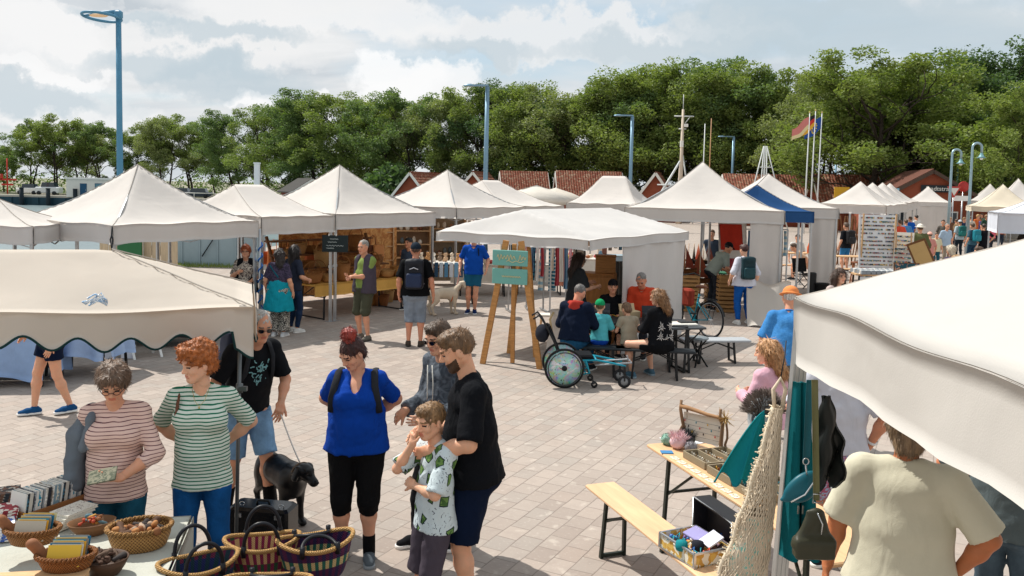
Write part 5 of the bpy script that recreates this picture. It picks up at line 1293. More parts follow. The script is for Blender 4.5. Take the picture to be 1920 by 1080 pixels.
b=D(1372,470,20.0); o=thing('sail_banner','white and red square sail banner hanging behind the two bending people','banner',(b.x+.05,20.4,1.55),R(-5)); m=MB(); m.sheet(lambda i,j:(-.26+.52*i+.06*j,.02*math.sin(i*5),.42-.62*j),8,8,.004); m.build('cloth',cloth('#b83a2c'),o); m=MB(); m.sheet(lambda i,j:(-.30+.66*i+.06*j,.012+.02*math.sin(i*5),.60-1.0*j),8,8,.004); m.build('border',cloth('#d9d8d4'),o); MB().tube([(-.3,0,.6),(.36,0,.6)],.012).build('yard',PALEW,o)
b=D(1322,490,21.2); folding_table('folding_table','small green topped table behind the bent seller','table',(b.x+.35,21.4),0,.8,.5,.72,plain('#2f6a50'),BLK)
# crumpled white cloth by the hanging side wall (bottom of wall)
b=U(1440,612); o=MB().sheet(lambda i,j:(-.45+.9*i,.10*math.sin(i*6+2*j)-.3*j,.9-.9*j+.05*math.sin(i*9)),16,12,.006).build('hanging_cloth',canvas('#d6d0c8',.2)); o.location=(b.x,b.y+.1,0); tag(o,'crumpled clear cream sheet hanging at the foot of the large tent wall','cloth')
# ---- baskets stall
def basket(name,label,loc,rz,rx_=.2,ry_=.15,h=.16,flare=1.2,handle=True,c='#a9743f',c2='#6b4020',group='baskets on the basket stall',s_=1.0,fill=None):
    o=thing(name,label,'basket',loc,rz,group); mt=wicker(c,c2,36,150)
    prof=[(0,0),(.92/flare,0),(1/flare,.02*1),(.5*(1+1/flare),h*.5),(1,h),(.94,h),(.5*(1+1/flare)-.05,h*.5),(.9/flare,.02),(0,.02)]
    m=MB(); m.lathe([(r*rx_*s_,z*s_) for r,z in prof],(0,0,0),0,26,sy=ry_/rx_); m.build('body',mt,o)
    m=MB(); m.tube([(rx_*.98*s_*math.cos(a),ry_*.98*s_*math.sin(a),h*s_+.006*math.sin(a*14)) for a in [2*math.pi*i/60 for i in range(60)]],.011*s_,0,6,closed=True); m.build('rim',wicker(c,c2,60,200),o)
    if handle:
        m=MB(); m.tube([(rx_*.95*s_*math.cos(a),0,(h+rx_*.95*math.sin(a)*1.05)*s_) for a in [math.pi*i/14 for i in range(15)]],.009*s_,0,6); m.build('handle',wicker(c,c2,60,200),o)
    return o
WCOL=[('#d99a52','#8a5228'),('#b5713a','#63391c'),('#e6b878','#a56e3c'),('#9a5e32','#4d2f18'),('#e0aa6a','#96602f'),('#c58448','#6e4220')]
ex=Vector((.57,.82,0)).normalized(); T4c=Vector((-3.55,18.6,0))
FT=folding_table('trestle_table','basket stall table covered with a yellow cloth','table',(-3.35,18.0),R(50),2.6,.8,.72,cloth('#d9a858'),BLK)
MB().sheet(lambda i,j:(-1.3+2.6*i,-.405-.02*math.sin(i*30)*j,.725-.24*j),40,6,.004).build('tablecloth',cloth('#d9a858'),FT)
bl=['handled','open','round','flat','tall','small']; k=0; rs=np.random.RandomState(12)
grid=[]
for row in range(4):
    for col in range(7): grid.append((row,col))
names_r=['front row on the stall table','second row on the stall table','raised third row','top row']; ords=['first','second','third','fourth','fifth','sixth','seventh']
ca,sa=math.cos(R(50)),math.sin(R(50))
# stepped display rack behind
RK=thing('display_rack','stepped wooden rack behind the baskets under the basket tent','rack',(-3.35,18.0,0),R(50))
for r_,(y,z) in enumerate(((.55,.95),(.85,1.22),(1.1,1.5))): MB().box((0,y,z),(2.7,.32,.03)).build('shelf',DKW,RK)
for x in (-1.33,1.33): MB().bar((x,.45,0),(x,1.2,1.6),.05).build('upright',DKW,RK)
for row,col in grid:
    x=-1.15+2.3*col/6+rs.uniform(-.04,.04); y=[-.15,.25,.55,.87][row]; z=[.74,.74,.97,1.24][row]
    X=-3.35+x*ca-y*sa; Y=18.0+x*sa+y*ca; c1,c2=WCOL[rs.randint(6)]; t_=(row*3+col*5)%6
    basket('wicker_basket','%s %s basket from the left in the %s'%(ords[col],bl[t_],names_r[row]),(X,Y,z),rs.uniform(0,3),*[(.23,.17,.19),(.24,.18,.14),(.19,.19,.22),(.26,.20,.09),(.17,.17,.34),(.16,.13,.14)][t_],1.25,t_ in(0,2,4),c1,c2)
for i,(px,py,r_,h_) in enumerate(((697,572,.15,.26),(716,573,.17,.24),(728,566,.14,.26),(740,562,.16,.25),(753,556,.13,.28),(708,556,.14,.2),(724,552,.15,.2),(690,545,.15,.22))):
    b=U(px,py); c1,c2=WCOL[i%6]; basket('wicker_basket','%s ground basket between the vest man and the cap man'%['leftmost','wide dark','slim tall','open brown','farthest right','small rear','round rear','rear left'][i],(b.x,b.y,0),i,r_,r_,h_,1.3,i%2==0,c1,c2,'baskets standing on the paving')
# hanging goods at the back of the stall
for i in range(16):
    px=502+i*14+rs.uniform(-3,3); py=440+rs.uniform(0,14); b=D(px,py,19.4-.02*i); c_=['#b5623a','#cf7c48','#7a4c36','#d9945a','#94684c','#dba468'][i%6]
    o=thing('hanging_bag','%s leather bag from the left hanging at the back of the basket stall'%['first','second','third','fourth','fifth','sixth','seventh','eighth','ninth','tenth','eleventh','twelfth','thirteenth','fourteenth','fifteenth','last'][i],'bag',(b.x,b.y,min(b.z,1.95)),R(40),'leather goods hanging in the basket stall')
    hh=rs.uniform(.28,.5); m=MB(); m.box((0,0,-.22-hh/2),(rs.uniform(.2,.34),.09,hh),bev=.02,taper=.85); m.build('body',plain(c_,.55),o); MB().tube([(-.07,0,-.22),(-.06,0,-.05),(0,0,0),(.06,0,-.05),(.07,0,-.22)],.008).build('strap',plain(c_,.55),o)
MB_=MB().sheet(lambda i,j:(-1.6+3.2*i,.03*math.sin(i*25),2.0-1.9*j),40,10,.01).build('back_cloth',pattern('#b87848','#d9a468',7,.5,.1)); MB_.location=(-4.1,20.35,0); MB_.rotation_euler=(0,0,R(42)); tag(MB_,'rust brown patterned cloth wall at the back of the basket stall','cloth wall')
# shop display right part: shelves with pottery
for i,(px,Y_) in enumerate(((700,21.3),(770,22.2),(838,23.6))):
    b=D(px,470,Y_); o=thing('display_shelf','%s open shelf of pale pottery and toys right of the basket stall'%['left','middle','right'][i],'shelf',(b.x,Y_,0),R(12),'pottery shelves under the seamed tents')
    for z in (.5,.85,1.2,1.55): MB().box((0,0,z),(1.0,.35,.025)).build('board',PALEW,o)
    for x in (-.49,.49): MB().box((x,0,.9),(.03,.35,1.8)).build('side_panel',PALEW,o)
    MB().box((0,.19,.95),(1.0,.015,1.75)).build('back_panel',cloth(['#b9a58c','#9a8068','#a89a86'][i]),o)
    for q in range(22):
        z=(.515,.865,1.215,1.565)[q%4]; x=-.42+.84*((q//4)/5)+rs.uniform(-.03,.03); h_=rs.uniform(.08,.2); r_=rs.uniform(.035,.07)
        jar=MB().lathe([(0,0),(r_*.7,0),(r_,h_*.4),(r_*.8,h_*.8),(r_*.5,h_*.9),(r_*.55,h_),(0,h_*.95)],(0,0,0),0,12).build('pottery',plain(['#d9d0c2','#a7795a','#7f8c92','#c9a98a','#e6e0d6','#8a5a44','#59656b'][q%7],.5)); loc=Vector((x,rs.uniform(-.08,.05),z))
        a_=R(12); jar.location=(b.x+loc.x*math.cos(a_)-loc.y*math.sin(a_),Y_+loc.x*math.sin(a_)+loc.y*math.cos(a_),z)
        tag(jar,'piece of pottery on the %s shelf, %s board from the bottom'%(['left','middle','right'][i],['lowest','second','third','top'][q%4]),'pottery','pottery on the %s shelf %s board'%(['left','middle','right'][i],['lowest','second','third','top'][q%4]))
b=D(845,520,19.9); o=folding_table('trestle_table','stall table with a row of striped textiles hanging from its edge','table',(b.x,20.0),R(6),1.5,.7,.95,cloth('#d9d4cc'),BLK)
for i in range(13):
    m=MB(); m.box((-.7+i*.115,-.36,.80),(.085,.02,.34),bev=.004); m.build('hanging_textile',cloth(['#5f8fae','#d9dde0','#7fa9c4','#39566e','#c9d4da'][i%5]),o)
b=D(845,470,20.6); 
for i in range(10):
    o=thing('plush_toy','%s plush toy from the left on the textile table'%['first','second','third','fourth','fifth','sixth','seventh','eighth','ninth','tenth'][i],'toy',(b.x-.65+i*.145,20.0+.1*(i%2),.952),i,'plush toys on the textile table'); c_=['#d9cbb8','#b98a5c','#e6dfd4','#8c7a6a','#c9a888'][i%5]
    MB().ball((0,0,.07),(.06,.05,.07)).ball((-.04,-.03,.03),.025).ball((.04,-.03,.03),.025).build('body',cloth(c_),o); MB().ball((0,-.01,.165),.045).ball((-.035,0,.2),.016).ball((.035,0,.2),.016).build('head',cloth(c_),o)
# chalk board sign on the tent pole
b=D(631,456,16.75); o=thing('chalk_board','dark chalkboard sign clipped to the white tent pole','sign',(b.x,16.62,b.z),R(4)); MB().box((0,0,0),(.50,.02,.33)).build('board',plain('#1e2a2c',.6),o)
m=MB(); 
for z,x0,x1 in ((.09,-.1,.06),(.03,-.14,.03),(-.04,-.17,.16),(-.09,-.17,-.02)): m.tube([(x0+(x1-x0)*i/20,-.014,z+.010*math.sin(i*1.9)) for i in range(21)],.004,0,4)
m.build('lettering',plain('#c9d2d0'),o); MB().box((-.12,-.0,.17),(.02,.03,.04)).box((.02,0,.17),(.02,.03,.04)).build('clip',WHT,o)
b=D(487,520,15.2); MB_=MB().tube([(.035*math.cos(a),.035*math.sin(a),.1+a*.030) for a in [i*.35 for i in range(150)]],.014,0,6).build('blue_ribbon',plain('#1c62b0',.5)); MB_.location=(b.x+.01,15.2,0); tag(MB_,'blue ribbon wound round the tent pole left of the woman in teal','ribbon'); MB().tube([(0,0,0),(0,0,1.9)],.022).build('x_tmp',ALU).location=(b.x,15.2,0); xt=bpy.data.objects['x_tmp']; xt.name='tent_pole'; tag(xt,'white tent pole wrapped with blue ribbon','pole')
b=U(755,480); 
# boards and wooden planks sign under first tent
b=D(292,500,18.2); o=MB().box((0,0,.55),(.75,.03,.4),rx=-.2).box((-.3,0,.2),(.05,.05,.75)).box((.3,0,.2),(.05,.05,.75)).build('plank_sign',wood('#c6a77c',10)); o.location=(b.x,18.2,0); tag(o,'pale wooden plank sign standing under the first tent','sign')
b=D(245,470,21); o=MB()
for i in range(9): o.box((-.9+i*.22,0,.8),(.2,.03,1.6+.03*(i%3)))
o=o.build('wooden_fence',wood('#c9b79a',10,.2,.7,'Z')); o.location=(b.x,21.5,0); tag(o,'pale wooden board fence behind the strap of the first tent','fence')
o=MB().box((0,0,.7),(.6,.05,1.3)).build('green_door',plain('#2f6a44')); b=D(226,470,20.8); o.location=(b.x,21.3,0); tag(o,'narrow green board beside the pale wooden fence','board')
p=D(212,424,12.75); o=MB().tube([p+Vector((0,-.03,0)),p+Vector((.0,-.05,-.14)),p+Vector((-.02,-.05,-.2)),p+Vector((0,-.05,-.36)),p+Vector((.02,-.05,-.2)),p+Vector((0,-.05,-.14))],.012,0,6).build('black_strap',DK); tag(o,'black tensioning strap hanging from the corner of the first pyramid tent','strap')
# ---- left: blue cloth tables, white chairs, teal trailer
def cloth_table(label,c,rz,L,Wd,H,col,drop=.62,fr=True):
    o=thing('market_table',label,'table',(c[0],c[1],0),rz,'tables with pale blue cloths')
    MB().box((0,0,H-.02),(L-.04,Wd-.04,.03)).build('tabletop',PALEW,o)
    for a in (-1,1):
        for b_ in (-1,1): MB().bar((a*(L/2-.1),b_*(Wd/2-.08),H-.03),(a*(L/2-.06),b_*(Wd/2-.05),0),.03).build('leg',BLK,o)
    m=MB(); m.box((0,0,H+.004),(L,Wd,.008))
    for k_,(x0,y0,x1,y1) in enumerate(((-L/2,-Wd/2,L/2,-Wd/2),(L/2,-Wd/2,L/2,Wd/2),(L/2,Wd/2,-L/2,Wd/2),(-L/2,Wd/2,-L/2,-Wd/2))):
        nx,ny=(y1-y0),-(x1-x0); l_=math.hypot(nx,ny); nx/=l_; ny/=l_
        m.sheet(lambda i,j:(x0+(x1-x0)*i+nx*(.012+.05*j*math.sin(i*15+k_)+.03*j),y0+(y1-y0)*i+ny*(.012+.05*j*math.sin(i*15+k_)+.03*j),H+.004-drop*j*(1+.06*math.sin(i*9))),36,8,.004)
    tc=m.build('tablecloth',cloth(col),o); return o
cloth_table('table with pale blue fringed cloth at the left edge behind the walker',(D(10,690,11.3).x,11.3),R(8),1.3,.8,.78,'#8fa9cf',.66)
cloth_table('table with light blue hanging cloth right of the bare legs',(D(150,680,11.7).x,11.9),R(-4),.95,.7,.78,'#9db4d6',.5)
p=D(235,640,14.0); o=thing('market_trailer','low teal trailer panel behind the white chairs','trailer',(p.x-.3,14.3,0),R(-3)); MB().box((0,0,.62),(3.2,.9,.85),bev=.03).build('body',plain('#16697f',.5),o); MB().box((0,-.47,.22),(3.25,.03,.08)).build('rim',DK,o)
for x in (-.9,.9): MB().lathe([(0,-.08),(.2,-.08),(.2,.08),(0,.08)],(x,-.35,.2),0,16,axis='Y').build('wheel',DK,o)
def white_chair(label,px,py,rz):
    b=U(px,py); o=thing('folding_chair',label,'chair',(b.x,b.y,0),rz,'white folding chairs under the first tent'); w_=plain('#dcdcd8',.5)
    for y in (-.2,.2): MB().bar((-.2,y,0),(.2,y,.78),.035,.02).build('leg',w_,o); MB().bar((.22,y,0),(-.15,y,.46),.035,.02).build('leg',w_,o)
    MB().box((0,0,.45),(.4,.4,.03),bev=.006).build('seat',w_,o); MB().box((.19,0,.68),(.03,.42,.16)).build('backrest',w_,o)
white_chair('white folding chair at right in front of the teal trailer',270,668,R(-50)); white_chair('white folding chair at left leaning by the teal trailer',225,655,R(20))
o=MB().box((0,0,.35),(.22,.04,.7)).box((.3,0,.35),(.18,.04,.68)).build('white_panel',plain('#d8dbe2',.6)); b=U(202,672); o.location=(b.x,b.y,0); tag(o,'two upright white boards between blue cloth and white chairs','boards')
# ---- right mid: easel board, stool, cans, benches
b=D(1645,520,24.5); o=thing('sticker_board','large white display board with rows of small coloured stickers','display board',(b.x,24.6,0),R(-6))
m=MB(); m.box((0,0,1.22),(1.05,.03,1.9),rx=-.12); m.build('board',plain('#e2e4e6',.6,0,.03),o)
sm=patches(('#2b2f3a','#6a7f94','#b0574a','#d9b86a','#3c6f6a','#8f8a9a','#20242c','#c9c3b4'),26)
for r_ in range(16):
    m=MB(); z=2.08-r_*.112; 
    x=-.47
    while x<.45:
        w_=rs.uniform(.03,.075)
        if rs.rand()<.85: m.box((x+w_/2,-.03-(z-1.22)*-.12-.0,z),(w_,.012,.042),rx=-.12)
        x+=w_+.008
    m.build('sticker_row',sm,o)
for x in (-.45,.45): MB().bar((x,.02,0),(x,-.1,2.2),.04).build('leg',PALEW,o)
MB().bar((0,.7,0),(0,.1,2.1),.04).build('rear_leg',PALEW,o)
b=D(1706,480,24.0); o=thing('picture_rack','narrow tilted rack of small cards right of the sticker board','rack',(b.x-.1,24.2,0),R(-35)); MB().box((0,0,1.1),(.5,.03,1.2),rx=-.15).build('board',plain('#e6dfd2'),o)
for r_ in range(9): MB().box((0,-.05+(r_-4)*.015,.62+r_*.12),(.44,.012,.05),rx=-.15).build('card_row',sm,o)
for x in (-.2,.2): MB().bar((x,.1,0),(x,-.05,1.7),.035).build('leg',PALEW,o)
b=D(1728,470,23.2); o=thing('framed_picture','brown backed picture frame leaning against the card rack','picture frame',(b.x-.1,23.0,.78),R(-30)); MB().box((0,0,.38),(.5,.03,.78),ry=-.42).build('frame',DKW,o); MB().box((0,-.02,.38),(.4,.02,.66),ry=-.42).build('backing',plain('#c2a06a'),o)
b=D(1610,480,24.8); o=thing('bar_stool','tall brown wooden stool left of the sticker board','stool',(b.x,24.9,0)); MB().lathe([(0,.74),(.17,.74),(.18,.77),(0,.78)],(0,0,0),0,18).build('seat',wood('#8a4f2c'),o)
for a in range(4): an=a*1.571+.6; MB().bar((.12*math.cos(an),.12*math.sin(an),.74),(.22*math.cos(an),.22*math.sin(an),0),.03).build('leg',wood('#a3643a'),o)
for z in (.0,.27):
    t_=MB().lathe([(0,0),(.12,0),(.12,.2),(.11,.22),(0,.22)],(0,0,0),0,16).build('blue_can',plain('#1663b5',.35)); b=U(1622,512); t_.location=(b.x,b.y,z); tag(t_,('lower' if z==0 else 'upper')+' of two blue cans stacked beside the wooden stool','can')
for i,(px,Y_,H,lab) in enumerate(((1592,27.5,.76,'beer table behind the hanging wall of the peaked tent'),(1588,26.2,.46,'beer bench in front of the beer table behind the peaked tent'),(1500,28.5,.76,'beer table with orange bottle seen below the blue canopy'),(1500,27.2,.46,'beer bench seen below the blue canopy'))):
    b=D(px,450,Y_); folding_table('beer_table' if H>.6 else 'beer_bench',lab,'table' if H>.6 else 'bench',(b.x,Y_),R(2),2.2,.5 if H>.6 else .25,H,PALEW,BLK,'beer tables and benches on the plaza')
b=D(1516,440,28.5); o=MB().lathe([(0,0),(.06,0),(.06,.2),(.025,.27),(.025,.33),(0,.33)],(0,0,0),0,12).build('orange_bottle',plain('#cf5a22',.3)); o.location=(b.x,28.4,.76); tag(o,'orange bottle on the beer table below the blue canopy','bottle')
b=U(1507,540); o=thing('camping_chair','black folding camping chair below the blue canopy','chair',(b.x,b.y,0),R(20))
MB().sheet(lambda i,j:(-.24+.48*i,-.22+.44*j,.42-.04*math.sin(i*3.14)),6,6,.012).build('seat',cloth('#3a3431'),o); MB().sheet(lambda i,j:(-.24+.48*i,.2+.08*j,.45+.4*j),6,6,.012).build('backrest',cloth('#1b1c1e'),o)
for a,c_ in ((-1,-1),(1,-1),(1,1),(-1,1)): MB().bar((a*.24,c_*.22,.42),(-a*.2,c_*.2,0),.02).build('leg',BLK,o)
b=U(1535,560); o=thing('waste_bin','black bin standing at the foot of the peaked tent wall','bin',(b.x,b.y-.2,0)); MB().lathe([(0,0),(.15,0),(.18,.42),(.19,.43),(.17,.43),(.14,.03)],(0,0,0),0,16).build('body',BLK,o); MB().box((-.22,.1,.35),(.18,.14,.7),bev=.03).build('speaker',BLK,o)
b=D(1780,480,19); o=thing('market_table','table stacked with books behind the olive shirted man','table',(b.x-.3,21.5,0),R(-10)); MB().box((0,0,.74),(1.6,.8,.04)).build('tabletop',PALEW,o)
for a in (-1,1):
    for c_ in (-1,1): MB().bar((a*.7,c_*.32,.72),(a*.72,c_*.34,0),.04).build('leg',BLK,o)
for i in range(24):
    x=-.7+.13*(i%12); y=-.2+.4*(i//12); q=MB().box((0,0,.05),(.11,.28,.1),bev=.004).build('picture_print',patches(('#d9d6d0','#8f98a0','#efece6','#b8a890'),9)); q.location=(b.x-.3+x,21.5+y,.76); q.rotation_euler=(0,0,rs.uniform(-.2,.2)); tag(q,'pale framed print lying on the table behind the olive shirted man','print','prints on the far table')
o=thing('hand_painting','small teal framed painting in front of the card rack','painting',(D(1708,505,20).x,20.2,.95),R(-4)); MB().box((0,0,0),(.55,.03,.36),rx=-.15).build('canvas',pattern('#2f5560','#c9957a',8,.55,.03),o); MB().box((0,.02,0),(.6,.02,.4),rx=-.15).build('frame',DKW,o)
MB().bar((-.2,.1,-.95),(-.2,.05,.1),.03).bar((.2,.1,-.95),(.2,.05,.1),.03).build('easel_leg',PALEW,o)
# wooden easels in row behind (under the small tents)
for i,px in enumerate((1560,1573,1586,1600,1613,1626)):
    b=D(px,430,33.0); o=thing('wooden_easel','%s dark wooden easel from the left in the row under the small tents'%['first','second','third','fourth','fifth','sixth'][i],'easel',(b.x,33,0),0,'easels in a row'); 
    for x in (-.3,.3): MB().bar((x,0,0),(x*.12,0,1.9),.035).build('leg',DKW,o)
    MB().bar((0,.4,0),(0,.05,1.8),.035).build('rear_leg',DKW,o)
# far parasols / blurry roofs
for px,py,Y_,c_,lab in ((1006,347,40,'#e2dcd2','pale beige market parasol behind the ridge tent'),(1042,352,44,'#d9d2c6','smaller beige parasol left of the truncated tent')):
    b=D(px,py,Y_); o=thing('market_parasol',lab,'parasol',(b.x,Y_,0)); MB().lathe([(0,b.z),(.9,b.z-.28),(1.7,b.z-.62),(1.7,b.z-.85),(1.66,b.z-.85),(1.6,b.z-.60),(0,b.z-.1)],(0,0,0),0,8).build('canopy',canvas(c_,.2),o); MB().tube([(0,0,0),(0,0,b.z)],.03).build('pole',ALU,o)

# extra stalls: clothes rails, rugs and scarves between the timber tent and the row behind
def rail(label,px,Y_,rz,L,cols,n_,h_=1.65,drop=(.5,.9)):
    b=D(px,480,Y_); o=thing('clothes_rail',label,'clothes rail',(b.x,Y_,0),rz,'clothes rails behind the timber tent')
    for x in (-L/2,L/2): MB().bar((x,0,0),(x,0,h_),.03).bar((x,-.25,.03),(x,.25,.03),.03).build('post',ALU,o)
    MB().tube([(-L/2,0,h_),(L/2,0,h_)],.014).build('bar',ALU,o); r_=np.random.RandomState(hash_(label)%999)
    for i in range(n_):
        x=-L/2+L*(i+.5)/n_; d_=r_.uniform(*drop); w_=L/n_*.55; ph=r_.uniform(0,6)
        MB().sheet(lambda a,c:(x+(a-.5)*w_*(1+.3*c)+.01*math.sin(c*5+ph),.03*math.sin(a*9+ph)-.02,h_-.03-d_*c),6,8,.012).build('garment',cols[i%len(cols)],o)
    return o
A1=[cloth('#c9b9a8'),cloth('#a8424a'),cloth('#d9d4cc'),cloth('#5f7f9a'),cloth('#d9a0a8'),cloth('#7a6a5c'),cloth('#e2ddd2'),cloth('#3a5a6a')]
A2=[stripes('#2f7f94','#1d4a66',9,.5),stripes('#8fb4c4','#d9d4c8',7,.5),stripes('#2a6a80','#b8c4c4',12,.6),cloth('#c9846a')]
rail('rail of striped teal and blue rugs seen between the teal sign and the timber leg',1026,19.2,R(6),.9,A2,4,1.75,(1.0,1.3))
rail('rail of pale and pink scarves right of the striped rugs',1062,18.6,R(-20),.7,A1,7,1.6,(.5,1.1))
rail('rail of mixed scarves left of the teal sign boards',988,18.8,R(14),.8,A1[::-1],7,1.55,(.5,1.0))
rail('far rail of light clothes below the pale ridge tent',948,25.5,R(0),2.4,A1,14,1.75,(.6,1.0))
rail('far rail of clothes below the truncated white tent',1120,28.5,R(0),2.4,A2+A1,14,1.75,(.6,1.1))
rail('rail of colourful bags hanging at the back of the large white tent',1420,21.8,R(8),1.6,A1+A2,10,1.8,(.4,.9))
for k,(px,Y_,lab,c_) in enumerate(((905,21.5,'goods table with beige pottery behind the person in the blue polo','#cfc4b4'),(1010,22.0,'goods table with jars and boxes behind the teal sign','#b8b4ac'),(1090,24.0,'long goods table behind the timber tent','#d6d0c6'),(1180,25.5,'goods table below the truncated tent','#8fa0aa'))):
    b=D(px,480,Y_); o=folding_table('trestle_table',lab,'table',(b.x,Y_),R(4),1.6,.7,.78,cloth(c_),BLK)
    MB().sheet(lambda i,j:(-.8+1.6*i,-.355-.02*math.sin(i*30)*j,.785-.45*j),30,6,.004).build('tablecloth',cloth(c_),o)
    r_=np.random.RandomState(60+k)
    for q in range(22):
        h_=r_.uniform(.06,.3); x,y=r_.uniform(-.72,.72),r_.uniform(-.26,.28); m=MB()
        if q%3==0: m.box((0,0,h_/2),(r_.uniform(.06,.16),.1,h_),bev=.006)
        elif q%3==1: m.lathe([(0,0),(.05,0),(.07,h_*.5),(.04,h_*.85),(.045,h_),(0,h_*.97)],(0,0,0),0,12)
        else: m.ball((0,0,.05),(.07,.06,.05),0,10)
        g_=m.build('stall_item',plain(['#d9cbb4','#a8643c','#5f7f94','#c9a24a','#e2ddd4','#7a4a3a','#8fa08a','#b84a4a'][(q*5+k)%8],.5)); a_=R(4); g_.location=(b.x+x*math.cos(a_)-y*math.sin(a_),Y_+x*math.sin(a_)+y*math.cos(a_),.785)
        tag(g_,'small ware displayed on the '+lab.split(' behind')[0].split(' below')[0]+(' behind the '+lab.split('behind the ')[1] if 'behind' in lab else ' below the truncated tent') if len(lab.split())<9 else 'small ware on the '+lab,'ware','wares on the '+lab)
# ------------------------------------------------------------------ near right stall: bench, table, goods
zb=.48; a=U(1097,908,zb); b=U(1303,1075,zb); d=(b-a).normalized(); n=Vector((-d.y,d.x,0)); 
if n.y<0: n=-n
L=2.2; c=a+d*(L/2)+n*.125
BE=folding_table('beer_bench','pale wooden beer bench at lower right with a box of beads on it','bench',(c.x,c.y),math.atan2(d.y,d.x),L,.25,zb,wood('#e6bd94',8,.16,.5),plain('#20261f',.45),None,.028)
BR=math.atan2(d.y,d.x)
zt=.77; a=U(1212,832,zt); b=U(1356,925,zt); d2=(b-a).normalized(); n2=Vector((-d2.y,d2.x,0)); n2=n2 if n2.y>0 else -n2
c2=a+d2*1.1+n2*.25; TR=math.atan2(d2.y,d2.x)
TBL=folding_table('beer_table','pale wooden beer table carrying jewellery trays and a driftwood frame','table',(c2.x,c2.y),TR,2.2,.50,zt,wood('#e2b88c',8,.16,.5),plain('#20261f',.45),None,.028)
def on_t(u,v,z=0): p=c2+d2*u+n2*v; return Vector((p.x,p.y,zt+z))   # u along (-1.1..1.1), v across (-.25..25)
# driftwood frame
p=on_t(-.90,.12,.0); DF=thing('driftwood_frame','driftwood frame with small earrings hanging on wires','display frame',p,TR+R(30)); drift=wood('#8a6b50',10,.4,.8,'Z')
rs=np.random.RandomState(8)
def stick(a,b,r,k=5):
    pts=[Vector(a).lerp(Vector(b),i/k)+Vector(rs.normal(size=3))*.006 for i in range(k+1)]; return MB().tube(pts,[r*(1.1-.4*i/k) for i in range(k+1)],0,8)
for x in (-.18,.17):
    stick((x,0,0),(x-.01,0,.34),.016).build('upright',drift,DF); stick((x+.025,.02,0),(x+.03,.02,.27),.010).build('side_stick',drift,DF)
stick((-.20,0,.29),(.20,0,.255),.017).build('crossbar',wood('#a9805a',10,.3,.7),DF)
m=MB(); m.sheet(lambda i,j:(-.17+.33*i,.012,.04+.21*j),4,4,.003); m.build('backing_card',plain('#e4ddcf'),DF)
m=MB(); [m.tube([(-.17,0,z),(.16,0,z)],.0012,0,3) for z in (.08,.12,.16,.20)]; m.build('wire',DK,DF)
for i in range(10): MB().ball((-.15+.033*i,-.006,.19-.04*(i%3)),(.006,.003,.010),0,6).build('earring',plain(['#b83a3a','#3a2c2c','#c9a24a','#3f7f8a'][i%4],.3),DF)
m=MB(); 
for i in range(60): a_=rs.normal(size=3)*.03; m.tube([(.19,0,.27),(.19+a_[0],a_[1],.27+a_[2]*1.3)],.0016,0,3)
m.build('straw_tuft',wood('#b08c48',10),DF)
# fluffy wool balls
def wool(label,u,v,r,c,spike=False):
    o=thing('wool_ball',label,'wool ball',on_t(u,v,0),0,'wool balls in front of the driftwood frame'); V,Fc=sdf([ell((0,0,r*.86),(r,r,r*.86))],.007,[(.004,90,3)])
    def df(P,N): return N+np.array([0,0,.4])
    Q,Fq=strands(V,Fc[V[Fc].mean(1)[:,2]>r*1.2] if spike else Fc,260 if spike else 700,r*(.75 if spike else .22),.003,df,np.random.RandomState(3),lift=1.0)
    A_,B_,M_=join([(V,Fc,0),(Q,Fq,0)]); mesh_obj('fluff',A_,B_,cloth(c,.2),o,True,M_)
wool('pink wool ball with spiky tuft at the front of the table',-.93,-.07,.062,'#dcb8bd',True); wool('mint green wool ball left of the pink one',-1.04,-.10,.048,'#8fb3a4'); wool('grey wool ball behind the pink one',-1.04,.02,.05,'#6f7478'); wool('dark grey wool ball right of the pink one',-.82,-.02,.046,'#8d8a8e'); wool('charcoal wool ball below the left upright',-1.0,.06,.055,'#4a4d52',True)
o=MB().box((0,0,.003),(.38,.26,.003),rz=.5).box((.05,.02,.007),(.3,.2,.003),rz=.3).build('paper_sheets',plain('#e9edf0',.5)); o.location=on_t(-1.12,.13,.0); tag(o,'white paper sheets at the far left corner of the beer table','paper')
o=stick((0,0,.012),(.42,.0,.014),.011).build('wooden_stick',wood('#a97a4c',10)); o.location=on_t(-.72,.0,0); o.rotation_euler=(0,0,TR+R(38)); tag(o,'bare wooden stick lying across the beer table','stick')
o=MB().box((0,0,.004),(.09,.07,.006)).build('blue_card',plain('#3f7fb0')); o.location=on_t(-.86,-.20,.0); tag(o,'small blue card on the beer table edge','card')
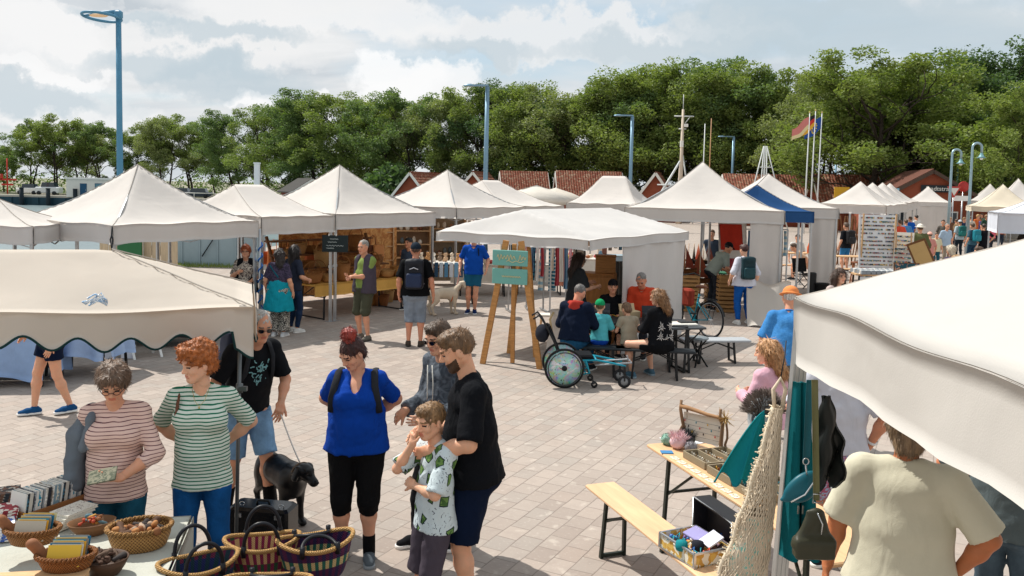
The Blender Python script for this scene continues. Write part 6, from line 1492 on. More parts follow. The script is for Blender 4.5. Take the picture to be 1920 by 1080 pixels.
# jewellery trays
def tray(label,u,v,items,rzo=0):
    o=thing('jewellery_tray',label,'tray',on_t(u,v,0),TR+rzo,'jewellery trays on the beer table'); dk=plain('#6d604e',.7)
    MB().box((0,0,.008),(.30,.36,.012)).build('base',dk,o)
    m=MB()
    for x in (-.15,.15): m.box((x,0,.028),(.012,.36,.05))
    for y in (-.18,-.06,.06,.18): m.box((0,y,.028),(.29,.012,.05))
    m.build('divider',plain('#8d8069',.7),o)
    for i in range(30):
        x=-.125+.25*(i%10)/9.; y=-.12+.12*(i//10); c=items[(i//10*3+i)%len(items)]
        q=MB().tube([(.011*math.cos(k)+x,y,.028+.011*math.sin(k)) for k in [j*.785 for j in range(8)]],.003,0,5,closed=True); q.ball((x,y-.002,.041),.006,0,6); q.build('ring',plain(c,.25,.3),o)
tray('first open tray of rings beside the driftwood frame',-.58,.05,['#c9c4b4','#e8e2d4','#8f7a5c','#b8b0a0'],R(2)); tray('middle tray with yellow and brown rings',-.24,.05,['#d9a83a','#a8572c','#3f4a3c','#c98a3a'],R(2)); tray('third tray with blue and dark rings under the teal cloth',.10,.05,['#3f7f8a','#2f3a44','#8fb0b8','#6a5a4a'],R(2))
# handmade cards with loops on the table edge
for i in range(9):
    o=MB().box((0,0,.002),(.075,.05,.003)).tube([(.02*math.cos(k),.018*math.sin(k),.006) for k in [j*.6 for j in range(10)]],.0018,0,4,closed=True).build('earring_card',patches(('#e8e2d6','#d9cdb8','#c9b89a'),40)); p=on_t(-.72+.10*i,-.205,.0); o.location=p; o.rotation_euler=(0,0,TR+.1*math.sin(i*3)); tag(o,'cream card with a wire loop lying along the front table edge','card','wire loop cards along the table edge')
# black open case with wool pouch, standing on the bench rear end
def on_b(u,v,z=0): p=c+d*u+n*v; return Vector((p.x,p.y,zb+z))
p=on_t(.20,-.33,-.34); CS=thing('display_case','open black display case leaning below the table edge','case',(p.x,p.y,.30),TR)
MB().box((0,0,.20),(.46,.03,.50),bev=.008).build('back',plain('#17181c',.5),CS); m=MB()
for x in (-.225,.225): m.box((x,-.05,.20),(.014,.12,.5))
m.box((0,-.05,-.045),(.46,.12,.014)); m.build('side',plain('#1b1c20',.5),CS); MB().box((0,-.05,.445),(.46,.12,.014)).build('lid',plain('#1b1c20',.5),CS); m=MB(); m.tube([(-.23,-.112,-.05),(.23,-.112,-.05),(.23,-.112,.45),(-.23,-.112,.45)],.006,0,5,closed=True); m.build('edge_trim',metal('#c9ccce',.3),CS)
o=thing('felt_pouch','mauve felt pouch standing in the black display case','pouch',(p.x-n2.x*.06,p.y-n2.y*.06,.27),TR); V,Fc=sdf([rbox((0,0,.13),(.09,.025,.13),.02)],.008,[(.004,50,5)]); mesh_obj('body',V,Fc,cloth('#8c7480',.25),o,True); MB().poly([(-.05,-.03,.26),(.06,-.03,.27),(.04,-.03,.34),(-.02,-.03,.31)],.03,0,(0,1,0)).build('cloth_tip',cloth('#2f4f8a'),o)
for zc in (0.06,):
    MB().bar((p.x,p.y,0),(p.x,p.y,.30),.05).build('x',BLK); q=bpy.data.objects['x']; q.name='case_stand'; tag(q,'short black stand under the display case','stand')
# aluminium bead box on the bench end
p=on_b(.24,.02,0); BX=thing('bead_box','open aluminium edged box of beads and ribbons on the bench','box',p,BR+R(6)); BX.scale=(.84,.84,.9); al=metal('#c9ccce',.3)
m=MB(); m.box((0,0,.006),(.42,.33,.012)); 
for x in (-.205,.205): m.box((x,0,.05),(.01,.33,.10))
for y in (-.16,.16): m.box((0,y,.05),(.40,.01,.10))
m.build('body',patches(('#d9b35c','#e8e2cf','#c99a4a'),30),BX)
m=MB()
for x in (-.21,.21):
    for y in (-.165,.165): m.box((x,y,.05),(.018,.018,.105))
for y in (-.167,.167): m.box((0,y,.1),(.43,.016,.012)); m.box((0,y,.004),(.43,.016,.010))
for x in (-.212,.212): m.box((x,0,.1),(.016,.34,.012))
m.build('edge_trim',al,BX)
MB().box((-.05,.06,.11),(.20,.13,.02),rx=.25,bev=.004).build('bead_case',plain('#9a94c4',.3),BX); MB().box((.10,.07,.13),(.12,.14,.012),rx=.4,ry=.1).build('case_lid',plain('#dfe0ee',.2),BX)
for i in range(60):
    c_=['#1f8fa0','#e8e4da','#c9a24a','#2b2f3a','#7f6ab0','#d9553a','#3f6fb0'][i%7]; x,y=rs.uniform(-.18,.18),rs.uniform(-.14,.14)
    (MB().ball((x,y,.05+rs.uniform(0,.04)),rs.uniform(.008,.02),0,7) if i%3 else MB().tube([(x,y,.06),(x+.03,y+.02,.10),(x+.06,y-.01,.07),(x+.03,y-.04,.09)],.005,0,5)).build('bead',plain(c_,.35),BX)
for i in range(2): o=MB().lathe([(0,0),(.035,.0),(.04,.02),(.035,.05),(0,.055)],(0,0,0),0,14).build('yarn_spool',cloth(['#1d7f86','#24262e'][i])); o.location=BX.location+Vector((-.10+.1*i,-.08,.06)); tag(o,['teal','black'][i]+' yarn spool in the bead box','spool')
# ---- hanging goods around the near right pole
POLE=Vector((1.36,3.90,0))
def hang(px,py,Y): return D(px,py,Y)
NETC=cloth('#cdbda6',.2,.5)
# crocheted net bag
t0=hang(1463,722,3.72); o=thing('net_bag','cream crocheted net bag hanging on the near right pole','net bag',t0)
def nb(u,j):
    w=.018+.085*min(1,j*1.05)**1.1; cx_=-.01-.13*j**1.3; z=-.10-.80*j; a=u*2*math.pi
    return Vector((cx_+w*math.cos(a)*(1+.08*math.sin(j*25+u*9)),.035*math.sin(a)*(1+j),z))
m=MB(); 
for k in range(40):
    for s_ in (-1,1): m.tube([nb((k+s_*i*.55)/40,i/34)+Vector(rs.normal(size=3))*.0018 for i in range(35)],.0026,0,4)
m.build('netting',NETC,o)
m=MB(); m.sheet(lambda i,j:tuple(nb(i,.62+.38*j)*.97),24,16,0); m.build('lining',pattern('#c9bca8','#7fb5a8',22,.60,.05),o)
m=MB()
for i in range(420):
    j=rs.uniform(0,1); p=nb(.5+rs.normal()*.05,j); q=rs.normal(size=3)*.009; m.tube([p,p+Vector((-abs(q[0])-.004,q[1]-.004,q[2]))],.0028,0,4)
m.tube([nb(.5,i/30)+Vector((-.004,-.01,0)) for i in range(31)],.010,0,7); m.build('shell_fringe',cloth('#d9cbb4',.3),o)
m=MB(); m.tube([(-.02,0,-.12),(-.03,0,-.02),(0,0,.03),(.025,0,-.02),(.01,0,-.12)],.009,0,7)
m.build('loop_handle',NETC,o); MB().tube([(0,0,.03),(.02,.02,.12),(.05,.1,.18)],.003,0,5).build('hook_cord',DK,o)
# teal cloth draped left of the net
t0=hang(1450,770,3.85); V=MB().sheet(lambda i,j:(-.02-.23*i*j**.8-.02*(1-j)+.0*i+.01*math.sin(i*12)*j, (.030*math.sin(i*8+1)+.008*math.sin(i*19))*j, -.02-.27*j-.02*math.sin(i*21)*j-.10*i*j*(1 if i<.7 else .6)+.02*(i)),26,20,.006).build('teal_scarf',cloth('#127a83',.12)); V.location=t0; tag(V,'plain teal scarf hanging left of the crocheted net bag','scarf')
# furry mask with big eye
t0=hang(1432,772,4.15); o=thing('animal_mask','furry dark animal mask with one big grey eye behind the teal scarf','mask',t0,R(20)); V,Fc=sdf([ell((0,0,0),(.085,.06,.085)),ell((-.05,-.02,-.05),(.045,.035,.06),k=.03)],.008,[(.004,60,2)])
Q,Fq=strands(V[V[:,2].argsort()],np.zeros((0,4),int),0,1,1,lambda P,N:N,rs) if False else strands(V,Fc[V[Fc].mean(1)[:,2]>.0],2200,.036,.0035,lambda P,N:N+np.array([-.3,0,.3]),np.random.RandomState(6),lift=1.0)
A_,B_,M_=join([(V,Fc,0),(Q,Fq,1)]); mesh_obj('head',A_,B_,[cloth('#c3c7c8'),hairmat('#8a7c74')],o,True,M_)
MB().ball((-.072,-.045,-.02),(.030,.02,.032),0,12).build('eye_ring',plain('#3b3f42',.5),o); MB().ball((-.080,-.058,-.02),(.019,.012,.021),0,12).build('eye',glassy('#9aa9ac',.1),o)
# teal long cloth + belt bag + straps right of pole
t0=hang(1503,716,3.72); o=MB().sheet(lambda i,j:(-.03+.05*i+(.10*i-.02)*j,.03*math.sin(i*10+2)*(.4+j),-.80*j),16,24,.008).build('teal_cloth',cloth('#0d5f66',.14)); o.location=t0; tag(o,'long dark teal cloth hanging right of the near right pole','cloth')
t0=hang(1512,712,3.52); o=thing('belt_bag','teal leather belt bag with silver zip hanging by its strap','bag',t0)
m=MB(); m.sheet(lambda i,j:(.0+.03*i,.0,-.36*j),2,14,.003); m.build('strap',plain('#0f5560',.5),o)
V,Fc=sdf([ell((-.005,0,-.455),(.088,.026,.044),rot=np.array(Matrix.Rotation(R(-42),3,'Y'))),ell((.012,0,-.475),(.062,.028,.040),rot=np.array(Matrix.Rotation(R(-42),3,'Y')),k=.02),cap((-.06,0,-.51),(-.082,0,-.515),.010,.006,k=.02)],.0055,[(.0018,40,4)]); mesh_obj('body',V,Fc,plain('#0e5a68',.42),o,True)
MB().tube([(-.055,-.038,-.51),(.0,-.045,-.475),(.035,-.045,-.42),(.045,-.04,-.37)],.0035,0,6).build('zip',metal('#d9dcde',.2),o)
MB().tube([(.012*math.cos(k)+.01,-.01,-.345+.014*math.sin(k)) for k in [i*.6 for i in range(11)]],.0028,0,5,closed=True).tube([(.01,-.01,-.36),(.014,-.015,-.40)],.004,0,5).build('carabiner',metal('#c9ccce',.25),o)
for x in (-.02,.0): MB().box((x,-.03,-.545),(.006,.004,.035)).build('zip_puller',metal('#c9ccce',.25),o)
t0=hang(1527,712,3.42); o=thing('olive_handbag','small olive leather handbag on a khaki strap','bag',t0); m=MB(); m.sheet(lambda i,j:(-.012+.026*i+.03*j,.0,-.50*j),2,16,.003); m.build('strap',cloth('#6b6a4a'),o)
m=MB(); m.tube([(.035+.02*a_,-.006,-.49+.018*b_) for a_,b_ in ((-1,-1),(1,-1),(1,1),(-1,1))],.003,0,5,closed=True); m.build('buckle',metal('#d0d2d2',.25),o)
V,Fc=sdf([rbox((.03,0,-.70),(.070,.020,.030),.012,k=.01),cap((.03,0,-.55),(.03,0,-.68),.012,.022,k=.03,wide=(1,0,0),w=2.9),cap((-.05,0,-.69),(.03,0,-.55),.010,.012,k=.02),cap((.10,0,-.70),(.04,0,-.55),.010,.012,k=.02)],.0055,[(.0016,45,8)]); mesh_obj('body',V,Fc,plain('#38382a',.38),o,True)
MB().tube([(.03,-.022,-.545),(.05,-.03,-.59),(.045,-.034,-.63)],.003,0,5).build('chain',metal('#c9ccce',.25),o)
t0=hang(1548,742,3.75); o=MB().sheet(lambda i,j:((-.02+.045*i)+(.085*i-.02)*min(1,j*1.8)+.008*math.sin(j*17+i*5),.03*math.sin(i*8+j*3)*(.3+j),-.40*j-.03*math.sin(i*11)*j),14,22,.012).build('black_pouch',plain('#1c1f1d',.38)); o.location=t0; o.name='leather_vest'; tag(o,'black crumpled leather vest hanging behind the khaki strap','vest')
# ------------------------------------------------------------------ near left stall: table with baskets and books
zt=.76; CT=thing('market_table','near left stall table covered by a grey white cloth','table',(-2.86,4.22,0),R(12)); 
MB().box((0,0,zt-.02),(2.2,.92,.03)).build('tabletop',PALEW,CT)
for a_ in (-1,1):
    for b_ in (-1,1): MB().bar((a_*1.0,b_*.4,zt-.03),(a_*1.03,b_*.42,0),.04).build('leg',BLK,CT)
m=MB(); m.sheet(lambda i,j:(-1.12+2.24*i,-.48+.96*j,zt+.004+.003*math.sin(i*40)*math.sin(j*9)),60,20,.006)
m.sheet(lambda i,j:(-1.12+2.24*i,.485+.03*j*math.sin(i*30)+.01,zt+.003-.5*j),50,8,.005); m.sheet(lambda i,j:(1.125+.02*j*math.sin(i*12)+.008,-.48+.96*i,zt+.003-.5*j),20,8,.005)
m.build('tablecloth',cloth('#b9bab0',.08),CT)
ZT=zt+.008
def T_(px,py,z=0): p=U(px,py,ZT+z); return Vector((p.x,p.y,ZT))
# open wicker basket with driftwood bits (right)
def nearbasket(label,px,py,rx_,ry_,h,rz,c1,c2,su=46,sv=110,flare=1.22,ex_z=0,rim=.013,cat='basket',name='wicker_basket',mat=None,group=None):
    p=T_(px,py); p.z+=ex_z; o=thing(name,label,cat,p,rz,group)
    prof=[(.0,0),(.93/flare,0),(1/flare,h*.06),(.5*(1+1/flare)+.02,h*.5),(1,h),(.955,h),(.5*(1+1/flare)-.03,h*.5),(.92/flare,.02),(0,.02)]
    MB().lathe([(r*rx_,z) for r,z in prof],(0,0,0),0,48,sy=ry_/rx_,wob=.008).build('body',mat or wicker(c1,c2,su,sv),o)
    if rim:
        m=MB(); 
        for ph in (0,math.pi): m.tube([((rx_*.98+rim*.5*math.cos(a*22+ph))*math.cos(a),(ry_*.98+rim*.5*math.cos(a*22+ph))*math.sin(a),h+rim*.5*math.sin(a*22+ph)) for a in [2*math.pi*i/200 for i in range(200)]],rim*.62,0,5,closed=True)
        m.build('rim',wicker(c1,c2,80,200),o)
    return o
B1=nearbasket('light open wicker basket with bark pieces, farthest right of the brown baskets',262,1025,.165,.12,.115,R(20),'#c9995c','#6f4522',40,95)
def bits(label,base,n_,rx_,ry_,z,cols,s_=1.0,cat='wood pieces',name='bark_piece',grp=None):
    rs_=np.random.RandomState(hash_(label)%999)
    for i in range(n_):
        L_=rs_.uniform(.03,.09)*s_; a_=rs_.uniform(0,6.28); r_=rs_.uniform(0,.75); x,y=r_*rx_*math.cos(a_*3),r_*ry_*math.sin(a_*3); w_=rs_.uniform(.010,.020)*s_
        V,Fc=sdf([cap((-L_/2,0,0),(L_/2,0,0),w_,w_*.75,k=.01)],.006,[(.004,70,i)]); o=mesh_obj(name,V,Fc,plain(cols[i%len(cols)],.8,0,.3,20),None,True)
        o.location=base+Vector((x,y,z+rs_.uniform(0,.03))); o.rotation_euler=(rs_.uniform(-.5,.5),rs_.uniform(-.7,.7),a_); tag(o,label,cat,grp or label)
bits('rough piece of bark or root in the light open wicker basket',B1.location,34,.15,.10,.08,['#8a5a3a','#5a4030','#b07a4a','#3a3230','#a8907a'],1.2)
DW=plain('#4a3222',.55,0,.25,12)
B2=nearbasket('dark carved wooden bowl of brown stones in front of the light basket',197,1075,.115,.10,.085,0,'','',mat=DW,rim=0,name='wooden_bowl',cat='bowl',flare=1.6)
bits('dark smooth stone heaped in the front wooden bowl',B2.location,20,.09,.08,.075,['#5a4438','#3c3634','#4a3428','#6a5648'],.8,'stones','brown_stone')
B3=nearbasket('wooden bowl with small carved pieces behind the dark bowl',172,1000,.125,.09,.07,R(25),'','',mat=plain('#7a5638',.6,0,.25,12),rim=0,name='wooden_bowl',cat='bowl',flare=1.6)
bits('small carved piece in the rear wooden bowl',B3.location,22,.10,.07,.06,['#b8523c','#c9984f','#5f7f8a','#8a5a3a'],.6,'trinkets','carved_trinket')
# basket with upright cards, front, on a small shelf box
SH=thing('wooden_shelf_box','low pale wooden shelf box carrying the card baskets','shelf',T_(60,1130),R(10)); 
for z in (.0,.075): MB().box((0,0,z+.006),(.42,.30,.012)).build('board',PALEW,SH)
for x in (-.2,.0,.2): MB().box((x,0,.042),(.012,.30,.062)).build('divider',PALEW,SH)
B4=nearbasket('wicker basket of yellow and grey cards at the very front left',125,1098,.135,.085,.07,R(8),'#a86a35','#54301a',44,120,1.25,.088)
B5=nearbasket('wicker basket of yellow cards behind, left edge',62,1048,.135,.085,.075,R(6),'#b0763e','#5c3820',44,120,1.25,.088)
CARDS=['#d9b23a','#b8b0a0','#2f8fae','#cfc9b8','#e0a62c','#8f8a80','#1f6f94','#d6cf9a']
for bi,(Bk,n_) in enumerate(((B4,12),(B5,11))):
    for i in range(n_):
        o=MB().box((0,0,.045),(.155-.006*(i%3),.0035,.10)).build('greeting_card',plain(CARDS[(i*3+bi)%8],.5)); a_=Bk.rotation_euler.z
        y=-.055+.011*i; o.location=Bk.location+Vector((-y*math.sin(a_)+.01*math.sin(i*2),y*math.cos(a_),.035)); o.rotation_euler=(R(-24),0,a_+R(-4)+.02*math.sin(i*5)); tag(o,'greeting card standing in the %s card basket'%('front' if bi==0 else 'rear'),'card','greeting cards in the %s basket'%('front' if bi==0 else 'rear'))
    o=MB(); V,Fc=sdf([cap((0,0,0),(.0,0,.09),.024,.028,k=.01)],.006,[(.004,40,2)]); o=mesh_obj('wooden_figure',V,Fc,plain('#8a5a3c',.7,0,.3,20),None,True); o.location=Bk.location+Vector((-.10,0,.05)); o.rotation_euler=(R(10),R(-35),0); tag(o,'rough carved wooden piece at the left in the %s card basket'%('front' if bi==0 else 'rear'),'carving')
# long wooden box with upright notebooks
p0,p1=T_(45,975),T_(160,935); q=(p1-p0); rzb=math.atan2(q.y,q.x); cbx=(p0+p1)/2
NBX=thing('notebook_box','long wooden box filled with upright notebooks behind the card baskets','box',cbx,rzb); Lb=.50
MB().box((0,0,.01),(Lb,.17,.012)).build('base',wood('#8a5a34',8),NBX)
for y in (-.085,.085): MB().box((0,y,.035),(Lb,.012,.06)).build('side',wood('#9a663c',8),NBX)
for x in (-Lb/2,Lb/2): MB().box((x,0,.04),(.012,.17,.07)).build('end',wood('#9a663c',8),NBX)
NBC=['#e2e0da','#3a6f86','#c9c4ba','#5a5f66','#d9d6d0','#1f8aa6','#9aa0a6','#efede8','#2c2f36','#b7a99a','#7f9aa8','#e4dcc8']
x=-Lb/2+.02; i=0
while x<Lb/2-.02:
    th=.011+.006*((i*7)%3); o=thing('notebook','upright %s notebook in the long wooden box'%['white','teal','cream','grey','pale','turquoise','silver grey','off white','black','beige','grey blue','ivory'][i%12],'notebook',cbx+Vector(((x)*math.cos(rzb),(x)*math.sin(rzb),.02)),rzb,'upright notebooks in the long wooden box')
    MB().box((0,0,.075),(th*.9,.135,.15),ry=R(9)).build('cover',patches((NBC[i%12],NBC[(i*5+3)%12],NBC[i%12]),60) if i%2 else plain(NBC[i%12],.5),o); MB().box((.0,.002,.0765),(th*.5,.131,.1505),ry=R(9)).build('pages',plain('#e9e6dd',.8),o); x+=th+.0015; i+=1
# stacked floral notebooks
for i in range(5):
    p=T_(118,985); o=thing('floral_notebook','%s of five stacked flower patterned notebooks'%['lowest','second','middle','fourth','topmost'][i],'notebook',p+Vector((.01*i,.012*i,.012+.016*i)),rzb+R(4),'stacked flower notebooks')
    MB().box((0,0,0),(.20,.14,.011)).build('pages',plain('#e6e1d4',.8),o); m=MB(); m.box((0,0,.0065),(.205,.145,.002)); m.box((0,0,-.0065),(.205,.145,.002)); m.build('cover',pattern('#e0dbcf','#6a4a4a',70,.62,.04),o)
for j,(px,py,lab,cols,hh) in enumerate(((20,940,'spiral notebook pile at the left edge behind the notebook box',['#3a3f46','#7a5a4a','#c9c4ba'],4),(14,985,'red striped notebooks standing at the left edge',['#8f2f3a','#e6e0d6','#a83c46'],6),(8,1010,'blue and white books lying at the left edge',['#d9dde6','#3f5fa8','#e9e6e0'],5))):
    for i in range(hh):
        p=T_(px,py); o=MB().box((0,0,0),(.19,.15,.014)).build('notebook',patches(tuple(cols),45,.6)); o.location=p+Vector((-.05,0,.012+.016*i)); o.rotation_euler=(0,0,.3+.06*i); tag(o,lab,'notebook',lab)
# colourful woven baskets
def zig(c1,c2,c3,c4,seed=0,n=20):
    t=NT('woven_straw'); o=t.xyz(); a=t.n('ShaderNodeMath',operation='ARCTAN2'); t.l(o[1],a.inputs[0]); t.l(o[0],a.inputs[1]); u=t.math('MULTIPLY',a.outputs[0],n/6.283); v=t.math('MULTIPLY',o[2],8.0)
    f=t.math('FRACT',t.math('ADD',u,t.math('MULTIPLY',v,.22))); f2=t.math('FRACT',t.math('ADD',v,seed*.3)); m1=t.math('GREATER_THAN',f,.5); m2=t.math('GREATER_THAN',f2,.62)
    ca=t.mix(m1,c1,c2); cb=t.mix(m1,c3,c4); col=t.mix(m2,ca,cb); w=t.math('MULTIPLY',t.math('SINE',t.math('MULTIPLY',u,18.85)),t.math('SINE',t.math('MULTIPLY',o[2],520.0)))
    col=t.mix(t.math('MULTIPLY',t.math('ADD',t.math('MULTIPLY',w,.5),.5),.35),col,(.02,.015,.015)); t.bump(w,.6,.006); return t.fin(col,.7)
STRAW=wicker('#cfa468','#9a7038',70,160); LEA=plain('#15181f',.42,0,.15)
def straw_bag(label,px,py,rx_,ry_,h,rz,mats,handles='up',z0=None,tilt=0):
    z0=LZ; p=U(px,py,z0+h); p.z=z0
    o=thing('straw_basket',label,'basket',p,rz,'colourful woven straw baskets'); N=44
    def rimz(a): return h*(1+.10*math.cos(2*a))
    m=MB(); m.sheet(lambda i,j:((rx_*(.72+.28*j**.7))*math.cos(i*6.2832),(ry_*(.72+.28*j**.7))*math.sin(i*6.2832),rimz(i*6.2832)*j),N,12,.008); m.build('body',mats,o); MB().lathe([(0,.004),(rx_*.72,.004)],(0,0,0),0,30,sy=ry_/rx_).build('base',mats,o)
    rim=[(rx_*math.cos(a),ry_*math.sin(a),rimz(a)) for a in [6.2832*i/60 for i in range(60)]]; MB().tube(rim,.0125,0,8,closed=True).build('rim',STRAW,o)
    for sy in (-1,1):
        pts=[]
        for i in range(19):
            a=math.pi*i/18; X=rx_*.46*math.cos(a)
            if handles=='up': pts.append((X,sy*ry_*.92+sy*.015*math.sin(a),h*.93+.155*math.sin(a)**.8))
            else: pts.append((X,sy*ry_*.92-sy*.11*math.sin(a),h*.95+.035*math.sin(a)))
        m=MB().tube(pts,.0105,0,8); 
        for e in (0,-1): m.tube([Vector(pts[e])+Vector((0,sy*.006,-.03)),Vector(pts[e])+Vector((0,sy*.004,.03))],.014,0,6)
        m.build('handle',LEA,o)
    return o
LZ=.60; q_=U(520,1060,.8); LT=thing('display_table','low display table under the colourful straw baskets','table',(q_.x-.02,q_.y-.12,0),R(12)); MB().box((0,0,LZ-.03),(1.05,.72,.04)).build('tabletop',DKW,LT)
for a_ in (-1,1):
    for b_ in (-1,1): MB().bar((a_*.45,b_*.3,LZ-.04),(a_*.47,b_*.32,0),.04).build('leg',BLK,LT)
straw_bag('purple and green striped straw basket with drooping handle, rightmost',592,1012,.205,.13,.20,R(24),zig('#5a1a4a','#2c2050','#d9c08a','#1f6a58'),'down')
straw_bag('magenta and cream straw basket with tall black handles in the middle',492,1012,.20,.12,.18,R(14),zig('#8f2350','#d9b983','#2a5a3c','#8f2350',1),'up')
straw_bag('dark green straw basket with tall black handles, leftmost of the colourful ones',372,1052,.20,.13,.17,R(34),zig('#173f4a','#22306a','#173f4a','#7a2a4a',2),'up')
straw_bag('orange and black straw basket at the bottom edge',500,1095,.22,.14,.17,R(4),zig('#b8562a','#20242c','#d9752e','#e0a04a',1),'down')
# black case between the woman in green and the dog
p=U(500,1010,.30); o=thing('black_suitcase','glossy black travel case with silver clasps behind the straw baskets','case',(p.x-.14,p.y+.40,0),R(-8)); V=MB().box((0,0,.22),(.46,.22,.34),bev=.02); V.build('body',plain('#121316',.18),o); m=MB()
for x in (-.14,.16): m.box((x,-.115,.34),(.05,.012,.03)); m.tube([(x+.02*math.cos(k),-.05,.40+.014*math.sin(k)) for k in [i*.8 for i in range(8)]],.004,0,5,closed=True)
m.build('clasp',metal('#c9ccce',.2),o); MB().tube([(-.05,0,.385),(-.04,0,.415),(.04,0,.415),(.05,0,.385)],.009).build('handle',BLK,o)
for x in (-.2,.2): MB().lathe([(0,-.02),(.03,-.02),(.03,.02),(0,.02)],(x,-.05,.03),0,12,axis='Y').build('wheel',BLK,o)
# ------------------------------------------------------------------ people in the market
SK='#d6a183'; SKT='#c4875f'; SKP='#e2b396'
JEANS=denim('#1b4f7c'); 
def loc(px,Y): return Vector((D(px,500,Y).x,Y,0))
def backpack(label,c1,c2,c3=None,w_=.15,h_=.23,d_=.085,strapc='#2a2c30',small=False):
    def fn(I):
        r=I['root']; s=I['s']; T=I['T']; o=thing('backpack',label,'backpack',r.location,r.rotation_euler.z); Rt=I['Rt']
        hv=max(I['hv'],.012)
        P=xf([rbox((0,0,0),(w_-.04,d_-.04,h_-.04),.04),ell((0,-.03,h_-.05),(w_*.9,d_,.07),k=.04)],Rt,T(0,-.13-d_,.29)); sdf_obj('body',P,hv,plain(c1,.6),o,[(.004,30,3)],s)
        P=xf([rbox((0,-.03,-.07),(w_-.055,d_-.03,h_*.35),.03)],Rt,T(0,-.16-d_,.27)); sdf_obj('front_pocket',P,hv,plain(c2,.5),o,[(.004,30,4)],s)
        m=MB()
        for sx in (-1,1):
            pts=[T(sx*.085,-.14,.44),T(sx*.095,-.06,.505),T(sx*.10,.03,.505),T(sx*.105,.105,.43),T(sx*.12,.115,.30),T(sx*.155,.06,.16),T(sx*.14,-.12,.12)]
            m.tube([Vector(p*s) for p in pts],.020*s,0,8,flat=.5)
        m.build('strap',cloth(strapc),o)
        if c3:
            m=MB(); m.tube([Vector(p*s) for p in (T(-.06,-.17-2*d_,.13),T(.0,-.18-2*d_,.16),T(.07,-.17-2*d_,.20))],.008*s,0,5); m.tube([Vector(p*s) for p in (T(-.07,-.16-2*d_,.38),T(.0,-.17-2*d_,.41),T(.07,-.16-2*d_,.38))],.008*s,0,5); m.build('reflector',plain(c3,.4),o)
    return fn
def chain(*fs):
    def fn(I):
        for f in fs: f(I)
    return fn
def tee_print(c,rx_=.075,rz_=.09,y=.125,z=.33,n=26,seed=1):
    """flat printed motif following the chest"""
    def fn(I):
        rs_=np.random.RandomState(seed); T=I['T']; s=I['s']; m=MB()
        for i in range(n):
            x,zz_=rs_.uniform(-rx_,rx_),z+rs_.uniform(-rz_,rz_); a=rs_.uniform(0,3.1); L_=.018
            yy=y-.25*x*x/.05
            m.tube([Vector(T(x-L_*math.cos(a),yy,zz_-L_*math.sin(a))*s),Vector(T(x,yy+.004,zz_)*s),Vector(T(x+L_*math.cos(a+.7),yy,zz_+L_*math.sin(a+.7))*s)],.0045*s,0,4)
        m.build('shirt_print',plain(c,.7),I['root'])
    return fn
POS={}
def keep(nm):
    def fn(I): POS[nm]=I
    return fn
def wpt(I,p):
    """figure-local unit point -> world"""
    r=I['root']; q=Matrix.Rotation(r.rotation_euler.z,3,'Z')@Vector(V3(*p)*I['s']); return r.location+q
# P1 woman with glasses, pink striped top, holding a notebook
def p1x(I):
    T=I['T'];s=I['s'];r=I['root']
    w=wpt(I,I['hands'][1][0]+I['hands'][1][1]*.09); o=MB().box((0,0,0),(.155,.10,.012),bev=.002).build('held_notebook',pattern('#8a8876','#5f6456',30,.5,.05)); o.location=w+Vector((.0,-.045,.035)); o.rotation_euler=(R(32),R(-10),R(10)); tag(o,'grey green booklet in the hand of the woman in pink stripes','booklet')
    # grey cardigan hanging from her right shoulder
    P=[cap(T(.14,-.03,.455),T(.215,-.04,.30),.045,.062,k=.03),cap(T(.215,-.04,.30),T(.25,-.03,-.0),.066,.068,k=.04,wide=(0,1,0),w=1.3),cap(T(.25,-.03,.0),T(.255,-.02,-.15),.066,.055,k=.03,cut=True),cap(T(.12,-.03,.475),T(.13,.07,.42),.026,.022,k=.02),cap(T(.13,.07,.42),T(.17,.09,.25),.022,.03,k=.02)]
    I['garment']('cardigan',P,cloth('#69717a',.12),amp=.006)
    P=[cap(T(.13,.07,.44),T(.135,.11,.25),.012,.014,k=.01)]; I['garment']('bag_strap',P,cloth('#7a828a'),noise=False)
person(label='woman in pink striped top with glasses reading a booklet at the book table',loc=loc(213,5.12),yaw=196,h=1.69,fem=True,lod=0,g=1.02,headsize=.99,bust=.75,belly=.25,hair='bob',hairc='#6a5240',skinc=SK,glasses='clear',head=(2,30),
  top=dict(mat=stripes('#dfbfb3','#5f3540',46,.80),sleeve=1.45,hem=-.10,i=.010),bottom=dict(mat=denim('#1d5066')),armL=(-.07,.25,.10),poleL=(-1,-.3,-.4),hL=dict(d=(.85,.45,.12),n=(0,.2,1),curl=.8),armR=(.235,-.02,-.06),extra=p1x)
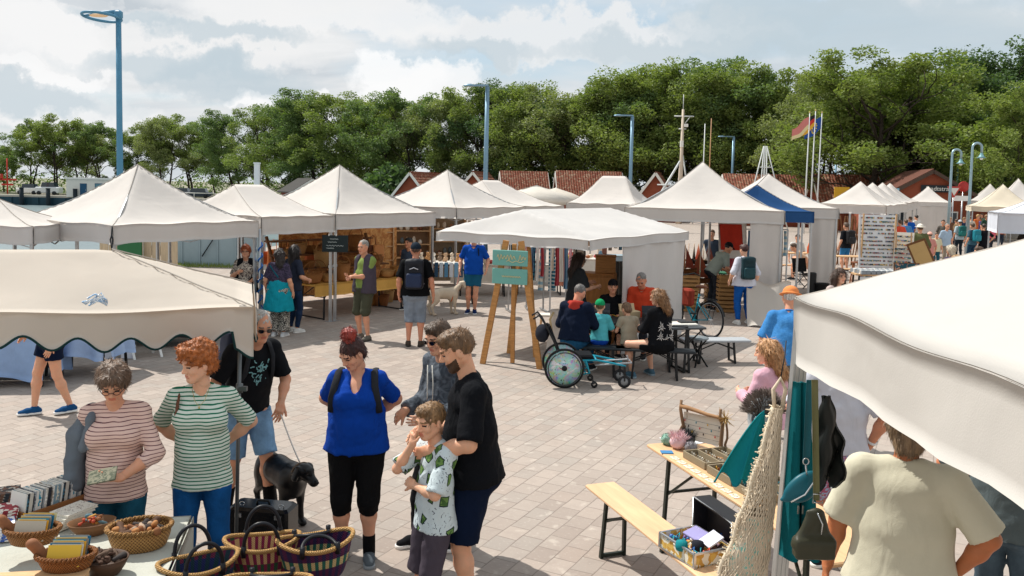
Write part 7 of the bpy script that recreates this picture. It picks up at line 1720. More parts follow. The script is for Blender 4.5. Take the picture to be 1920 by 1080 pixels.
# P2 curly red haired woman, green stripes
def p2x(I):
    T=I['T']; I['garment']('bag_strap',[cap(T(.125,.06,.47),T(.135,.12,.36),.012,.012,k=.01),cap(T(.135,.12,.36),T(.14,.115,.28),.012,.012,k=.01)],cloth('#6b4a3a'),noise=False)
    m=MB(); s=I['s']; m.tube([Vector(p*s) for p in (T(-.05,.055,.50),T(-.03,.10,.44),T(0,.118,.405),T(.03,.10,.44),T(.05,.055,.50))],.002,0,5); m.ball(Vector(T(0,.122,.40)*s),.007); m.build('necklace',metal('#d9c58a',.25),I['root'])
person(label='woman with curly ginger hair in green and white striped top',loc=loc(378,5.34),yaw=192,h=1.76,fem=True,lod=0,g=.97,headsize=.98,bust=.8,belly=.3,hair='curly',hairc='#a85f2a',skinc=SKP,head=(-52,12),
  top=dict(mat=stripes('#d3ddd2','#1f6f55',44,.66),sleeve=.92,hem=-.13,i=.012,loose=.005),bottom=dict(mat=denim('#134a80')),armR=(.10,-.20,.06),armL=(-.10,-.20,.06),poleR=(1,-.3,-.1),poleL=(-1,-.3,-.1),extra=p2x,footL=(-.13,.03,.085))
# P3 grey man, sunglasses, dark shirt, blue backpack, denim shorts, leash
def p3x(I):
    backpack('navy blue backpack on the grey haired man with sunglasses','#14233f','#1d3355','#8fa6c8',.15,.25)(I); tee_print('#7fb3b8',.07,.10,.128,.30,34,4)(I); keep('p3')(I)
person(label='grey haired man in sunglasses and black shirt holding the leash',loc=loc(462,6.9),yaw=226,h=1.80,lod=0,g=1.0,hair='crop',hairc='#b9b6b0',brow='#6a6660',skinc='#cf9a7c',glasses='sun',head=(-8,12),lean=17,
  top=dict(mat=cloth('#15171b'),sleeve=.85,hem=-.06,i=.018,flare=.012),bottom=dict(kind='shorts',mat=denim('#6f93b5',.3),frac=1.0,i=.02,flare=.01),shoes=('#17181b','#17181b'),socks=('#121214',.16),
  armL=(-.12,.30,.10),poleL=(-1,-.6,-.3),hL=dict(curl=1.3,n=(.3,-.2,-1)),armR=(.20,.20,.06),poleR=(1,-.7,-.2),footR=(.12,-.10,.085),footL=(-.10,.20,.085),extra=p3x)
# P4 woman in blue
def p4x(I):
    T=I['T'];s=I['s']; r=I['root']
    o=thing('backpack','small black backpack with wide straps worn by the woman in blue','backpack',r.location,r.rotation_euler.z); P=xf([rbox((0,0,0),(.10,.04,.14),.04)],I['Rt'],T(0,-.24,.28)); sdf_obj('body',P,.012,cloth('#1f2125'),o,None,s)
    for sx in (-1,1):
        pts=[T(sx*.10,-.19,.42),T(sx*.125,-.09,.500),T(sx*.130,.03,.505),T(sx*.145,.125,.42),T(sx*.165,.145,.33),T(sx*.175,.10,.22)]
        MB().tube([Vector(p*s) for p in pts],.026*s,0,8,flat=.45).build('strap',cloth('#2b2d32'),o)
    P=xf([ell((0,-.045,.140),(.056,.053,.048)),ell((0,-.02,.10),(.045,.045,.03),k=.02)],I['Rh'],I['Hc']/s if False else (I['Hc']/s),I['hsz'])
    V,Fc=sdf(P,.0065,[(.008,70,2)]); Q,Fq=strands(V,Fc,420,.022,.004,lambda P_,N_:N_+np.random.RandomState(1).normal(size=P_.shape)*.5,np.random.RandomState(2),lift=.5); a,b,c=join([(V,Fc,0),(Q,Fq,0)]); mesh_obj('hair_bun',a*s,b,hairmat('#93352a'),r,True,c)
    m=MB(); m.tube([Vector(I['Rh']@(V3(.036*math.cos(a),-.032+.036*math.sin(a),.118)*I['hsz'])*s)+Vector(I['Hc']) for a in [i*.5 for i in range(13)]],.010,0,7); m.build('hair_tie',cloth('#d9c9c4'),r)
person(label='woman in bright blue top with red hair bun and black cropped trousers',loc=loc(672,6.08),yaw=182,h=1.71,fem=True,lod=0,g=1.26,bust=1.05,belly=.6,hips=1.15,hair='fringe',hairc='#3a1814',skinc='#d8a488',head=(-38,32),
  top=dict(mat=cloth('#0b3f9e',.12,.7),sleeve=.85,hem=-.09,i=.014,vneck=1,flare=.006),bottom=dict(mat=cloth('#121214',.2,.6),frac=1.25,i=.016),shoes=('#5b646b','#8d9499'),socks=('#101012',.13),
  armR=(.07,-.25,.10),armL=(-.07,-.25,.10),poleR=(1,-.35,-.1),poleL=(-1,-.35,-.1),extra=p4x,headsize=1.0)
# P5 man in black T-shirt and beard
person(label='tall bearded man in black T-shirt and navy shorts facing left',loc=loc(893,5.32),yaw=98,h=1.90,lod=0,g=1.14,shw=1.06,belly=.25,hair='short',hairc='#6f5236',beard='#4a3423',skinc='#dba98a',head=(0,22),lean=4,
  top=dict(mat=cloth('#101217',.25,.6),sleeve=.95,hem=-.10,i=.022,flare=.012,loose=.006),bottom=dict(kind='shorts',mat=cloth('#0b1830',.2,.4),frac=.98,i=.026,flare=.02),shoes=('#1b1c1f','#e6e4e0'),socks=('#101012',.2),
  armL=(-.17,.25,.13),poleL=(-.9,-.8,-.4),hL=dict(curl=.6,n=(1,0,0)),armR=(.10,.26,.16),poleR=(.6,-1,-.5),hR=dict(curl=.6,n=(-1,0,0)),extra=keep('p5'))
# P6 youth in grey jacket behind
def p6x(I):
    T=I['T']; s=I['s']; m=MB(); m.tube([Vector(T(x,.135,z)*s) for x,z in ((-.06,.47),(-.075,.34),(-.07,.20))],.004,0,5); m.tube([Vector(T(x,.135,z)*s) for x,z in ((.0,.46),(.0,.30),(.0,.02))],.004,0,5); m.build('cord',WHT,I['root'])
person(label='young man in grey jacket and round sunglasses behind the bearded man',loc=loc(834,6.35),yaw=128,h=1.78,lod=0,g=.95,hair='short',hairc='#4f3b2b',skinc='#d9a78a',glasses='sun',head=(14,18),
  top=dict(kind='jacket',mat=pattern('#5d646d','#3f454d',14,.5,.1),sleeve=1.9,hem=-.10,i=.024,loose=.02,amp=.007),bottom=dict(mat=cloth('#16171b'),i=.02),shoes=('#15161a','#e8e6e2'),footR=(.12,.12,.085),footL=(-.10,-.14,.085),
  armL=(-.16,.22,.12),armR=(.14,.24,.10),extra=p6x)
# P7 boy
def boyshirt():
    t=NT('boy_shirt'); m=t.map(scale=(1,1,1),rot=(.0,.5,.35)); v=t.n('ShaderNodeTexVoronoi',distance='CHEBYCHEV',i={'Scale':12.5,'Randomness':.5}); t.l(m,v.inputs['Vector']); d_=v.outputs['Distance']
    h=t.xyz(v.outputs['Color'])
    inner=t.math('LESS_THAN',d_,.29); ring=t.math('LESS_THAN',d_,.35); on=t.math('GREATER_THAN',h[0],.35)
    g_=t.mix(t.math('GREATER_THAN',t.noise(34,1),.52),'#6a8a4c','#48683a'); base=t.mix(t.math('GREATER_THAN',t.noise(26,2,dist=3),.66),'#c9d6da','#26304a')
    c=t.mix(t.math('MULTIPLY',ring,on),base,'#1b2430'); c=t.mix(t.math('MULTIPLY',inner,on),c,g_); t.bump(t.noise(16,3),.4,.02); return t.fin(c,.9,0,.1)
person(label='boy with hand at his mouth in a pale shirt with green square prints',loc=loc(822,5.13),yaw=122,h=1.44,child=.55,lod=0,g=.86,hair='short',hairc='#8a6a48',skinc='#e0b092',head=(14,12),
  top=dict(mat=boyshirt(),sleeve=.95,hem=-.14,i=.028,flare=.014,loose=.015),bottom=dict(kind='shorts',mat=cloth('#4b444e',.15,.4),frac=1.04,i=.030,flare=.012),shoes=('#2a2c33','#d9d6d0'),
  armR=(.04,.17,.50),poleR=(.6,.3,-1),hR=dict(d=(-.1,.0,1),n=(0,-1,.1),curl=.7),armL=(.02,.17,.20),poleL=(-1,.1,-.6),hL=dict(d=(1,.1,.1),n=(0,-.6,-.3),curl=.9))
# P8 walking woman (mostly hidden by the canopy)
person(label='walking person in navy shorts and blue sneakers half hidden by the left canopy',loc=loc(92,9.75),yaw=128,h=1.70,fem=True,lod=0,g=1.12,hips=1.1,hair='bob',hairc='#6a4a30',skinc='#dba788',
  top=dict(mat=cloth('#c9b27a'),sleeve=1.5,hem=.0,i=.016),bottom=dict(kind='shorts',mat=cloth('#0c1830'),frac=.55,i=.016,flare=.01),shoes=('#1a4a78','#e6e6e4'),footR=(.06,.17,.085),footL=(-.08,-.19,.10),armR=(.10,.22,.04),hR=dict(curl=.3,n=(-.4,-1,0)))
# mid distance shoppers
person(label='woman with short red hair in black vest over patterned blouse',loc=loc(461,15.4),yaw=190,h=1.62,fem=True,lod=1,g=1.1,bust=.6,hair='bob',hairc='#a5522c',skinc=SK,glasses='clear',
  top=dict(mat=pattern('#cfc6b8','#4a3f44',40,.5),sleeve=.9,hem=-.12,i=.016),bottom=dict(kind='shorts',mat=cloth('#c9b8a4'),frac=1.0,i=.02),armR=(.12,.25,.28),armL=(-.12,.22,.10),hR=dict(curl=1.2),
  extra=lambda I:I['garment']('vest',[cap(I['T'](sx*.09,-.02,.43),I['T'](sx*.10,.01,-.14),.105,.145,k=.03,cut=True) for sx in (-1,1)]+[cap(I['T'](0,-.05,.42),I['T'](0,-.06,-.14),.11,.14,k=.03,wide=I['X'],w=1.3,cut=True),dict(rbox((0,0,0),(.045,.2,.5),.001,.01,sub=True),c=I['T'](0,.2,.15),rot=I['Rt'])],cloth('#14161b')))
def wrap(I):
    T=I['T']; Z=I['Z0']; I['garment']('wrap_skirt',[cap(T(0,0,.06),Z+V3(0,-.01,-.42),.200,.262,k=.03,wide=I['X'],w=1.15,cut=True)],cloth('#138ea0',.12,.5),amp=.010)
    I['garment']('bag_strap',[cap(T(-.14,-.10,.46),T(.02,-.15,.28),.016,.016,k=.01),cap(T(.02,-.15,.28),T(.17,-.09,.06),.016,.016,k=.01)],cloth('#155a6a'),noise=False)
person(label='woman seen from behind with teal wrap over black and white leopard trousers',loc=loc(523,15.05),yaw=-8,h=1.60,fem=True,lod=1,g=1.22,hips=1.15,hair='wavy',hairc='#2b2220',skinc=SK,head=(30,5),
  top=dict(mat=pattern('#4a4258','#33303f',22,.5,.05),sleeve=.85,hem=.08,i=.02,flare=.01),bottom=dict(mat=pattern('#cfc9bd','#17171a',60,.47),i=.035,flare=.05),shoes=('#d9dde0','#e9e9e6'),extra=wrap)
person(label='woman with long black hair and dark jeans next to the leopard trousers',loc=loc(551,15.5),yaw=-35,h=1.64,fem=True,lod=1,g=1.0,hair='long',hairc='#1f1715',skinc=SK,top=dict(mat=cloth('#2c3140'),sleeve=.9,hem=-.10,i=.018),bottom=dict(mat=denim('#20304a')),shoes=('#dcdcd8','#eeeeea'),armR=(.2,.2,.1))
def vest(I):
    T=I['T']; I['garment']('vest',[cap(T(sx*.10,-.01,.43),T(sx*.10,.01,-.12),.108,.142,k=.03,cut=True) for sx in (-1,1)]+[cap(T(0,-.04,.43),T(0,-.05,-.12),.115,.14,k=.03,wide=I['X'],w=1.35,cut=True),dict(rbox((0,0,0),(.06,.2,.5),.001,.01,sub=True),c=T(0,.22,.15),rot=I['Rt'])],cloth('#4a434e',.12,.4))
person(label='grey haired man in dark vest and olive shorts with hands together',loc=loc(684,14.95),yaw=142,h=1.80,lod=1,g=1.05,hair='crop',hairc='#8d8880',skinc='#d39c7f',head=(10,8),
  top=dict(mat=cloth('#7f9350'),sleeve=.9,hem=-.04,i=.018,flare=.01),bottom=dict(kind='shorts',mat=cloth('#47483a'),frac=1.02,i=.028,flare=.012),shoes=('#6b675f','#3a3936'),armR=(.02,.28,.17),armL=(-.02,.29,.17),hR=dict(curl=1.0,n=(0,-.3,-1)),hL=dict(curl=1.0,n=(0,-.3,1)),footL=(-.15,.05,.085),extra=vest)
person(label='man seen from behind with black cap, black T-shirt and big hiking backpack',loc=loc(779,14.4),yaw=2,h=1.80,lod=1,g=1.12,shw=1.05,hair='crop',hairc='#5b463a',skinc='#d09478',cap_=dict(c='#1c2733',back=False),
  top=dict(mat=cloth('#0f1013'),sleeve=.85,hem=-.08,i=.026,flare=.016,loose=.01),bottom=dict(kind='shorts',mat=denim('#7a8593',.2),frac=1.25,i=.026,flare=.006),shoes=('#4a4038','#2c2a28'),armR=(.30,-.02,-.06),
  extra=backpack('dark blue hiking backpack with light straps on the man in the black cap','#161a24','#1c2b4a','#c9ccd6',.15,.24,.09,'#8b8792'))
def p14x(I): keep('p14')(I); I['garment']('bag_strap',[cap(I['T'](-.10,.10,.45),I['T'](-.12,.12,.30),.016,.016,k=.01)],cloth('#1a2430'),noise=False)
person(label='person in royal blue polo and teal shorts holding the pale dog',loc=loc(888,18.3),yaw=176,h=1.80,lod=1,g=1.08,hair='short',hairc='#6a5a4a',skinc='#d8a285',
  top=dict(mat=cloth('#0f4aa8'),sleeve=.85,hem=-.10,i=.018,vneck=.6,collar=cloth('#0f4aa8')),bottom=dict(kind='shorts',mat=cloth('#1c5a78'),frac=.78,i=.022,flare=.01),shoes=('#142a58','#dfe2e6'),armR=(.28,.06,.0),armL=(-.28,.06,.02),footL=(-.04,.02,.085),footR=(.10,.0,.085),extra=p14x)
person(label='seller with dark hair standing inside the basket stall behind the black cap',loc=loc(767,18.6),yaw=150,h=1.62,lod=1,g=1.0,hair='short',hairc='#1c1815',skinc='#c98f6f',top=dict(mat=cloth('#3b4454'),sleeve=1.0,hem=-.1),bottom=dict(mat=cloth('#22242a')))
# craft table group
person(label='standing woman with long dark hair and glasses in dark grey T-shirt',loc=loc(1082,14.35),yaw=-62,h=1.70,fem=True,lod=1,g=1.0,bust=.4,hair='long',hairc='#2b1c16',skinc=SKP,glasses='clear',head=(-6,14),
  top=dict(mat=cloth('#2b2f33'),sleeve=.95,hem=-.16,i=.03,flare=.014,loose=.03),bottom=dict(mat=cloth('#17181b')),armR=(.20,.30,.20),poleR=(.4,-.6,-1),hR=dict(curl=1.1),armL=(-.10,.32,.24),poleL=(-.4,-.4,-1),hL=dict(curl=1.1))
def hood(I):
    T=I['T']; I['garment']('hood',[cap(T(-.09,-.05,.50),T(0,-.10,.49),.034,.045,k=.03),cap(T(0,-.10,.49),T(.09,-.05,.50),.045,.034,k=.03),ell(T(0,-.105,.43),(.09,.03,.08),k=.03)],cloth('#a8382f'))
    for El,Sh,Wr in ((I['ElR'],I['ShR'],I['WrR']),):
        o_=(I['Rt']@V3(.045,-.02,0)); I['garment']('sleeve_stripe',[cap(Sh+o_,El+o_*.9,.018,.018,k=.01),cap(El+o_*.9,Wr+o_*.5,.018,.016,k=.01)],pattern('#c94a44','#e6d9d6',60,.6),noise=False)
person(label='seated man in navy hoodie with red collar and striped sleeve',loc=loc(1080,12.45),yaw=-22,h=1.78,sit=.545,lod=1,g=1.12,lean=10,hair='crop',hairc='#6d6a68',skinc='#cf9378',head=(-20,28),
  top=dict(kind='hoodie',mat=cloth('#101a2e'),sleeve=1.92,hem=-.05,i=.030,loose=.01,amp=.007),bottom=dict(mat=denim('#1c4a6a'),i=.016),armR=(.16,.36,.20),armL=(-.16,.34,.20),footR=(.14,.40,.085),footL=(-.14,.36,.085),extra=hood)
person(label='small child in cyan T-shirt and green cap seen from behind on the bench',loc=loc(1127,12.6),yaw=-6,h=1.22,child=1.0,sit=.75,lod=1,g=.92,lean=8,hair='crop',hairc='#7a5a3c',skinc=SKP,cap_=dict(c='#18925c'),
  top=dict(mat=cloth('#55b4bd'),sleeve=.95,hem=-.05,i=.026,flare=.014,loose=.015),bottom=dict(kind='shorts',mat=cloth('#1446a8'),frac=1.0,i=.03),armR=(.16,.30,.24),armL=(-.16,.30,.24),footR=(.1,.36,.35),footL=(-.1,.36,.35),shoes=('#5a4a3c','#c9c4ba'))
person(label='small child in beige shirt with light brown hair seen from behind',loc=loc(1184,12.65),yaw=14,h=1.18,child=1.0,sit=.75,lod=1,g=.92,lean=12,hair='fringe',hairc='#7d6048',skinc=SKP,head=(20,20),
  top=dict(mat=cloth('#a59a86'),sleeve=.6,hem=-.1,i=.026,loose=.02),bottom=dict(kind='shorts',mat=cloth('#8a7f70'),frac=1.0,i=.03),armR=(.14,.30,.26),armL=(-.14,.30,.26),footR=(.1,.36,.35),footL=(-.1,.36,.35))
def flowers(I):
    T=I['T']; s=I['s']; m=MB()
    for cx_,cz_ in ((-.085,.24),(.075,.25),(-.10,.10),(.09,.09),(0,.05)):
        for k in range(9):
            a=k*.7+cx_*20; L_=.055*(.7+.3*(k%3)); pts=[]
            for q in (0.15,.6,1): x=cx_+L_*q*math.cos(a); z=cz_+L_*q*math.sin(a)*1.2; pts.append(Vector(T(x,-.148+.9*x*x,z)*s))
            m.tube(pts,[.002,.005,.001],0,5)
    m.build('flower_print',plain('#dedad6',.8),I['root'])
person(label='seated woman in black top with white flower print and black shorts',loc=loc(1243,12.25),yaw=28,h=1.74,sit=.545,fem=True,lod=0,g=1.08,hips=1.08,lean=4,hair='wavy',hairc='#8a6440',skinc='#e0b196',head=(30,14),
  top=dict(mat=cloth('#111216'),sleeve=1.6,hem=-.03,i=.018,loose=.0),bottom=dict(kind='shorts',mat=cloth('#0e0f12'),frac=.5,i=.02,flare=.008),shoes=('#4d6c7d','#8fa3ad'),armR=(.10,.34,.18),armL=(-.12,.34,.20),footL=(-.30,.26,.085),footR=(.08,.30,.085),kneeL=(-.7,1,.5),extra=flowers)
person(label='boy with black cap and black shirt facing the camera behind the craft table',loc=loc(1150,14.05),yaw=178,h=1.55,sit=.62,child=.3,lod=1,g=.98,hair='crop',hairc='#1e1a18',skinc='#d39b7c',cap_=dict(c='#15161a',back=True),head=(0,4),top=dict(mat=cloth('#111215'),sleeve=.9,hem=-.05,i=.02),bottom=dict(mat=cloth('#1c1d22')),armR=(.12,.3,.16),armL=(-.12,.3,.16))
person(label='man with grey hair in orange polo bending over the craft table',loc=loc(1208,14.15),yaw=160,h=1.78,sit=.62,lod=1,g=1.08,lean=14,hair='crop',hairc='#7a7672',skinc='#c98a6e',head=(0,30),top=dict(mat=cloth('#c8452a'),sleeve=.85,hem=-.05,i=.018,vneck=.5,collar=cloth('#c8452a')),bottom=dict(mat=cloth('#3a3c44')),armR=(.12,.32,.14),armL=(-.12,.32,.14))
# large tent people
def gbp(I): backpack('dark green laptop backpack on the woman in the white shirt','#0d3038','#123c44',None,.145,.235,.07,'#16323a')(I)
person(label='woman from behind in white shirt and bright blue jeans with green backpack',loc=loc(1396,17.6),yaw=8,h=1.70,fem=True,lod=1,g=1.28,hips=1.1,hair='short',hairc='#4a2a26',skinc=SKP,head=(18,10),
  top=dict(mat=cloth('#c9cbd6'),sleeve=1.1,hem=-.10,i=.022,flare=.014,loose=.01),bottom=dict(mat=denim('#1552a0',.12),i=.012),shoes=('#e0dfdb','#f0efeb'),armL=(-.30,.06,.0),armR=(.28,.0,-.05),footR=(.16,.06,.085),extra=gbp)
person(label='man in grey green shirt with black cap bending to the right under the tent',loc=loc(1336,19.6),yaw=-70,h=1.75,lod=1,g=1.05,lean=38,hair='crop',hairc='#2a2320',skinc=SK,cap_=dict(c='#1f2126'),head=(0,10),top=dict(mat=cloth('#9aa8a2'),sleeve=.9,hem=-.1),bottom=dict(mat=cloth('#30343c')),armR=(.1,.38,.25),armL=(-.1,.38,.25))
person(label='person in dusty pink top leaning left beside the bending man',loc=loc(1380,20.6),yaw=60,h=1.62,fem=True,lod=1,g=1.0,lean=25,hair='short',hairc='#5a3a30',skinc=SK,top=dict(mat=cloth('#a8505a'),sleeve=1.8,hem=-.1),bottom=dict(mat=cloth('#2c2f38')),armR=(.1,.4,.3),armL=(-.1,.4,.3))
for px,Y_,lab,c_,hc in ((1333,23.6,'person in dark jacket standing behind the grey table','#3a4452','#6a5240'),(1350,24.0,'person in pale shirt behind the grey table','#c9c4b8','#8a6a48')):
    person(label=lab,loc=loc(px,Y_),yaw=160,h=1.72,lod=2,hair='short',hairc=hc,top=dict(mat=cloth(c_),sleeve=1.2,hem=-.1),bottom=dict(mat=cloth('#2c3038')))
# behind the near right canopy
person(label='man in orange bucket hat and blue checked shirt beside the near right tent',loc=loc(1482,9.4),yaw=-25,h=1.74,lod=0,g=1.1,lean=12,hair='crop',hairc='#c9c4bc',skinc='#d69b7c',cap_=dict(c='#e08a52',wide=.125),head=(10,14),
  top=dict(mat=pattern('#3576b5','#4a8bc6',40,.5,.2),sleeve=.95,hem=-.1,i=.022,flare=.014,collar=cloth('#2f6fb0')),bottom=dict(mat=cloth('#6a655c')),armR=(.2,.25,.1),armL=(-.2,.22,.1))
person(label='blonde girl in pink jacket next to the near right pole',loc=loc(1452,7.3),yaw=35,h=1.50,child=.3,fem=True,lod=0,g=.95,hair='wavy',hairc='#b98a5c',skinc=SKP,head=(30,10),
  top=dict(kind='jacket',mat=cloth('#d6a9b8'),sleeve=1.9,hem=-.1,i=.026,loose=.02),bottom=dict(mat=denim('#3a4f70')),armR=(.14,.25,.2),armL=(-.14,.25,.22))
person(label='girl with long brown hair looking over the roof of the near right tent',loc=loc(1573,12.9),yaw=205,h=1.66,fem=True,lod=0,g=.92,hair='long',hairc='#4a3224',skinc=SKP,head=(-12,6),top=dict(mat=cloth('#b9a9a4'),sleeve=.9,hem=-.1),bottom=dict(mat=JEANS))
def watch(I):
    w,d_,n_=I['hands'][0]; s=I['s']; d_=d_/np.linalg.norm(d_); a=np.cross(d_,V3(0,0,1)); a/=np.linalg.norm(a); b_=np.cross(a,d_); fd=(I['WrR']-I['ElR']); fd/=np.linalg.norm(fd); a=np.cross(fd,V3(0,0,1)); a/=np.linalg.norm(a); b_=np.cross(a,fd); c_=I['WrR']-fd*.03
    m=MB(); m.tube([Vector((c_+(a*math.cos(t)+b_*math.sin(t))*.031)*s) for t in [i*.5 for i in range(13)]],.010,0,6); m.build('watch_strap',plain('#d9d9d6',.4),I['root']); q=-a*.034 if (-a)[1]<0 else a*.034
    V=Vector((c_+a*.036)*s); MB().ball(V,.022*s,0,10).build('watch_face',plain('#3a3d40',.2),I['root'])
person(label='man in white T-shirt and checked shorts with hand on hip behind the bags',loc=loc(1583,6.15),yaw=-14,h=1.80,lod=0,g=1.08,hair='crop',hairc='#8a7a68',skinc='#cf9070',
  top=dict(mat=cloth('#c6c8d2',.08),sleeve=.9,hem=-.08,i=.022,flare=.014),bottom=dict(kind='shorts',mat=pattern('#a9b9d6','#b0607a',26,.5,.04),frac=1.0,i=.026),armL=(-.20,.14,.02),poleL=(-1,-.6,-.2),armR=(.23,.03,-.03),poleR=(1,-.5,0),hR=dict(d=(-.5,.3,-.8),curl=.5),extra=watch)
person(label='large man seen from behind in cream T-shirt with hand on his hip',loc=Vector((1.93,4.05,0)),yaw=-26,h=1.79,lod=0,g=1.20,shw=1.14,hair='bob',hairc='#8a7258',skinc='#b8744c',head=(10,10),
  top=dict(mat=cloth('#cdc9b4',.05,.25),sleeve=.95,hem=-.10,i=.024,flare=.022,loose=.016,amp=.002),bottom=dict(kind='shorts',mat=cloth('#2b3038'),frac=1.0,i=.026),armR=(.23,.02,.0),poleR=(1,-.25,-.1),hR=dict(d=(-1,.3,-.2),n=(0,1,0),curl=.5),armL=(-.34,.06,-.12),poleL=(-1,-.6,0))
person(label='man in grey green T-shirt half hidden under the near right canopy',loc=Vector((2.86,4.75,0)),yaw=-40,h=1.76,lod=0,g=1.1,hair='short',hairc='#5a4a3c',skinc='#c98560',
  top=dict(mat=cloth('#5a6568',.1),sleeve=.95,hem=-.10,i=.022,flare=.014),bottom=dict(mat=denim('#4a5a66')),armL=(-.22,.24,.14),poleL=(-1,-.4,-.5),armR=(.2,.2,.1))
# ---- dogs
def dog(name,label,cat_,loc_,yaw,H,coat,lab=True,headyaw=0,headpitch=0,h=.009):
    o=thing(name,label,cat_,loc_,R(yaw)); k=H/.58; Rh_=rotm(headyaw,headpitch)
    hc=V3(0,.43,.60) if not lab else V3(0,.42,.54)
    th_=.125 if lab else .105
    P=[cap((0,.18,.42),(0,-.05,.43),th_,th_*.93,k=.05,wide=(0,0,1),w=1.12),cap((0,-.05,.43),(0,-.24,.44),th_*.86 if lab else th_*.72,th_*.86,k=.05),ell((0,.20,.38),(.10,.11,.14),k=.05),
       cap((0,.22,.46),hc+V3(0,-.06,-.02),.085 if lab else .065,.066 if lab else .05,k=.05)]
    for sx in (-1,1):
        P+=[cap((sx*.075,.22,.38),(sx*.080,.20,.22),.050,.034,k=.03),cap((sx*.080,.20,.22),(sx*.078,.22,.05),.030,.024,k=.015),ell((sx*.078,.245,.028),(.034,.048,.026),k=.015),
            ell((sx*.075,-.22,.36),(.055,.095,.12),k=.04),cap((sx*.078,-.18,.30),(sx*.080,-.30,.19),.048,.030,k=.03),cap((sx*.080,-.30,.19),(sx*.080,-.26,.05),.026,.022,k=.015),ell((sx*.080,-.235,.028),(.033,.046,.026),k=.015)]
    P+=[cap((0,-.32,.46),(0,-.44,.36),.030,.024,k=.03),cap((0,-.44,.36),(0,-.50,.24),.024,.012,k=.015)]
    hd=[ell((0,0,.0),(.072,.082,.066)),cap((0,.05,-.018),(0,.135,-.034),.042,.033,k=.03,wide=(1,0,0),w=1.15),ell((0,.13,-.045),(.034,.035,.022),k=.02),cap((-.03,.055,.035),(.03,.055,.035),.016,k=.02)]
    for sx in (-1,1): hd+=[cap((sx*.062,-.015,.035),(sx*.088,-.01,-.055),.020,.017,k=.015,wide=(0,1,0),w=1.9)]
    P+=xf(hd,Rh_,hc,1.0)
    V,Fc=sdf(P,h,[(.0025,30,3)]); mesh_obj('body',V*k,Fc,coat,o,True)
    f=lambda x,y,z: Vector((Rh_@V3(x,y,z)+hc)*k)
    MB().ball(f(0,.168,-.022),(.017*k,.012*k,.012*k),0,10).build('nose',plain('#0d0d0f',.25),o)
    for sx in (-1,1): MB().ball(f(sx*.033,.072,.018),.0085*k,0,8).build('eye',glassy('#1a0f0a',.08),o)
    MB().tube([Vector((V3(.078*math.cos(a),.335+.02*math.sin(a)+.02,.535+.065*math.sin(a)) if True else 0)*k) for a in [i*.45 for i in range(14)]],.010*k,0,6).build('collar',plain('#6b5a4a',.5),o)
    return o,Vector((0,.34,.60))*k
lc=NT('black_coat'); lc.bump(lc.noise(80,3,lc.map(scale=(1,.3,1))),.3,.004); lc.fin((.004,.004,.005),.34,0,.28)
dl=loc(528,6.8); LAB,_=dog('black_dog','black labrador standing on the leash beside the woman in blue','dog',dl,222,.54,lc.m,True,14,16)
dc=NT('pale_coat'); dc.fin(dc.mix(dc.noise(8,3),(.50,.40,.29),(.66,.57,.45)),.8); dl2=loc(833,18.0); LD,_=dog('pale_dog','slim pale dog in an orange harness beside the man in the black cap','dog',dl2,-58,.62,dc.m,False,5,-5,.014)
MB().tube([(.10*math.cos(a),.16,.42+.13*math.sin(a)) for a in [i*.4 for i in range(17)]],.018,0,6).tube([(0,.16,.56),(0,.30,.50),(.0,.33,.40)],.015,0,6).build('harness',cloth('#c9602f'),LD)
def leash(label,a,b,sag,c,r=.006):
    n_=14; o=MB().tube([a.lerp(b,i/n_)+Vector((0,0,-sag*math.sin(math.pi*i/n_))) for i in range(n_+1)],r,0,6).build('leash',cloth(c)); tag(o,label,'leash')
I=POS['p3']; hp=wpt(I,I['hands'][1][0]+I['hands'][1][1]/np.linalg.norm(I['hands'][1][1])*.06); cp=LAB.location+Matrix.Rotation(R(222),3,'Z')@Vector((0,.32,.55)); leash('white leash from the grey haired man to the black dog',hp,cp,.02,'#e3e1dc',.0065)
I=POS['p14']; hp=wpt(I,I['hands'][0][0]); cp=LD.location+Matrix.Rotation(R(-58),3,'Z')@Vector((0,.3,.6)); leash('pink leash from the person in the blue polo to the pale dog',hp,cp,.06,'#c98a84',.009)
# ---- crowd at right
def crowd(px,ytop,label,top_c,bot_c='#2c3442',hair='short',hairc='#5a4636',yaw=0,h=1.74,fem=False,skinc=SK,shorts=False,Y=None,**k):
    if Y is None:
        hor=350+(px-960)*.0218; Y=F_PX*(h-2.75)/(hor-ytop) if ytop>hor+3 else 40
        Y=abs(Y)
    bt=dict(mat=cloth(bot_c))
    if shorts: bt=dict(kind='shorts',mat=cloth(bot_c),frac=.8,i=.02)
    tp=dict(mat=top_c if not isinstance(top_c,str) else cloth(top_c),sleeve=k.pop('sleeve',.9),hem=-.1,i=.018)
    return person(label=label,loc=loc(px,Y),yaw=yaw,h=h,fem=fem,lod=k.pop('lod',1 if Y<27 else 2),hair=hair,hairc=hairc,skinc=skinc,top=tp,bottom=bt,group=k.pop('group',None),**k)
crowd(1584,412,'man with round black backpack behind the peaked white tent','#1b1d22','#2f6fa0',yaw=20,h=1.78,shorts=True,Y=30,lod=1,extra=backpack('round black backpack on the man behind the peaked tent','#15161a','#1c1e22'))
crowd(1684,405,'person in coral red top right of the sticker board','#d9543c','#22303c',yaw=10,Y=36,fem=True)
crowd(1695,404,'man in light blue shirt beside the person in coral','#4f86b8','#22303c',yaw=5,Y=37)
crowd(1703,398,'person in royal blue jacket in front of the closed small tent','#1456b0','#22303c',yaw=20,Y=42)
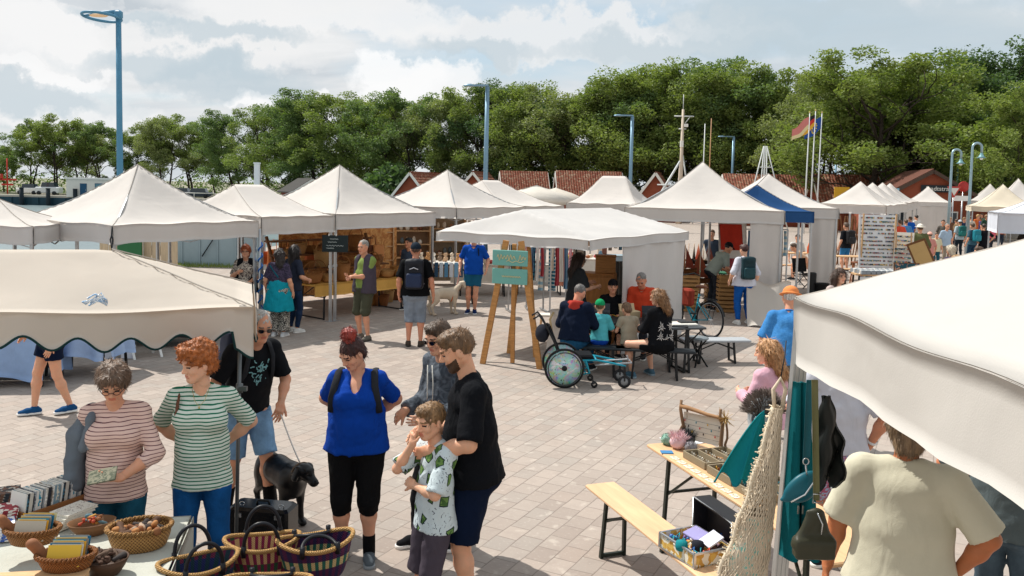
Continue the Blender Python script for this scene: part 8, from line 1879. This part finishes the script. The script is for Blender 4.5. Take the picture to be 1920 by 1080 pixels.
crowd(1722,410,'man in olive long sleeved shirt with white sun hat','#5f6240','#6f8498',yaw=-8,h=1.86,Y=27.5,sleeve=1.4,g=1.2,lod=1,cap_=dict(c='#e0dacd',wide=.17,band='#22242a'))
crowd(1741,414,'child in pink hat and dusty pink clothes','#c98a80','#b07a70',yaw=10,h=1.5,Y=30,cap_=dict(c='#e8b0a0',wide=.14))
crowd(1753,417,'boy in pale yellow T-shirt and teal jeans walking behind the olive shirt','#cfc8a8','#1d4f5c',yaw=170,h=1.4,Y=32)
crowd(1771,398,'grey haired man in light blue T-shirt among the shoppers','#9fb3c6','#8a7f70',yaw=190,hair='crop',hairc='#8a8680',Y=33)
crowd(1764,404,'woman in dark dress left of the grey haired man','#5a5650','#c9b8a0',fem=True,yaw=150,Y=38)
crowd(1796,393,'walker with teal green backpack and white cap','#a9bcc4','#1f2a34',yaw=0,Y=38,cap_=dict(c='#b9c4cc'),extra=backpack('teal green backpack on the walker with the white cap','#14605f','#1a6f6c'))
crowd(1820,402,'woman with turquoise backpack and dark jeans','#3a5a6a','#1f3a50',fem=True,yaw=15,Y=34,extra=backpack('turquoise backpack on the woman in dark jeans','#177a8a','#1a8090'))
crowd(1841,402,'woman in black T-shirt and black shorts with hands on hips','#14151a','#15161a',fem=True,hairc='#3a2a22',yaw=-10,shorts=True,h=1.72,Y=34,armR=(.22,-.02,.05),armL=(-.22,-.02,.05),poleR=(1,-.2,0),poleL=(-1,-.2,0))
crowd(1856,400,'person in bright pink top at the right edge of the crowd','#d9657a','#3a3f48',fem=True,yaw=30,Y=40)
crowd(1783,423,'white haired woman in purple blouse near the roof edge','#4a3f55','#2c2f38',fem=True,hair='bob',hairc='#cfc3ae',yaw=20,h=1.66,Y=19.5,lod=1,g=1.1)
crowd(1794,440,'woman with blonde bob in white top with red bag in front of the crowd',pattern('#c9ccd6','#b8343c',5,.6),'#2c2f38',fem=True,hair='bob',hairc='#b08a5c',yaw=0,h=1.66,Y=16.2,lod=1)
crowd(1822,454,'red haired child looking over the edge of the near right tent','#d9825c','#2c2f38',hair='bob',hairc='#b5602c',yaw=10,h=1.45,Y=16.5,lod=1,child=.4)
crowd(1862,428,'man in blue shirt bending beside the bluish white canopy','#2f6f9c','#2c2f38',yaw=80,h=1.7,Y=20,lod=1,lean=30)
crowd(1493,422,'man in white shirt sitting at the beer table below the blue canopy','#c9c9c6','#8f9498',yaw=175,h=1.74,Y=29.3,sit=.56,lod=1)
crowd(1512,468,'person in blue shorts resting on the beer bench below the blue canopy','#c9a88c','#2f6fa8',yaw=80,h=1.7,Y=26.8,sit=.56,lean=40,lod=1,shorts=True)
far_l=['tan','navy','white','orange','grey green','red','light blue','brown','cream','dark green','violet','yellow']; far_c=['#b89a78','#22304a','#d0cec8','#c96a3a','#6f7a68','#a83c38','#8fb0c8','#6a4a38','#cfc4ae','#2c4a3c','#6a5a8a','#c9a84a']
for i,(px,yt) in enumerate(((1789,388),(1803,386),(1812,390),(1828,388),(1836,392),(1808,396),(1848,392),(1776,392),(1816,384),(1844,386),(1830,396),(1862,390),(1800,402),(1752,398),(1714,402),(1872,392))):
    crowd(px,yt,'far shopper in %s clothes, %s'%(far_l[i%12],['behind the white cap','left of the turquoise backpack','above the turquoise backpack','left of the black T-shirt','behind the black T-shirt','close to the teal backpack','right of the black T-shirt','behind the grey haired man','at the back of the crowd','far behind the pink top','near the black T-shirt','by the yellow lit tent','low between the backpacks','before the closed small tent','behind the olive shirt','at the edge of the yellow lit tent'][i]),far_c[i%12],['#2c3442','#6a6456','#1f2a38'][i%3],['short','bob'][i%2],['#5a4030','#8a6a48','#2c2320','#b08a5a'][i%4],yaw=[0,170,20,190,90,-80][i%6],h=1.62+.04*(i%5),Y=44+2.2*(i%7),g=1.0)

on_=['first','second','third','fourth','fifth','sixth','seventh','eighth','ninth','tenth','eleventh','twelfth','thirteenth','fourteenth','fifteenth','sixteenth']
for i,px in enumerate((1706,1719,1731,1745,1757,1769,1781,1792,1802,1813,1824,1833,1842,1853,1864,1876)):
    crowd(px,390,'tiny shopper in %s top, %s from the left in the far lane'%(far_l[(i*5+2)%12],on_[i]),far_c[(i*5+2)%12],['#2c3442','#6a6456','#1f2a38','#8a7f70'][i%4],['short','bob','crop'][i%3],['#5a4030','#8a6a48','#2c2320','#b0a898'][(i*3)%4],yaw=[10,170,-60,190,100][i%5],h=1.58+.045*(i%6),Y=[61,58,64,60,66][i%5],g=1.0)
